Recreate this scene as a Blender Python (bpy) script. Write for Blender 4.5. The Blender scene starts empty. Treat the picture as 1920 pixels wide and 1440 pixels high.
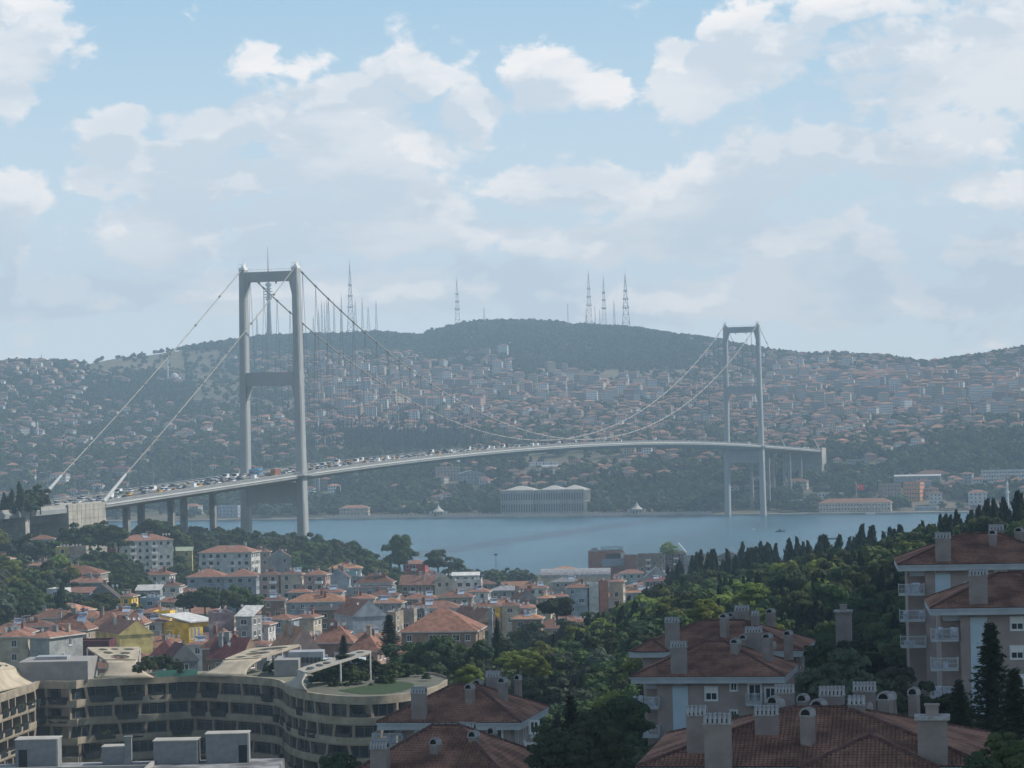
import bpy, bmesh, math, random, time
import numpy as np
from mathutils import Matrix, Vector
T0 = time.time()
SC = bpy.context.scene
COL = SC.collection
R = math.radians
rnd = random.Random(7)
nr = np.random.RandomState(11)
# ------------------------------------------------------------------ camera
F = 5407.0
CAMZ = 82.7
PITCH = math.atan(75.3 / F)
ROLL = 0.0209
CAMM = Matrix.Rotation(math.pi / 2 + PITCH, 4, 'X') @ Matrix.Rotation(-ROLL, 4, 'Z')
cam = bpy.data.cameras.new('camera')
cam.sensor_width = 36.0
cam.lens = F / 1920 * 36.0
cam.clip_start = 1.0
cam.clip_end = 20000
camo = bpy.data.objects.new('camera', cam)
camo.matrix_world = Matrix.Translation((0, 0, CAMZ)) @ CAMM
COL.objects.link(camo)
SC.camera = camo
CI = CAMM.inverted()

def ray(x, y):
    return (CAMM @ Vector((x - 960, 720 - y, -F)).to_4d()).to_3d()
def P(x, y, D):
    "photo pixel and depth -> point in the place"
    r = ray(x, y)
    return Vector((r.x / r.y * D, D, CAMZ + r.z / r.y * D))
def px(p):
    v = CI @ (Vector(p) - Vector((0, 0, CAMZ)))
    return (960 + F * v.x / -v.z, 720 - F * v.y / -v.z)
# ------------------------------------------------------------------ light
SUNV = Vector((0.721, 0.163, 0.669)).normalized()
if True:
    sun = bpy.data.lights.new('sun', 'SUN')
    sun.energy = 5.0
    sun.angle = R(0.5)
    sun.color = (1.0, 0.94, 0.85)
    so = bpy.data.objects.new('sun', sun)
    so.rotation_euler = SUNV.to_track_quat('Z', 'Y').to_euler()
    COL.objects.link(so)
SC.view_settings.view_transform = 'Standard'
SC.view_settings.look = 'None'
SC.view_settings.exposure = 0.0
SC.view_settings.gamma = 1.0
SC.view_settings.use_curve_mapping = False
SC.render.engine = 'CYCLES'
cy = SC.cycles
cy.max_bounces = 5
cy.diffuse_bounces = 2
cy.glossy_bounces = 2
cy.transmission_bounces = 2
cy.transparent_max_bounces = 4
cy.volume_bounces = 0
cy.use_denoising = True
cy.sample_clamp_indirect = 4.0

# node helpers -----------------------------------------------------
class NT:
    def __init__(s, nt):
        s.t = nt
    def n(s, typ, **kw):
        nd = s.t.nodes.new(typ)
        for k, v in kw.items():
            setattr(nd, k, v)
        return nd
    def link(s, a, b):
        s.t.links.new(a, b)
    def setin(s, nd, i, v):
        if hasattr(v, 'is_linked') or isinstance(v, bpy.types.NodeSocket):
            s.link(v, nd.inputs[i])
        else:
            nd.inputs[i].default_value = v
    def m(s, op, a, b=0.0, c=None, clamp=False):
        nd = s.n('ShaderNodeMath', operation=op, use_clamp=clamp)
        s.setin(nd, 0, a); s.setin(nd, 1, b)
        if c is not None: s.setin(nd, 2, c)
        return nd.outputs[0]
    def v(s, op, a, b=None):
        nd = s.n('ShaderNodeVectorMath', operation=op)
        s.setin(nd, 0, a)
        if b is not None: s.setin(nd, 1, b)
        return nd.outputs['Value'] if op in ('LENGTH', 'DOT_PRODUCT', 'DISTANCE') else nd.outputs[0]
    def ramp(s, x, a, b, lo=0.0, hi=1.0, smooth=True):
        nd = s.n('ShaderNodeMapRange')
        nd.interpolation_type = 'SMOOTHSTEP' if smooth else 'LINEAR'
        s.setin(nd, 0, x)
        nd.inputs[1].default_value = a; nd.inputs[2].default_value = b
        nd.inputs[3].default_value = lo; nd.inputs[4].default_value = hi
        return nd.outputs[0]
    def mix(s, f, a, b, typ='MIX'):
        nd = s.n('ShaderNodeMix', data_type='RGBA', blend_type=typ)
        s.setin(nd, 0, f)
        for i, c in ((6, a), (7, b)):
            if isinstance(c, (tuple, list)): nd.inputs[i].default_value = (*c[:3], 1)
            else: s.link(c, nd.inputs[i])
        return nd.outputs[2]
    def noise(s, vec, scale, detail=4, rough=.55, dist=0.0, col=False):
        nd = s.n('ShaderNodeTexNoise')
        if vec is not None: s.link(vec, nd.inputs['Vector'])
        nd.inputs['Scale'].default_value = scale
        nd.inputs['Detail'].default_value = detail
        nd.inputs['Roughness'].default_value = rough
        nd.inputs['Distortion'].default_value = dist
        return nd.outputs['Color' if col else 'Fac']

# ------------------------------------------------------------------ sky
# clouds live in sky coordinates (longitude, latitude in radians)
BLOBS = [(30, 60, 130, 110), (20, 170, 70, 70), (150, 108, 45, 45, .45), (485, 108, 70, 36, .42), (580, 105, 50, 36, .42),
 (225, 240, 85, 42), (400, 245, 120, 45), (290, 300, 150, 45), (500, 235, 110, 45), (660, 190, 110, 55), (770, 150, 90, 50), (880, 205, 60, 70),
 (640, 260, 150, 60), (770, 290, 110, 45), (1030, 150, 95, 72), (1120, 170, 60, 50), (1290, 140, 90, 75), (1350, 60, 60, 45, .7), (1450, 90, 140, 90), (1600, 15, 170, 42),
 (1690, 130, 210, 110), (1860, 110, 120, 130), (1600, 290, 240, 50), (1400, 330, 130, 60), (155, 340, 60, 32), (380, 345, 210, 50), (700, 340, 150, 40), (780, 390, 120, 50),
 (20, 370, 80, 60), (15, 450, 50, 60), (330, 430, 150, 55), (620, 430, 280, 60), (990, 355, 110, 38), (1150, 360, 110, 48), (1300, 375, 160, 66), (1560, 280, 120, 50),
 (1800, 245, 130, 60), (1860, 350, 70, 32), (1870, 480, 120, 45), (1200, 450, 300, 50), (1550, 470, 160, 60), (100, 560, 240, 40), (700, 540, 500, 45), (1400, 560, 500, 50)]
w = bpy.data.worlds.new('World')
SC.world = w
w.use_nodes = True
nt = w.node_tree
nt.nodes.clear()
N = NT(nt)
def lonlat(x, y):
    r = ray(x, y).normalized()
    return math.atan2(r.x, r.y), math.asin(r.z)
grp = bpy.data.node_groups.new('cloud_density', 'ShaderNodeTree')
grp.interface.new_socket('Vector', in_out='INPUT', socket_type='NodeSocketVector')
grp.interface.new_socket('Density', in_out='OUTPUT', socket_type='NodeSocketFloat')
G = NT(grp)
gi = G.n('NodeGroupInput'); go = G.n('NodeGroupOutput')
vec = gi.outputs[0]
st = G.v('MULTIPLY', vec, (1.0, 1.5, 1.0))
n1 = G.noise(st, 20.0, 12, 0.60, 0.35)
n2 = G.noise(st, 95.0, 6, 0.6, 0.3)
wob = G.v('MULTIPLY', G.v('SUBTRACT', G.noise(st, 42.0, 5, 0.6, 0.0, True), (0.5, 0.5, 0.5)), (0.020, 0.014, 0))
vw = G.v('ADD', vec, wob)
acc = None
for b in BLOBS:
    lo, la = lonlat(b[0], b[1])
    d = G.v('LENGTH', G.v('MULTIPLY', G.v('SUBTRACT', vw, (lo, la, 0)), (F / b[2], F / b[3], 0)))
    k = G.ramp(d, 0.30, 1.40, (b[4] if len(b) > 4 else 0.8) * .85, 0.0)
    acc = k if acc is None else G.m('MAXIMUM', acc, k)
# elsewhere in the sky: the same kind of broken cumulus
sep = G.n('ShaderNodeSeparateXYZ'); G.link(vec, sep.inputs[0])
inx = G.ramp(G.m('ABSOLUTE', sep.outputs[0]), 0.17, 0.24, 1.0, 0.0)
iny = G.ramp(sep.outputs[1], 0.13, 0.19, 1.0, 0.0)
ins = G.m('MULTIPLY', inx, iny)
big = G.ramp(G.noise(st, 6.0, 4, 0.5), 0.50, 0.66, 0.0, 0.8)
base = G.m('ADD', G.m('MULTIPLY', acc, ins), G.m('MULTIPLY', big, G.m('SUBTRACT', 1.0, ins)))
f = G.m('ADD', base, G.m('MULTIPLY', G.m('SUBTRACT', n1, 0.5), 1.9))
f = G.m('ADD', f, G.m('MULTIPLY', G.m('SUBTRACT', n2, 0.5), 0.8))
low = G.ramp(sep.outputs[1], 0.02, 0.115, 0.15, 0.0)
f = G.m('ADD', f, low)
G.link(G.ramp(f, 0.14, 0.44), go.inputs[0])

tc = N.n('ShaderNodeTexCoord')
sp = N.n('ShaderNodeSeparateXYZ')
nrm = N.v('NORMALIZE', tc.outputs['Generated'])
N.link(nrm, sp.inputs[0])
lon = N.m('ARCTAN2', sp.outputs[0], sp.outputs[1])
lat = N.m('ARCSINE', sp.outputs[2])
cmb = N.n('ShaderNodeCombineXYZ')
N.link(lon, cmb.inputs[0]); N.link(lat, cmb.inputs[1])
def dens(vec):
    g = N.n('ShaderNodeGroup'); g.node_tree = grp
    N.link(vec, g.inputs[0])
    return g.outputs[0]
d0 = dens(cmb.outputs[0])
d1 = dens(N.v('ADD', cmb.outputs[0], (0.0045, 0.0105, 0)))
n3 = N.noise(N.v('MULTIPLY', cmb.outputs[0], (1, 2.4, 1)), 14.0, 5, .55)
shade = N.m('ADD', N.m('MULTIPLY', d1, 0.50), N.ramp(n3, .38, .60, 0, .65), clamp=True)
sky = N.n('ShaderNodeTexSky', sky_type='NISHITA')
sky.sun_disc = False
sky.sun_elevation = math.asin(SUNV.z)
sky.sun_rotation = math.atan2(SUNV.x, SUNV.y)
sky.altitude = 80
sky.air_density = 1.0
sky.dust_density = 1.2
sky.ozone_density = 1.5
SKYS = 0.10
K = 1.0 / SKYS
ccol = N.mix(shade, (1.22 * K, 1.13 * K, 1.07 * K), (0.75 * K, 0.80 * K, 0.86 * K))
hz = N.ramp(sp.outputs[2], 0.0, 0.20, 0.80, 0.0)
deep = N.mix(N.ramp(sp.outputs[2], 0.16, 0.75), (0.33 * K, 0.62 * K, 0.87 * K), (0.05 * K, 0.11 * K, 0.26 * K))
blue = N.mix(0.8, sky.outputs[0], deep)
blue = N.mix(hz, blue, (1.04 * K, 1.06 * K, 1.05 * K))
col = N.mix(N.m('MULTIPLY', d0, 0.86), blue, ccol)
bg = N.n('ShaderNodeBackground')
bg.inputs[1].default_value = SKYS
N.link(col, bg.inputs[0])
wo = N.n('ShaderNodeOutputWorld')
N.link(bg.outputs[0], wo.inputs[0])

# ------------------------------------------------------------------ materials
MATS = {}
def mat(name, col, rough=.8, var=.12, scale=.6, spec=.25, metal=0.0, bump=0.0, bscale=4.0, rnd_obj=0.0, col2=None, emit=None):
    if name in MATS: return MATS[name]
    m = bpy.data.materials.new(name); m.use_nodes = True
    n = NT(m.node_tree)
    bs = m.node_tree.nodes['Principled BSDF']
    bs.inputs['Roughness'].default_value = rough
    bs.inputs['Specular IOR Level'].default_value = spec
    bs.inputs['Metallic'].default_value = metal
    tcn = n.n('ShaderNodeTexCoord')
    a = n.noise(tcn.outputs['Object'], scale, 6, .6)
    lo = tuple(c * (1 - var) for c in col); hi = tuple(min(1, c * (1 + var)) for c in col)
    if col2: hi = col2
    c = n.mix(n.ramp(a, .32, .68), lo, hi)
    if rnd_obj:
        oi = n.n('ShaderNodeObjectInfo')
        k = n.ramp(oi.outputs['Random'], 0, 1, 1 - rnd_obj, 1 + rnd_obj, False)
        cb = n.n('ShaderNodeCombineColor')
        for i in range(3): n.link(k, cb.inputs[i])
        c = n.mix(1.0, c, cb.outputs[0], 'MULTIPLY')
    n.link(c, bs.inputs['Base Color'])
    if bump:
        bp = n.n('ShaderNodeBump'); bp.inputs['Strength'].default_value = bump
        n.link(n.noise(tcn.outputs['Object'], bscale, 4, .6), bp.inputs['Height'])
        n.link(bp.outputs[0], bs.inputs['Normal'])
    MATS[name] = m
    return m

def leafmat(name, col, col2, trans=.25):
    m = bpy.data.materials.new(name); m.use_nodes = True
    n = NT(m.node_tree)
    bs = m.node_tree.nodes['Principled BSDF']
    out = m.node_tree.nodes['Material Output']
    tcn = n.n('ShaderNodeTexCoord'); oi = n.n('ShaderNodeObjectInfo')
    a = n.noise(tcn.outputs['Object'], .45, 5, .65)
    c = n.mix(n.ramp(a, .35, .68), col, col2)
    hs = n.n('ShaderNodeHueSaturation')
    n.link(n.ramp(oi.outputs['Random'], 0, 1, .47, .525, False), hs.inputs['Hue'])
    n.link(n.ramp(oi.outputs['Random'], 0, 1, .65, 1.35, False), hs.inputs['Value'])
    hs.inputs['Saturation'].default_value = .92
    n.link(c, hs.inputs['Color'])
    n.link(hs.outputs[0], bs.inputs['Base Color'])
    bs.inputs['Roughness'].default_value = .75
    bs.inputs['Specular IOR Level'].default_value = .15
    tr = n.n('ShaderNodeBsdfTranslucent'); n.link(hs.outputs[0], tr.inputs[0])
    mx = n.n('ShaderNodeMixShader'); mx.inputs[0].default_value = trans
    n.link(bs.outputs[0], mx.inputs[1]); n.link(tr.outputs[0], mx.inputs[2])
    n.link(mx.outputs[0], out.inputs[0])
    return m
LEAF = {
 'dark': leafmat('dark_foliage', (.028, .048, .018), (.060, .090, .030)),
 'mid': leafmat('green_foliage', (.045, .075, .020), (.092, .125, .034)),
 'yellow': leafmat('yellow_green_foliage', (.12, .17, .025), (.22, .25, .05), .4),
 'olive': leafmat('olive_foliage', (.055, .075, .045), (.10, .125, .08)),
 'autumn': leafmat('brownish_foliage', (.13, .075, .03), (.16, .11, .04)),
 'cypress': leafmat('cypress_foliage', (.014, .030, .014), (.030, .052, .020), .1),
}
M_bark = mat('bark', (.10, .075, .055), .9, .3, 3)
M_glass = mat('window_glass', (.03, .04, .05), .12, .3, .5, .6)
M_glass2 = mat('pale_window_glass', (.10, .14, .18), .15, .3, .5, .6)
M_white = mat('white_paint', (.72, .72, .70), .6, .06, 1)
M_conc = mat('concrete', (.34, .33, .30), .85, .15, .4, bump=.15)
M_conc2 = mat('dark_concrete', (.20, .20, .19), .85, .2, .3)
M_dark = mat('dark_metal', (.06, .065, .07), .5, .2)
M_steel = mat('galvanised_steel', (.30, .31, .32), .5, .15)
M_asph = mat('asphalt', (.085, .085, .088), .9, .2, .3)
WALLS = {'white': (.50, .50, .48), 'cream': (.42, .37, .29), 'beige': (.31, .26, .21), 'grey': (.24, .25, .25), 'pink': (.34, .24, .21), 'ochre': (.48, .40, .16),
 'yellow': (.74, .46, .05), 'brick': (.25, .12, .09), 'blue': (.27, .32, .36), 'brown': (.22, .16, .12), 'mauve': (.27, .19, .20), 'darkgrey': (.14, .145, .15), 'red': (.34, .07, .05), 'maroon': (.10, .035, .04), 'teal': (.20, .34, .34), 'orange': (.50, .22, .09)}
ROOFS = {'red': (.20, .105, .075), 'orange': (.27, .145, .09), 'brown': (.155, .085, .065), 'maroon': (.11, .04, .042), 'grey': (.22, .22, .23), 'white': (.38, .38, .37), 'dark': (.06, .052, .052), 'rust': (.175, .09, .064), 'green': (.22, .26, .19)}
def wallm(k): return mat(k + '_render', WALLS[k], .9, .26, .45, .15, rnd_obj=.10)
def roofm(k):
    c = ROOFS[k]
    return mat(k + '_roofing', c, .85, .25, .9, .2, bump=.3, bscale=9, rnd_obj=.28, col2=tuple(min(1, x * 1.35) for x in c))

# ------------------------------------------------------------------ mesh builder
class MB:
    def __init__(s):
        s.v = []; s.f = []; s.m = []
    def quad(s, pts, mi=0):
        i = len(s.v); s.v += [tuple(p) for p in pts]; s.f.append(tuple(range(i, i + len(pts)))); s.m.append(mi)
    def box(s, x0, x1, y0, y1, z0, z1, mi=0, M=None):
        c = [(x, y, z) for z in (z0, z1) for y in (y0, y1) for x in (x0, x1)]
        if M is not None: c = [tuple(M @ Vector(p)) for p in c]
        i = len(s.v); s.v += c
        for q in ((0, 2, 3, 1), (4, 5, 7, 6), (0, 1, 5, 4), (2, 6, 7, 3), (0, 4, 6, 2), (1, 3, 7, 5)):
            s.f.append(tuple(i + k for k in q)); s.m.append(mi)
        return s
    def hexa(s, c, mi=0):
        "8 corners: 4 bottom ring, 4 top ring"
        i = len(s.v); s.v += [tuple(p) for p in c]
        for q in ((3, 2, 1, 0), (4, 5, 6, 7), (0, 1, 5, 4), (1, 2, 6, 5), (2, 3, 7, 6), (3, 0, 4, 7)):
            s.f.append(tuple(i + k for k in q)); s.m.append(mi)
        return s
    def tube(s, a, b, ra, rb=None, n=6, mi=0, cap=True):
        a = Vector(a); b = Vector(b); rb = ra if rb is None else rb
        d = (b - a)
        if d.length < 1e-6: return s
        q = d.to_track_quat('Z', 'Y'); i = len(s.v)
        for p, r in ((a, ra), (b, rb)):
            for k in range(n):
                t = 2 * math.pi * k / n
                s.v.append(tuple(p + q @ Vector((r * math.cos(t), r * math.sin(t), 0))))
        for k in range(n):
            j = (k + 1) % n
            s.f.append((i + k, i + j, i + n + j, i + n + k)); s.m.append(mi)
        if cap:
            s.f.append(tuple(i + n + k for k in range(n))); s.m.append(mi)
            s.f.append(tuple(i + n - 1 - k for k in range(n))); s.m.append(mi)
        return s
    def loft(s, rings, mi=0, close=True, caps=False):
        i = len(s.v); n = len(rings[0])
        for r in rings: s.v += [tuple(p) for p in r]
        for a in range(len(rings) - 1):
            for k in range(n if close else n - 1):
                j = (k + 1) % n
                s.f.append((i + a * n + k, i + a * n + j, i + (a + 1) * n + j, i + (a + 1) * n + k)); s.m.append(mi)
        if caps:
            s.f.append(tuple(i + n - 1 - k for k in range(n))); s.m.append(mi)
            o = i + (len(rings) - 1) * n
            s.f.append(tuple(o + k for k in range(n))); s.m.append(mi)
        return s
    def mesh(s, name, mats, smooth=False):
        me = bpy.data.meshes.new(name)
        me.from_pydata(s.v, [], s.f)
        for m in (mats if isinstance(mats, (list, tuple)) else [mats]): me.materials.append(m)
        me.polygons.foreach_set('material_index', s.m)
        if smooth: me.polygons.foreach_set('use_smooth', [True] * len(s.f))
        me.update()
        return me
    def build(s, name, mats, parent=None, smooth=False, loc=None, rz=0):
        return link(name, s.mesh(name, mats, smooth), parent, loc, rz)
def link(name, me, parent=None, loc=None, rz=0):
    o = bpy.data.objects.new(name, me)
    COL.objects.link(o)
    if parent is not None: o.parent = parent
    if loc is not None: o.location = loc
    if rz: o.rotation_euler = (0, 0, rz)
    return o
def empty(name, loc=(0, 0, 0), rz=0):
    o = bpy.data.objects.new(name, None); o.empty_display_size = 1
    COL.objects.link(o); o.location = loc; o.rotation_euler = (0, 0, rz)
    return o
LAB = []
def tag(o, label, cat, group=None, uniq=True, at=None):
    o['label'] = label; o['category'] = cat
    if group: o['group'] = group
    LAB.append((o, label, uniq, at))
    return o
def structure(o): o['kind'] = 'structure'; return o
def stuff(o): o['kind'] = 'stuff'; return o
def kids(): 
    d = {}
    for o in COL.objects:
        if o.parent: d.setdefault(o.parent, []).append(o)
    return d
def copy_tree(o, parent=None, K=None):
    c = o.copy(); COL.objects.link(c); c.parent = parent
    for ch in K.get(o, ()): copy_tree(ch, c, K)
    return c
def npmesh(name, V, Fq, mats, midx=None, smooth=False):
    "numpy verts, (n,k) faces"
    me = bpy.data.meshes.new(name)
    k = Fq.shape[1]
    me.vertices.add(len(V)); me.vertices.foreach_set('co', V.astype(np.float32).ravel())
    me.loops.add(Fq.size); me.loops.foreach_set('vertex_index', Fq.astype(np.int32).ravel())
    me.polygons.add(len(Fq)); me.polygons.foreach_set('loop_start', np.arange(0, Fq.size, k, dtype=np.int32))
    me.polygons.foreach_set('loop_total', np.full(len(Fq), k, dtype=np.int32))
    for m in (mats if isinstance(mats, (list, tuple)) else [mats]): me.materials.append(m)
    if midx is not None: me.polygons.foreach_set('material_index', np.asarray(midx, dtype=np.int32))
    if smooth: me.polygons.foreach_set('use_smooth', np.ones(len(Fq), dtype=bool))
    me.update(calc_edges=True)
    return me
# ------------------------------------------------------------------ terrain
def vnoise(X, Y, s, seed=0):
    "smooth value noise"
    r = np.random.RandomState(seed).rand(64, 64)
    x = np.asarray(X) / s; y = np.asarray(Y) / s
    xi = np.floor(x).astype(int); yi = np.floor(y).astype(int)
    fx = x - xi; fy = y - yi
    fx = fx * fx * (3 - 2 * fx); fy = fy * fy * (3 - 2 * fy)
    g = lambda a, b: r[a % 64, b % 64]
    return (g(xi, yi) * (1 - fx) + g(xi + 1, yi) * fx) * (1 - fy) + (g(xi, yi + 1) * (1 - fx) + g(xi + 1, yi + 1) * fx) * fy
NEAR = [(960, 40, 50), (0, 100, 42), (1900, 100, 50), (1300, 190, 46), (1800, 190, 50), (1300, 290, 44), (1850, 300, 49), (900, 260, 40), (300, 360, 28), (0, 380, 28), (300, 470, 27), (700, 440, 27),
 (960, 550, 31), (1300, 550, 37), (1650, 500, 44), (1880, 500, 49), (2100, 600, 54), (1880, 700, 49), (1650, 760, 39), (1400, 850, 32), (1250, 900, 27), (1880, 900, 28), (1880, 1300, 6), (1650, 1000, 22),
 (0, 600, 27), (500, 700, 23.5), (500, 900, 17), (500, 1100, 14), (900, 1400, 3), (1150, 1450, 3), (260, 1205, 20), (100, 1100, 33), (0, 900, 32), (0, 780, 29), (-100, 1000, 34), (300, 1350, 31), (150, 1250, 32),
 (450, 1350, 26), (560, 1400, 19), (700, 1350, 12), (820, 1450, 3), (900, 1550, 1), (1100, 1560, 1), (1300, 1500, 2), (1500, 1400, 3), (600, 1480, 8), (300, 1530, 12), (0, 1500, 16), (600, 1600, -5), (300, 1680, -6),
 (0, 1720, -8), (900, 1650, -6), (1200, 1650, -6), (1500, 1560, -6), (1800, 1500, -6), (2200, 1500, -6), (-300, 1600, -6), (800, 1000, 14), (1000, 1100, 9), (1000, 900, 15), (1100, 1200, 6), (800, 700, 23),
 (1600, 1200, 7), (-300, 1200, 30), (-300, 600, 30), (-400, 300, 30), (2600, 300, 55), (2500, 900, 30), (300, 200, 40)]
NCX = np.array([(a - 960) * b / F for a, b, c in NEAR]); NCY = np.array([b for a, b, c in NEAR], float); NCZ = np.array([c for a, b, c in NEAR], float)
def ker(dx, dy): return -np.sqrt((dx ** 2 + (dy * .6) ** 2) + 25.0 ** 2)
_A = ker(NCX[:, None] - NCX[None], NCY[:, None] - NCY[None])
NCT = len(NCX)
_B = np.zeros((NCT + 1, NCT + 1)); _B[:NCT, :NCT] = _A; _B[:NCT, NCT] = 1; _B[NCT, :NCT] = 1
_W = np.linalg.solve(_B, np.append(NCZ, 0))
def near_z(X, Y):
    X = np.atleast_1d(np.asarray(X, float)); Y = np.atleast_1d(np.asarray(Y, float))
    sh = X.shape; X = X.ravel(); Y = Y.ravel()
    z = ker(X[:, None] - NCX[None], Y[:, None] - NCY[None]) @ _W[:NCT] + _W[NCT]
    return z.reshape(sh)
SKX = [-900, -200, 0, 75, 150, 300, 400, 450, 505, 600, 700, 760, 800, 860, 930, 1000, 1060, 1100, 1200, 1330, 1400, 1500, 1600, 1740, 1820, 1920, 2120, 2900]
SKY_ = [672, 672, 672, 675, 674, 656, 641, 634, 628, 624, 620, 626, 626, 610, 603, 603, 608, 607, 613, 632, 646, 660, 663, 674, 664, 650, 640, 660]
SKD = [4200, 4200, 4200, 4300, 4400, 4700, 4900, 5000, 5050, 5050, 5000, 5000, 5050, 5100, 5150, 5150, 5100, 5050, 4950, 4750, 4600, 4450, 4350, 4200, 4250, 4300, 4400, 4400]
_su = []; _sz = []
for a, b, c in zip(SKX, SKY_, SKD):
    p = P(a, b, c); _su.append(p.x / p.y); _sz.append(p.z - 7)
def far_z(X, Y):
    u = np.asarray(X) / np.asarray(Y)
    Dt = np.interp(u, _su, SKD); zt = np.interp(u, _su, _sz)
    Ds = 2552 - 0.31 * (X - 0) + 6 * (vnoise(X, Y * 0, 90, 3) - .5)
    q = (Y - Ds) / (Dt - Ds)
    g = np.interp(q, [-.06, -.004, 0, .02, .06, .096, .25, .40, .6, .81, 1.0, 1.1, 1.6], [-.08, -.03, .010, .012, .05, .11, .28, .42, .59, .79, 1.0, 1.0, .75])
    amp = np.clip((q - .03) * 8, 0, 1) * np.clip((1 - q) * 8, 0, 1)
    z = zt * g + amp * (16 * (vnoise(X + 999, Y, 260, 1) - .5) + 9 * (vnoise(X, Y + 99, 110, 2) - .5))
    z = z + np.where(q > .9, 5 * (vnoise(X, Y, 60, 5) - .5), 0)
    return z
def far_q(X, Y):
    u = np.asarray(X) / np.asarray(Y)
    Dt = np.interp(u, _su, SKD); Ds = 2552 - 0.31 * X
    return (Y - Ds) / (Dt - Ds)
def groundmat(name, cols, s):
    m = bpy.data.materials.new(name); m.use_nodes = True
    n = NT(m.node_tree); bs = m.node_tree.nodes['Principled BSDF']
    bs.inputs['Roughness'].default_value = .95; bs.inputs['Specular IOR Level'].default_value = .1
    tcn = n.n('ShaderNodeTexCoord')
    a = n.ramp(n.noise(tcn.outputs['Object'], s, 6, .6), .38, .62)
    b = n.ramp(n.noise(tcn.outputs['Object'], s * 5, 5, .7), .35, .7)
    c = n.mix(b, n.mix(a, cols[0], cols[1]), cols[2])
    n.link(c, bs.inputs['Base Color'])
    return m
M_gnear = groundmat('hillside_soil', ((.06, .075, .03), (.14, .12, .07), (.09, .10, .05)), .02)
M_gfar = groundmat('far_hillside_soil', ((.08, .09, .05), (.18, .145, .11), (.13, .115, .08)), .006)
def grid_terrain(name, x0, x1, nx, y0, y1, ny, zf, m, fan=False):
    if fan:
        u = np.linspace(x0, x1, nx)[None, :]; Y = np.linspace(y0, y1, ny)[:, None] + 0 * u
        X = u * Y
    else:
        X, Y = np.meshgrid(np.linspace(x0, x1, nx), np.linspace(y0, y1, ny))
    Z = zf(X, Y)
    V = np.stack([X, Y, Z], -1).reshape(-1, 3)
    i = np.arange(nx - 1)[None, :] + nx * np.arange(ny - 1)[:, None]
    Fq = np.stack([i, i + 1, i + nx + 1, i + nx], -1).reshape(-1, 4)
    return structure(link(name, npmesh(name, V, Fq, m, smooth=True)))
grid_terrain('ground', -700, 800, 151, -60, 1760, 183, near_z, M_gnear)
grid_terrain('far_hills', -.34, .34, 300, 2300, 6400, 300, far_z, M_gfar, True)
# water
m = bpy.data.materials.new('sea_water'); m.use_nodes = True
n = NT(m.node_tree); bs = m.node_tree.nodes['Principled BSDF']
bs.inputs['Roughness'].default_value = .2
bs.inputs['Specular IOR Level'].default_value = .75
tcn = n.n('ShaderNodeTexCoord')
st = n.v('MULTIPLY', tcn.outputs['Object'], (1, .35, 1))
big = n.noise(st, .012, 5, .6, .8)
c = n.mix(n.ramp(big, .38, .62), (.008, .062, .098), (.018, .100, .142))
n.link(c, bs.inputs['Base Color'])
bp = n.n('ShaderNodeBump'); bp.inputs['Strength'].default_value = .9; bp.inputs['Distance'].default_value = 1.6
n.link(n.noise(n.v('MULTIPLY', tcn.outputs['Object'], (1, .4, 1)), .10, 9, .75, .4), bp.inputs['Height'])
n.link(bp.outputs[0], bs.inputs['Normal'])
mb = MB(); mb.quad([(-5000, 1200, 0), (5000, 1200, 0), (5000, 3200, 0), (-5000, 3200, 0)])
structure(mb.build('water', m))
# haze
m = bpy.data.materials.new('haze_air'); m.use_nodes = True
n = NT(m.node_tree); m.node_tree.nodes.remove(m.node_tree.nodes['Principled BSDF'])
pv = n.n('ShaderNodeVolumePrincipled')
pv.inputs['Color'].default_value = (.58, .81, 1.0, 1)
pv.inputs['Density'].default_value = 1.4e-4
pv.inputs['Anisotropy'].default_value = 0.0
n.link(pv.outputs[0], m.node_tree.nodes['Material Output'].inputs['Volume'])
mb = MB(); mb.box(-2400, 2400, -90, 6450, -30, 430)
stuff(mb.build('haze', m))

# cloud unseen off to the side above the haze, placed to shade the near slope
def shade_cloud(c, sx, sy, sz, seed):
    bm = bmesh.new(); bmesh.ops.create_icosphere(bm, subdivisions=5, radius=1)
    for v in bm.verts:
        p = v.co.copy()
        d = 1 + .38 * (vnoise([p.x * 3 + 9], [p.y * 3 + p.z * 2 + 9], 1.0, seed)[0] - .5) + .22 * (vnoise([p.x * 7 + 19], [p.y * 7 + p.z * 4 + 19], 1.0, seed + 1)[0] - .5)
        v.co = Vector((p.x * sx * d, p.y * sy * d, max(p.z, -.35) * sz * d))
    me = bpy.data.meshes.new('shade_cloud'); bm.to_mesh(me); bm.free()
    me.materials.append(mat('shade_cloud_white', (.85, .85, .87), 1, .03, .01))
    for q in me.polygons: q.use_smooth = True
    return structure(link('shade_cloud', me, loc=c))
def shade_cloud_over(X, Y, sx, sy, seed, z=720):
    k = (z - 45) / SUNV.z
    shade_cloud((X + SUNV.x * k, Y + SUNV.y * k, z), sx, sy, 45, seed)
shade_cloud_over(82, 240, 100, 200, 4)
shade_cloud_over(150, 505, 80, 75, 9, 760)
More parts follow.
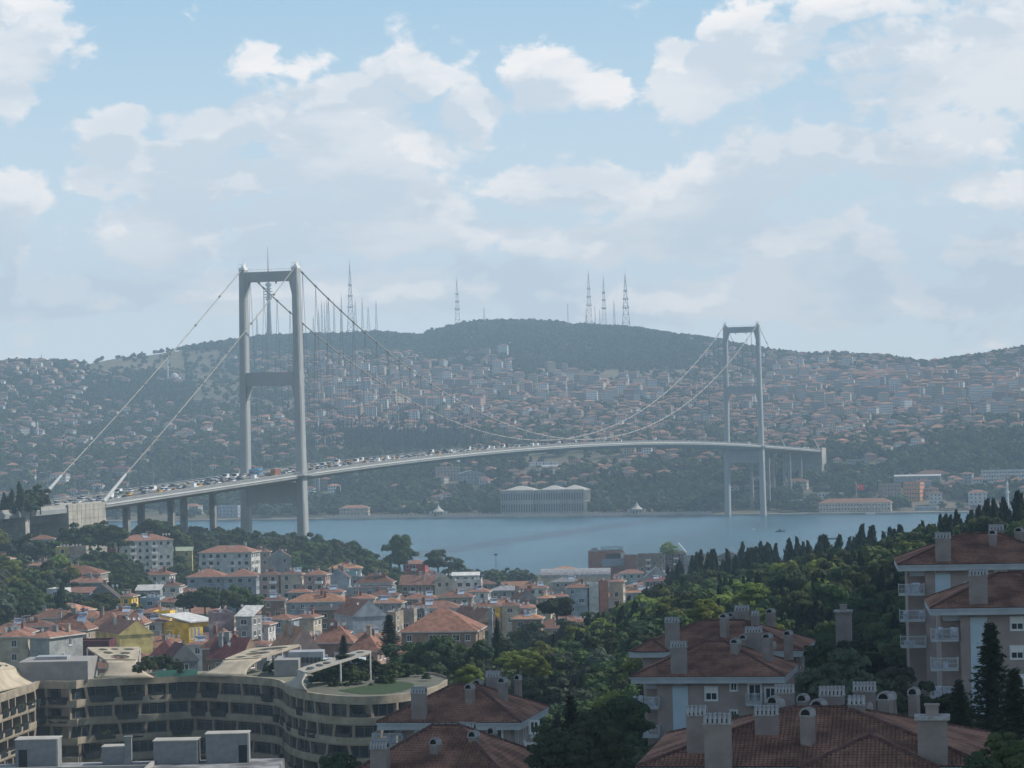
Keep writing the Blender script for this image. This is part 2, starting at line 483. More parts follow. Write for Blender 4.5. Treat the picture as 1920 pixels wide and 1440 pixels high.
# ------------------------------------------------------------------ trees
def rand_dirs(r, n):
    v = r.normal(size=(n, 3)); return v / np.linalg.norm(v, axis=1)[:, None]
def quads_at(C, Nn, size, r, asp=.7):
    "leaf faces centred at C, facing about Nn"
    n = len(C); t = np.cross(Nn, rand_dirs(r, n)); t /= np.linalg.norm(t, axis=1)[:, None] + 1e-9
    b = np.cross(Nn, t)
    s = size[:, None] * .5
    V = np.stack([C - t * s - b * s * asp, C + t * s - b * s * asp, C + t * s + b * s * asp, C - t * s + b * s * asp], 1).reshape(-1, 3)
    return V, np.arange(n * 4).reshape(n, 4)
def blob_core(r, rx, rz, cz0, shrink=.72):
    bm = bmesh.new(); bmesh.ops.create_icosphere(bm, subdivisions=2, radius=1)
    V = np.array([v.co[:] for v in bm.verts]); Fq = np.array([[v.index for v in f.verts] for f in bm.faces]); bm.free()
    V = V * (shrink * (1 + .25 * (r.rand(len(V), 1) - .5)))
    V = V * np.array([rx, rx, rz]) + np.array([0, 0, cz0])
    return V, Fq
def crown_round(seed, lumps=26, per=110, leaf=.075, rz=.46, far=False):
    "unit crown: height 1 (z .0-1), radius ~.42"
    r = np.random.RandomState(seed); cz0 = .53
    cl = rand_dirs(r, lumps) * (.50 + .62 * r.rand(lumps, 1) ** .6)
    cl[:, 2] = np.where(cl[:, 2] < -.5, cl[:, 2] * .6, cl[:, 2])
    cl = cl * np.array([.34, .34, rz * .82]) + np.array([0, 0, cz0])
    C = []; Nn = []
    for i in range(lumps):
        rr = .075 + .085 * r.rand()
        d = rand_dirs(r, per); d[:, 2] = np.abs(d[:, 2]) * .9 - .25 * r.rand(per)
        C.append(cl[i] + d * rr * (.75 + .35 * r.rand(per, 1))); Nn.append(d + .38 * rand_dirs(r, per))
    C = np.concatenate(C); Nn = np.concatenate(Nn); Nn /= np.linalg.norm(Nn, axis=1)[:, None]
    V, Q = quads_at(C, Nn, leaf * (.6 + .8 * r.rand(len(C))), r)
    Vc, Fc = blob_core(r, .28, rz * .70, cz0, .60)
    return V, Q, Vc, Fc
def crown_cypress(seed, nleaf=1500, leaf=.05):
    r = np.random.RandomState(seed)
    z = r.rand(nleaf) ** .9
    prof = lambda z: .105 * np.sin(np.pi * np.clip(z * .92 + .06, 0, 1)) ** .62 * (1 - .62 * z)
    a = r.rand(nleaf) * 6.283
    lump = 1 + .55 * np.sin(a * 2 + z * 17 + seed) * np.sin(z * 27 + a + seed * 2) + .25 * r.randn(nleaf)
    rad = prof(z) * np.clip(lump, .3, 2.1)
    sway = .02 * np.sin(z * 5 + seed)
    C = np.stack([np.cos(a) * rad + sway, np.sin(a) * rad, .05 + z * .97], 1)
    Nn = np.stack([np.cos(a), np.sin(a), .25 + 0 * a], 1) + .45 * rand_dirs(r, nleaf)
    Nn /= np.linalg.norm(Nn, axis=1)[:, None]
    s = leaf * (.6 + .7 * r.rand(nleaf)) * (1.15 - .5 * z)
    t = np.array([0, 0, 1.0]) + .35 * rand_dirs(r, nleaf); t /= np.linalg.norm(t, axis=1)[:, None]
    b = np.cross(Nn, t); b /= np.linalg.norm(b, axis=1)[:, None] + 1e-9
    s = s[:, None]
    V = np.stack([C - b * s * .35, C + b * s * .35, C + b * s * .12 + t * s * 1.2, C - b * s * .12 + t * s * 1.2], 1).reshape(-1, 3)
    Q = np.arange(nleaf * 4).reshape(-1, 4)
    zz = np.linspace(.06, .98, 9); rings = []
    for q in zz:
        rr = prof(q) * .6
        rings.append([(rr * math.cos(k) + .02 * math.sin(q * 5 + seed), rr * math.sin(k), q) for k in np.linspace(0, 6.283, 7)[:-1]])
    Vc = np.array(rings).reshape(-1, 3); Fc = []
    for i in range(8):
        for k in range(6):
            j = (k + 1) % 6
            Fc += [[i * 6 + k, i * 6 + j, i * 6 + 6 + j], [i * 6 + k, i * 6 + 6 + j, i * 6 + 6 + k]]
    return V, Q, Vc, np.array(Fc)
def crown_conifer(seed, tiers=15, leaf=.05):
    r = np.random.RandomState(seed); C = []; Nn = []
    for i in range(tiers):
        z = .12 + .86 * i / (tiers - 1); R0 = .26 * (1 - z) ** .8 + .012
        nb = 9
        for k in range(nb):
            a = 6.283 * k / nb + i * 2.4 + .3 * r.rand(); L = R0 * (.7 + .5 * r.rand())
            for q in np.linspace(.15, 1, 9):
                for _ in range(3):
                    C.append([math.cos(a) * L * q + .014 * r.randn(), math.sin(a) * L * q + .014 * r.randn(), z - .10 * L * q + .012 * r.randn() + .03 * q * q])
                    Nn.append([.3 * r.randn(), .3 * r.randn(), 1])
    C = np.array(C); Nn = np.array(Nn); Nn /= np.linalg.norm(Nn, axis=1)[:, None]
    V, Q = quads_at(C, Nn, leaf * (.5 + .7 * r.rand(len(C))), r, .5)
    Vc = np.array([[.08 * math.cos(k), .08 * math.sin(k), .12] for k in np.linspace(0, 6.283, 7)[:-1]] + [[0, 0, .95]])
    Fc = np.array([[k, (k + 1) % 6, 6] for k in range(6)])
    return V, Q, Vc, Fc
def crown_mesh(name, data, m):
    V, Q, Vc, Fc = data
    me = bpy.data.meshes.new(name)
    allV = np.concatenate([V, Vc]); nq = len(Q); nt_ = len(Fc)
    me.vertices.add(len(allV)); me.vertices.foreach_set('co', allV.astype(np.float32).ravel())
    li = np.concatenate([Q.ravel(), (Fc + len(V)).ravel()])
    me.loops.add(len(li)); me.loops.foreach_set('vertex_index', li.astype(np.int32))
    ls = np.concatenate([np.arange(nq) * 4, nq * 4 + np.arange(nt_) * 3]); lt = np.concatenate([np.full(nq, 4), np.full(nt_, 3)])
    me.polygons.add(nq + nt_); me.polygons.foreach_set('loop_start', ls.astype(np.int32)); me.polygons.foreach_set('loop_total', lt.astype(np.int32))
    me.materials.append(m); me.update(calc_edges=True)
    return me
def trunk_mesh(seed, kind):
    r = random.Random(seed); mb = MB()
    if kind == 'round':
        top = (.02, .01, .62)
        mb.tube((0, 0, 0), (.01, 0, .28), .03, .022, 7); mb.tube((.01, 0, .28), top, .022, .010, 6)
        for k in range(5):
            a = k * 1.3 + r.random(); z = .24 + .06 * k
            mb.tube((.01, 0, z), (.22 * math.cos(a), .22 * math.sin(a), z + .22), .012, .004, 5)
    else:
        mb.tube((0, 0, 0), (0, 0, .9), .016, .004, 6)
    return mb.mesh('trunk', M_bark)
CROWNS = {}
def crowns(kind, col, lod):
    k = (kind, col, lod)
    if k not in CROWNS:
        L = []
        for s in range({0: 4, 1: 3, 2: 3}[lod]):
            sd = s + 10 * lod
            if kind == 'round': d = crown_round(sd, *{0: (34, 120, .050), 1: (24, 60, .075), 2: (14, 16, .16)}[lod])
            elif kind == 'cypress': d = crown_cypress(sd, *{0: (2200, .045), 1: (900, .065), 2: (160, .13)}[lod])
            else: d = crown_conifer(sd, *{0: (17, .05), 1: (15, .06), 2: (8, .11)}[lod])
            L.append(crown_mesh('crown', d, LEAF[col]))
        CROWNS[k] = L
    return CROWNS[k]
TR = {k: [trunk_mesh(i, k) for i in range(2)] for k in ('round', 'pine')}
NAMEOF = {'round': 'broadleaf_tree', 'cypress': 'cypress_tree', 'conifer': 'conifer_tree'}
TREES = 0
def tree(x, y, z, h, kind='round', col='mid', wide=1.0, label=None, group=None, lod=0, uniq=True):
    global TREES
    TREES += 1
    t = empty(NAMEOF[kind], (x, y, z - .3), rnd.random() * 6.28)
    s = wide * h
    L = crowns(kind, col, lod)
    c = link('crown', L[rnd.randrange(len(L))], t); c.scale = (s, s * (.9 + .2 * rnd.random()), h)
    k = link('trunk', TR['round' if kind == 'round' else 'pine'][rnd.randrange(2)], t); k.scale = (s, s, h)
    tag(t, label or 'tree', 'tree', group, uniq, px((x, y, z + h * .5)))
    return t
def scatter(name, pts, scl, rot, protos):
    "one object: instances of the proto meshes on points"
    me = bpy.data.meshes.new(name)
    n = len(pts); me.vertices.add(n); me.vertices.foreach_set('co', np.asarray(pts, np.float32).ravel())
    a = me.attributes.new('scl', 'FLOAT_VECTOR', 'POINT'); a.data.foreach_set('vector', np.asarray(scl, np.float32).ravel())
    a = me.attributes.new('rotz', 'FLOAT_VECTOR', 'POINT'); rv = np.zeros((n, 3), np.float32); rv[:, 2] = rot; a.data.foreach_set('vector', rv.ravel())
    a = me.attributes.new('pick', 'INT', 'POINT'); a.data.foreach_set('value', nr.randint(0, len(protos), n).astype(np.int32))
    o = link(name, me)
    g = bpy.data.node_groups.new(name, 'GeometryNodeTree')
    g.interface.new_socket('Geometry', in_out='INPUT', socket_type='NodeSocketGeometry')
    g.interface.new_socket('Geometry', in_out='OUTPUT', socket_type='NodeSocketGeometry')
    q = NT(g); gi = q.n('NodeGroupInput'); go = q.n('NodeGroupOutput')
    j = q.n('GeometryNodeJoinGeometry')
    for p in protos:
        po = bpy.data.objects.new(name + '_source', p)
        oi = q.n('GeometryNodeObjectInfo'); oi.inputs['Object'].default_value = po; oi.inputs['As Instance'].default_value = True
        q.link(oi.outputs['Geometry'], j.inputs[0])
    ip = q.n('GeometryNodeInstanceOnPoints')
    q.link(gi.outputs[0], ip.inputs['Points']); q.link(j.outputs[0], ip.inputs['Instance'])
    ip.inputs['Pick Instance'].default_value = True
    def attr(nm, typ):
        a = q.n('GeometryNodeInputNamedAttribute', data_type=typ); a.inputs[0].default_value = nm
        return a.outputs[0]
    q.link(attr('pick', 'INT'), ip.inputs['Instance Index'])
    q.link(attr('scl', 'FLOAT_VECTOR'), ip.inputs['Scale'])
    er = q.n('FunctionNodeEulerToRotation'); q.link(attr('rotz', 'FLOAT_VECTOR'), er.inputs[0])
    q.link(er.outputs[0], ip.inputs['Rotation'])
    q.link(ip.outputs[0], go.inputs[0])
    md = o.modifiers.new('scatter', 'NODES'); md.node_group = g
    return stuff(o)
# ------------------------------------------------------------------ suspension bridge
BA = Vector((0.2977, 0.9547, 0)); BP = Vector((0.9547, -0.2977, 0))
BO = Vector((-121.2, 1454.8, 0))
def B(t, s, z): return BO + BA * t + BP * s + Vector((0, 0, z))
def deckz(t):
    if t < 0:
        return 60 + 0.0315 * t if t > -240 else 52.44 + .008 * (t + 240)
    if t > 1074: return 60 - .0305 * (t - 1074)
    u = 2 * t / 1074 - 1
    return 60 + 8.2 * (1 - u * u)
M_tower = mat('tower_grey_paint', (.30, .315, .315), .55, .08, .08, .3)
M_deck = mat('deck_side_grey', (.24, .25, .25), .6, .12, .1)
M_cable = mat('cable_paint', (.30, .29, .26), .5, .08, .2)
M_cabled = mat('hanger_steel', (.13, .13, .13), .5, .1, .2)
bridge = empty('suspension_bridge', BO)
tag(bridge, 'long grey suspension bridge over the strait with two portal towers and traffic on its deck', 'bridge', uniq=False)
def bl(name, mb, mats, par=None, smooth=False):
    "geometry is in world coordinates; parent is the bridge at BO"
    par = par or bridge
    me = mb.mesh(name, mats, smooth)
    me.transform(Matrix.Translation(-BO))
    o = link(name, me, par)
    return o
def sweep(sec, ts, mi=0, mb=None, close=True, caps=True, zf=deckz):
    mb = mb or MB()
    rings = [[B(t, s, zf(t) + dz) for s, dz in sec] for t in ts]
    return mb.loft(rings, mi, close, caps)
# deck
tm = list(np.linspace(-231, 1329, 79))
sec = [(-15.9, -.05), (15.9, -.05), (16.6, -.6), (16.6, -1.9), (10.5, -3.9), (-10.5, -3.9), (-16.6, -1.9), (-16.6, -.6)]
bl('deck_girder', sweep(sec, tm), M_deck)
mb = MB(); sweep([(-12.6, .0), (12.6, .0)], tm, 0, mb, False, False)
bl('roadway', mb, M_asph)
mb = MB()
for s in (-8.4, -4.2, 4.2, 8.4):
    for t in np.arange(-228, 1326, 12.0):
        mb.quad([B(t, s - .1, deckz(t) + .012), B(t, s + .1, deckz(t) + .012), B(t + 5, s + .1, deckz(t + 5) + .012), B(t + 5, s - .1, deckz(t + 5) + .012)])
stuff(bl('lane_marking', mb, M_white))
for s0, s1, h in ((-.35, .35, .75), (-13.0, -12.65, .85), (12.65, 13.0, .85)):
    mb = MB(); sweep([(s0, .004), (s1, .004), (s1 - .05, h), (s0 + .05, h)], tm, 0, mb)
    bl('barrier', mb, M_conc2)
for s in (-16.2, 16.2):
    mb = MB()
    sweep([(s - .08, 1.05), (s + .08, 1.05), (s + .08, 1.2), (s - .08, 1.2)], tm, 0, mb)
    sweep([(s - .03, .5), (s + .03, .5), (s + .03, .56), (s - .03, .56)], tm, 0, mb)
    for t in np.arange(-230, 1328, 3.0):
        a = B(t, s, deckz(t)); mb.box(a.x - .07, a.x + .07, a.y - .07, a.y + .07, a.z - .1, a.z + 1.1)
    stuff(bl('railing', mb, M_steel))
    mb = MB(); e = 1 if s > 0 else -1
    q = [(16.45, -.75), (16.95, -.75), (16.95, -.45), (16.45, -.45)]
    sweep([(e * a, b) for a, b in (q if e > 0 else q[::-1])], tm, 0, mb)
    bl('edge_strip', mb, mat('pale_edge_beam', (.60, .60, .56), .6))
# towers
def tower(t0, base):
    root_parts = []
    for sgn in (-1, 1):
        mb = MB(); rings = []
        for z in (base, 30, 60, 100, 140, 163.5):
            k = z / 165
            c = sgn * (15.6 - 1.4 * k); hw = (4.3 - 1.2 * k) / 2; hl = (7.0 - 1.6 * k) / 2
            ch = .45
            rings.append([B(t0 + a, c + b, z) for a, b in ((-hl, -hw + ch), (-hl, hw - ch), (-hl + ch, hw), (hl - ch, hw), (hl, hw - ch), (hl, -hw + ch), (hl - ch, -hw), (-hl + ch, -hw))])
        mb.loft(rings, 0, True, True)
        leg = bl('tower_leg', mb, M_tower)
        mb = MB()   # saddle housing
        M = Matrix.Translation(B(t0, sgn * 14.3, 163.5)) @ Matrix.Rotation(-math.atan2(BA.x, BA.y), 4, 'Z')
        mb.box(-1.5, 1.5, -2.4, 2.4, 0, 1.1, 0, M); mb.box(-.6, .6, -1.5, 1.2, 1.1, 2.0, 0, M); mb.box(.9, 1.0, -2.2, 1.0, 1.1, 3.2, 0, M); mb.box(-1.4, 1.9, -.9, -.8, 2.6, 2.75, 0, M)
        for a, b in ((-1.7, -2.7), (1.7, -2.7), (-1.7, 2.7), (1.7, 2.7)): mb.box(a - .06, a + .06, b - .06, b + .06, 0, 2.9, 0, M)
        mb.box(-1.75, 1.75, -2.75, -2.65, 2.8, 2.9, 0, M); mb.box(-1.75, 1.75, 2.65, 2.75, 2.8, 2.9, 0, M)
        mb.box(-.05, .05, -.05, .05, 2.8, 8.5 if sgn < 0 else 4.5, 0, M)
        me = mb.mesh('saddle_housing', M_white); me.transform(Matrix.Translation(-BO)); link('saddle_housing', me, leg)
        mb = MB()   # seam strip on the front edge of the leg
        for z0, z1 in ((62, 104), (112, 156), (base, 45)):
            k0, k1 = z0 / 165, z1 / 165
            pts = []
            for z, k in ((z0, k0), (z1, k1)):
                c = sgn * (15.6 - 1.4 * k); hw = (4.3 - 1.2 * k) / 2; hl = (7.0 - 1.6 * k) / 2
                pts.append([B(t0 - hl + .9, c + hw + .02, z), B(t0 - hl + 1.25, c + hw + .02, z), B(t0 - hl + 1.25, c + hw + .1, z), B(t0 - hl + .9, c + hw + .1, z)])
            mb.hexa(pts[0] + pts[1])
        me = mb.mesh('seam', M_conc2); me.transform(Matrix.Translation(-BO)); link('seam', me, leg)
    for z0, z1, hl in ((157.2, 162.2, 2.1), (104.6, 111.4, 2.3), (45.5, 55.6, 2.6)):
        mb = MB()
        k = (z0 + z1) / 330; c = 15.6 - 1.4 * k - (4.3 - 1.2 * k) / 2 + .05
        mb.hexa([B(t0 - hl, -c, z0), B(t0 - hl, c, z0), B(t0 + hl, c, z0), B(t0 + hl, -c, z0), B(t0 - hl, -c, z1), B(t0 - hl, c, z1), B(t0 + hl, c, z1), B(t0 + hl, -c, z1)])
        bl('crossbeam', mb, M_tower)
    for z0 in (157.2, 104.6):
        k = z0 / 165; c = 15.6 - 1.4 * k - (4.3 - 1.2 * k) / 2
        for sg in (-1, 1):
            mb = MB()
            mb.hexa([B(t0 - 1.9, sg * c, z0 - 7), B(t0 - 1.9, sg * (c - .1), z0 - 7), B(t0 + 1.9, sg * (c - .1), z0 - 7), B(t0 + 1.9, sg * c, z0 - 7),
                     B(t0 - 1.9, sg * c, z0), B(t0 - 1.9, sg * (c - 1.6), z0), B(t0 + 1.9, sg * (c - 1.6), z0), B(t0 + 1.9, sg * c, z0)])
            bl('haunch', mb, M_tower)
        if z0 > 150:
            for a in (-5, 4): mb = MB(); mb.tube(B(t0 - 1.5, a, z0 - 1.3), B(t0 - 1.5, a, z0), .35, .5, 6); bl('lamp', mb, M_tower)
    mb = MB()   # top rail
    for a in np.linspace(-11.5, 11.5, 13): mb.tube(B(t0 - 1.9, a, 162.2), B(t0 - 1.9, a, 163.5), .05, None, 4)
    mb.tube(B(t0 - 1.9, -12, 163.4), B(t0 - 1.9, 12, 163.4), .05, None, 4)
    bl('top_railing', mb, M_steel)
    for sgn in (-1, 1):   # walkway bulges round the leg
        mb = MB()
        ring = [(-11, 16.3), (-7, 19.6), (7, 19.6), (11, 16.3)]
        lo = [B(t0 + a, sgn * b, deckz(t0) - .9) for a, b in ring]; hi = [B(t0 + a, sgn * b, deckz(t0) - .1) for a, b in ring]
        mb.hexa(lo + hi if sgn > 0 else lo[::-1] + hi[::-1])
        for i in range(3):
            a0, b0 = ring[i]; a1, b1 = ring[i + 1]
            for q in np.linspace(0, 1, 6):
                p = B(t0 + a0 + (a1 - a0) * q, sgn * (b0 + (b1 - b0) * q), deckz(t0)); mb.tube(p, p + Vector((0, 0, 1.1)), .06, None, 4)
            for hz_ in (.6, 1.1): mb.tube(B(t0 + a0, sgn * b0, deckz(t0) + hz_), B(t0 + a1, sgn * b1, deckz(t0) + hz_), .06, None, 4)
        bl('walkway', mb, M_steel)
tower(0, 0); tower(1074, 0)
# cables
def cz_main(t):
    u = 2 * t / 1074 - 1
    return 71.2 + (164.6 - 71.2) * u * u
def cs(t, z): return 14.3 + 1.4 * (1 - (z - 60) / 105) * 0
nodes = [8.95 + 17.9 * i for i in range(60)]
for sgn in (-1, 1):
    mb = MB(); T = np.linspace(0, 1074, 91)
    pts = [B(t, sgn * 14.3, cz_main(t)) for t in T]
    for a, b in zip(pts[:-1], pts[1:]): mb.tube(a, b, .36, None, 8, 0, False)
    mc = bl('main_cable', mb, M_cable)
    for t in nodes:
        if 60 < t < 1030 or True:
            mb = MB(); z = cz_main(t); dt = 1.0
            mb.tube(B(t - dt, sgn * 14.3, cz_main(t - dt)), B(t + dt, sgn * 14.3, cz_main(t + dt)), .52, None, 8)
            me = mb.mesh('cable_band', M_cabled); me.transform(Matrix.Translation(-BO)); link('cable_band', me, mc)
    for t in nodes:
        z = cz_main(t)
        if z - deckz(t) < 3.2: continue
        for d in (-1, 1):
            te = t + d * min(8.6, (z - deckz(t)) * .35 + .5)
            mb = MB(); mb.tube(B(t, sgn * 14.3, z - .3), B(te, sgn * 14.6, deckz(te) + .3), .10, None, 4, 0, False)
            bl('hanger', mb, M_cabled)
    for t0, t1 in ((0, -231), (1074, 1322)):
        mb = MB(); za, zb = 164.6, deckz(t1) + 1.5; last = None
        for k in np.linspace(0, 1, 25):
            t = t0 + (t1 - t0) * k; z = za + (zb - za) * k - 4 * 2.2 * k * (1 - k)
            p = B(t, sgn * (14.3 + 1.2 * k), z)
            if last is not None: mb.tube(last, p, .23, None, 8, 0, False)
            last = p
        bc = bl('backstay_cable', mb, M_cable)
        mb = MB()
        for k in (.13, .26, .39, .52, .65, .78, .9):
            t = t0 + (t1 - t0) * k; z = za + (zb - za) * k - 4 * 2.2 * k * (1 - k); t2 = t + (t1 - t0) * .004; z2 = z + (zb - za) * .004
            mb.tube(B(t, sgn * (14.3 + 1.2 * k), z), B(t2, sgn * (14.3 + 1.2 * k), z2), .55, None, 8)
        me = mb.mesh('cable_clamp', M_conc2); me.transform(Matrix.Translation(-BO)); link('cable_clamp', me, bc)
        mb = MB()
        k = .90; t = t0 + (t1 - t0) * k; z = za + (zb - za) * k - 4 * 2.2 * k * (1 - k)
        mb.tube(B(t, sgn * (14.3 + 1.2 * k), z), B(t1, sgn * 15.5, zb - 1), .55, .95, 10)
        me = mb.mesh('cable_sleeve', mat('sleeve_grey', (.42, .43, .43))); me.transform(Matrix.Translation(-BO)); link('cable_sleeve', me, bc)
# side-span piers
for t in (-47, -95, -143, -191, -40 + 1074 + 100, 1074 + 150, 1074 + 200):
    if t in (-47,): continue
    for s in (-7.5, 7.5):
        mb = MB(); g = 10
        rings = [[B(t + a * w_, s + b * w_, z) for a, b in ((-1.3, -1.3), (-1.3, 1.3), (1.3, 1.3), (1.3, -1.3))] for z, w_ in ((5, 1.08), (deckz(t) - 3.7, 1))]
        mb.loft(rings, 0, True, True); bl('pier', mb, M_conc2)
# anchor block, near side
mb = MB()
def wblock(t0, t1, s0, s1, z0, z1, k=0):
    mb.hexa([B(t0, s0, z0), B(t0, s1, z0), B(t1 + k, s1, z0), B(t1 + k, s0, z0), B(t0, s0, z1), B(t0, s1, z1), B(t1, s1, z1), B(t1, s0, z1)])
wblock(-268, -233, -24, 17.2, 20, 53.2, 4)
bl('anchor_block', mb, mat('pale_anchor_concrete', (.34, .32, .275), .9, .22, .15, bump=.1))
mb = MB()
for z in np.arange(30, 53, 3.4): 
    mb.hexa([B(-268, 17.21, z), B(-268, 17.3, z), B(-233 + 4 * (53 - z) / 33, 17.3, z), B(-233 + 4 * (53 - z) / 33, 17.21, z), B(-268, 17.21, z + .12), B(-268, 17.3, z + .12), B(-233 + 4 * (53 - z) / 33, 17.3, z + .12), B(-233 + 4 * (53 - z) / 33, 17.21, z + .12)])
for t in np.arange(-264, -236, 4): mb.hexa([B(t, 17.21, 25), B(t, 17.28, 25), B(t + .12, 17.28, 25), B(t + .12, 17.21, 25), B(t, 17.21, 53), B(t, 17.28, 53), B(t + .12, 17.28, 53), B(t + .12, 17.21, 53)])
bl('formwork_joint', mb, M_conc2)
# far abutment
mb = MB(); wblock(1326, 1350, -18, 17.0, 20, 53.4); bl('abutment', mb, M_conc2)
mb = MB(); mb.hexa([B(1326, 17.1, 38), B(1326, 17.6, 38), B(1342, 17.6, 40), B(1342, 17.1, 40), B(1325, 17.1, 54.6), B(1325, 17.6, 54.6), B(1345, 17.6, 54.2), B(1345, 17.1, 54.2)])
bl('wing_wall', mb, mat('pale_anchor_concrete', (.5, .47, .4)))
# near approach viaduct (wider road)
via = empty('approach_viaduct', B(-330, 0, 30)); VO = via.location.copy()
tag(via, 'concrete approach viaduct carrying the wide road from the left to the bridge', 'viaduct', uniq=False)
def vl(name, mb, m):
    me = mb.mesh(name, m); me.transform(Matrix.Translation(-VO)); return link(name, me, via)
tv = list(np.linspace(-520, -268.2, 16))
mb = MB(); sweep([(-62, 0), (16.2, 0), (16.6, -.6), (16.6, -2.4), (12.8, -2.7), (9.5, -6.4), (-30, -6.4), (-62, -2)], tv, 0, mb); vl('girder', mb, M_deck)
mb = MB(); sweep([(-60, .006), (15.2, .006)], tv + [-234], 0, mb, False, False); vl('roadway', mb, M_asph)
mb = MB(); sweep([(15.4, .01), (16.1, .01), (16.1, 1.1), (15.7, 1.1)], tv + [-234], 0, mb); sweep([(-.3, .01), (.3, .01), (.3, .8), (-.3, .8)], tv + [-234], 0, mb); vl('barrier', mb, M_conc)
for t in (-305, -372):
    mb = MB()
    rings = [[B(t + a, s, z) for a, s in ((-1.8, s0), (1.8, s0), (1.8, s1), (-1.8, s1))] for z, s0, s1 in ((22, 4, 9.5), (36, 4, 10), (41, 2, 13.5), (42.5, 0, 17.1), (49.8, -2, 17.1))]
    mb.loft(rings, 0, True, True); vl('pier', mb, M_conc)
mb = MB(); mb.hexa([B(-520, -60, 15), B(-520, 4, 15), B(-268.2, 4, 15), B(-268.2, -60, 15), B(-520, -60, 46), B(-520, 4, 46), B(-268.2, 4, 46), B(-268.2, -60, 46)]); vl('retaining_wall', mb, M_conc2)
mb = MB(); mb.hexa([B(-267.9, -60, 20), B(-267.9, -24.3, 20), B(-240, -24.3, 20), B(-240, -60, 20), B(-267.9, -60, 52.3), B(-267.9, -24.3, 52.3), B(-240, -24.3, 52.3), B(-240, -60, 52.3)]); vl('embankment', mb, M_gnear)
# far approach road beyond the abutment
mb = MB()
for a in range(6):
    pass
# ------------------------------------------------------------------ street lamps on the approach
def lamp(t, s, h, lab):
    p = B(t, s, deckz(t)); o = empty('street_lamp', p)
    mb = MB(); mb.tube((0, 0, 0), (0, 0, h), .16, .09, 6); mb.build('pole', M_steel, o)
    mb = MB(); mb.tube((0, 0, h - .2), (-2.0, -.3, h + .5), .07, .05, 5); mb.build('arm', M_steel, o)
    mb = MB(); mb.box(-3.0, -1.9, -.5, -.1, h + .4, h + .65); mb.build('lamp_head', M_white, o)
    tag(o, lab, 'street lamp', 'street lamps along the approach road', True, px(p))
for x, s in ((90, -26), (140, -24), (242, -17.5), (288, -17.5), (360, -17.5)):
    best = min(np.arange(-420, 0, 1.0), key=lambda t: abs(px(B(t, s, 55))[0] - x))
    lamp(best, s, 11.5, 'tall grey street lamp beside the bridge approach road')
# ------------------------------------------------------------------ vehicles
CARP = {'white': (.75, .75, .74), 'silver': (.45, .46, .48), 'black': (.02, .02, .022), 'grey': (.14, .15, .16), 'yellow': (.80, .42, .02), 'red': (.40, .03, .03), 'blue': (.04, .10, .28), 'green': (.04, .14, .08), 'skyblue': (.05, .35, .60), 'brown': (.28, .11, .07)}
def carm(k): return mat('car_paint_' + k, CARP[k], .3, .02, 1, .6)
M_tyre = mat('tyre_rubber', (.02, .02, .02), .9)
CARM = {}
def car_mesh(col, body='car'):
    k = (col, body)
    if k in CARM: return CARM[k]
    mb = MB()
    if body == 'car': L, W, H, hb = 4.3, 1.75, 1.45, .82; cab = (-1.75, 1.0); tc = (-1.25, .35)
    elif body == 'van': L, W, H, hb = 5.2, 1.95, 2.3, 1.15; cab = (-2.55, 1.9); tc = (-2.5, 1.3)
    elif body == 'bus': L, W, H, hb = 11.5, 2.5, 3.2, 1.2; cab = (-5.7, 5.7); tc = (-5.6, 5.5)
    else: L, W, H, hb = 8.5, 2.5, 3.0, 1.0; cab = (2.4, 4.2); tc = (2.4, 3.9)
    h = L / 2; w_ = W / 2
    mb.loft([[(-w_, -h, .3), (w_, -h, .3), (w_, h, .3), (-w_, h, .3)], [(-w_, -h - .05, .55), (w_, -h - .05, .55), (w_, h + .1, .5), (-w_, h + .1, .5)],
             [(-w_ * .97, -h + .05, hb), (w_ * .97, -h + .05, hb), (w_ * .97, h - .1, hb * .86), (-w_ * .97, h - .1, hb * .86)]], 0, True, True)
    y0, y1 = cab; t0, t1 = tc
    g = 1 if body != 'truck' else 0
    mb.loft([[(-w_ * .93, y0, hb), (w_ * .93, y0, hb), (w_ * .93, y1, hb), (-w_ * .93, y1, hb)], [(-w_ * .78, t0, H - .06), (w_ * .78, t0, H - .06), (w_ * .78, t1, H - .06), (-w_ * .78, t1, H - .06)]], 1, True, False)
    mb.box(-w_ * .8, w_ * .8, t0 - .02, t1 + .02, H - .07, H, 0)
    for yy in ((y0 + y1) / 2 - .1,):
        for e in (-1, 1): mb.hexa([(e * w_ * .94, yy, hb), (e * w_ * .90, yy, hb), (e * w_ * .90, yy + .12, hb), (e * w_ * .94, yy + .12, hb), (e * w_ * .80, yy, H), (e * w_ * .76, yy, H), (e * w_ * .76, yy + .12, H), (e * w_ * .80, yy + .12, H)], 0)
    if body == 'van':
        mb.box(-w_ * .95, w_ * .95, -2.6, .2, hb - .1, H, 0)
    if body == 'bus':
        mb.box(-w_ - .01, w_ + .01, -5.75, 5.75, 2.35, 3.2, 0)
    if body == 'truck':
        mb.box(-1.25, 1.25, -4.2, 2.1, 1.0, 3.4, 0)
    for e in (-1, 1):
        for yy in (-h * .62, h * .62): mb.tube((e * (w_ - .22), yy, .33), (e * (w_ + .01), yy, .33), .33, None, 8, 2)
    CARM[k] = mb.mesh(body, [carm(col), M_glass, M_tyre])
    return CARM[k]
yawB = -math.atan2(BA.x, BA.y)
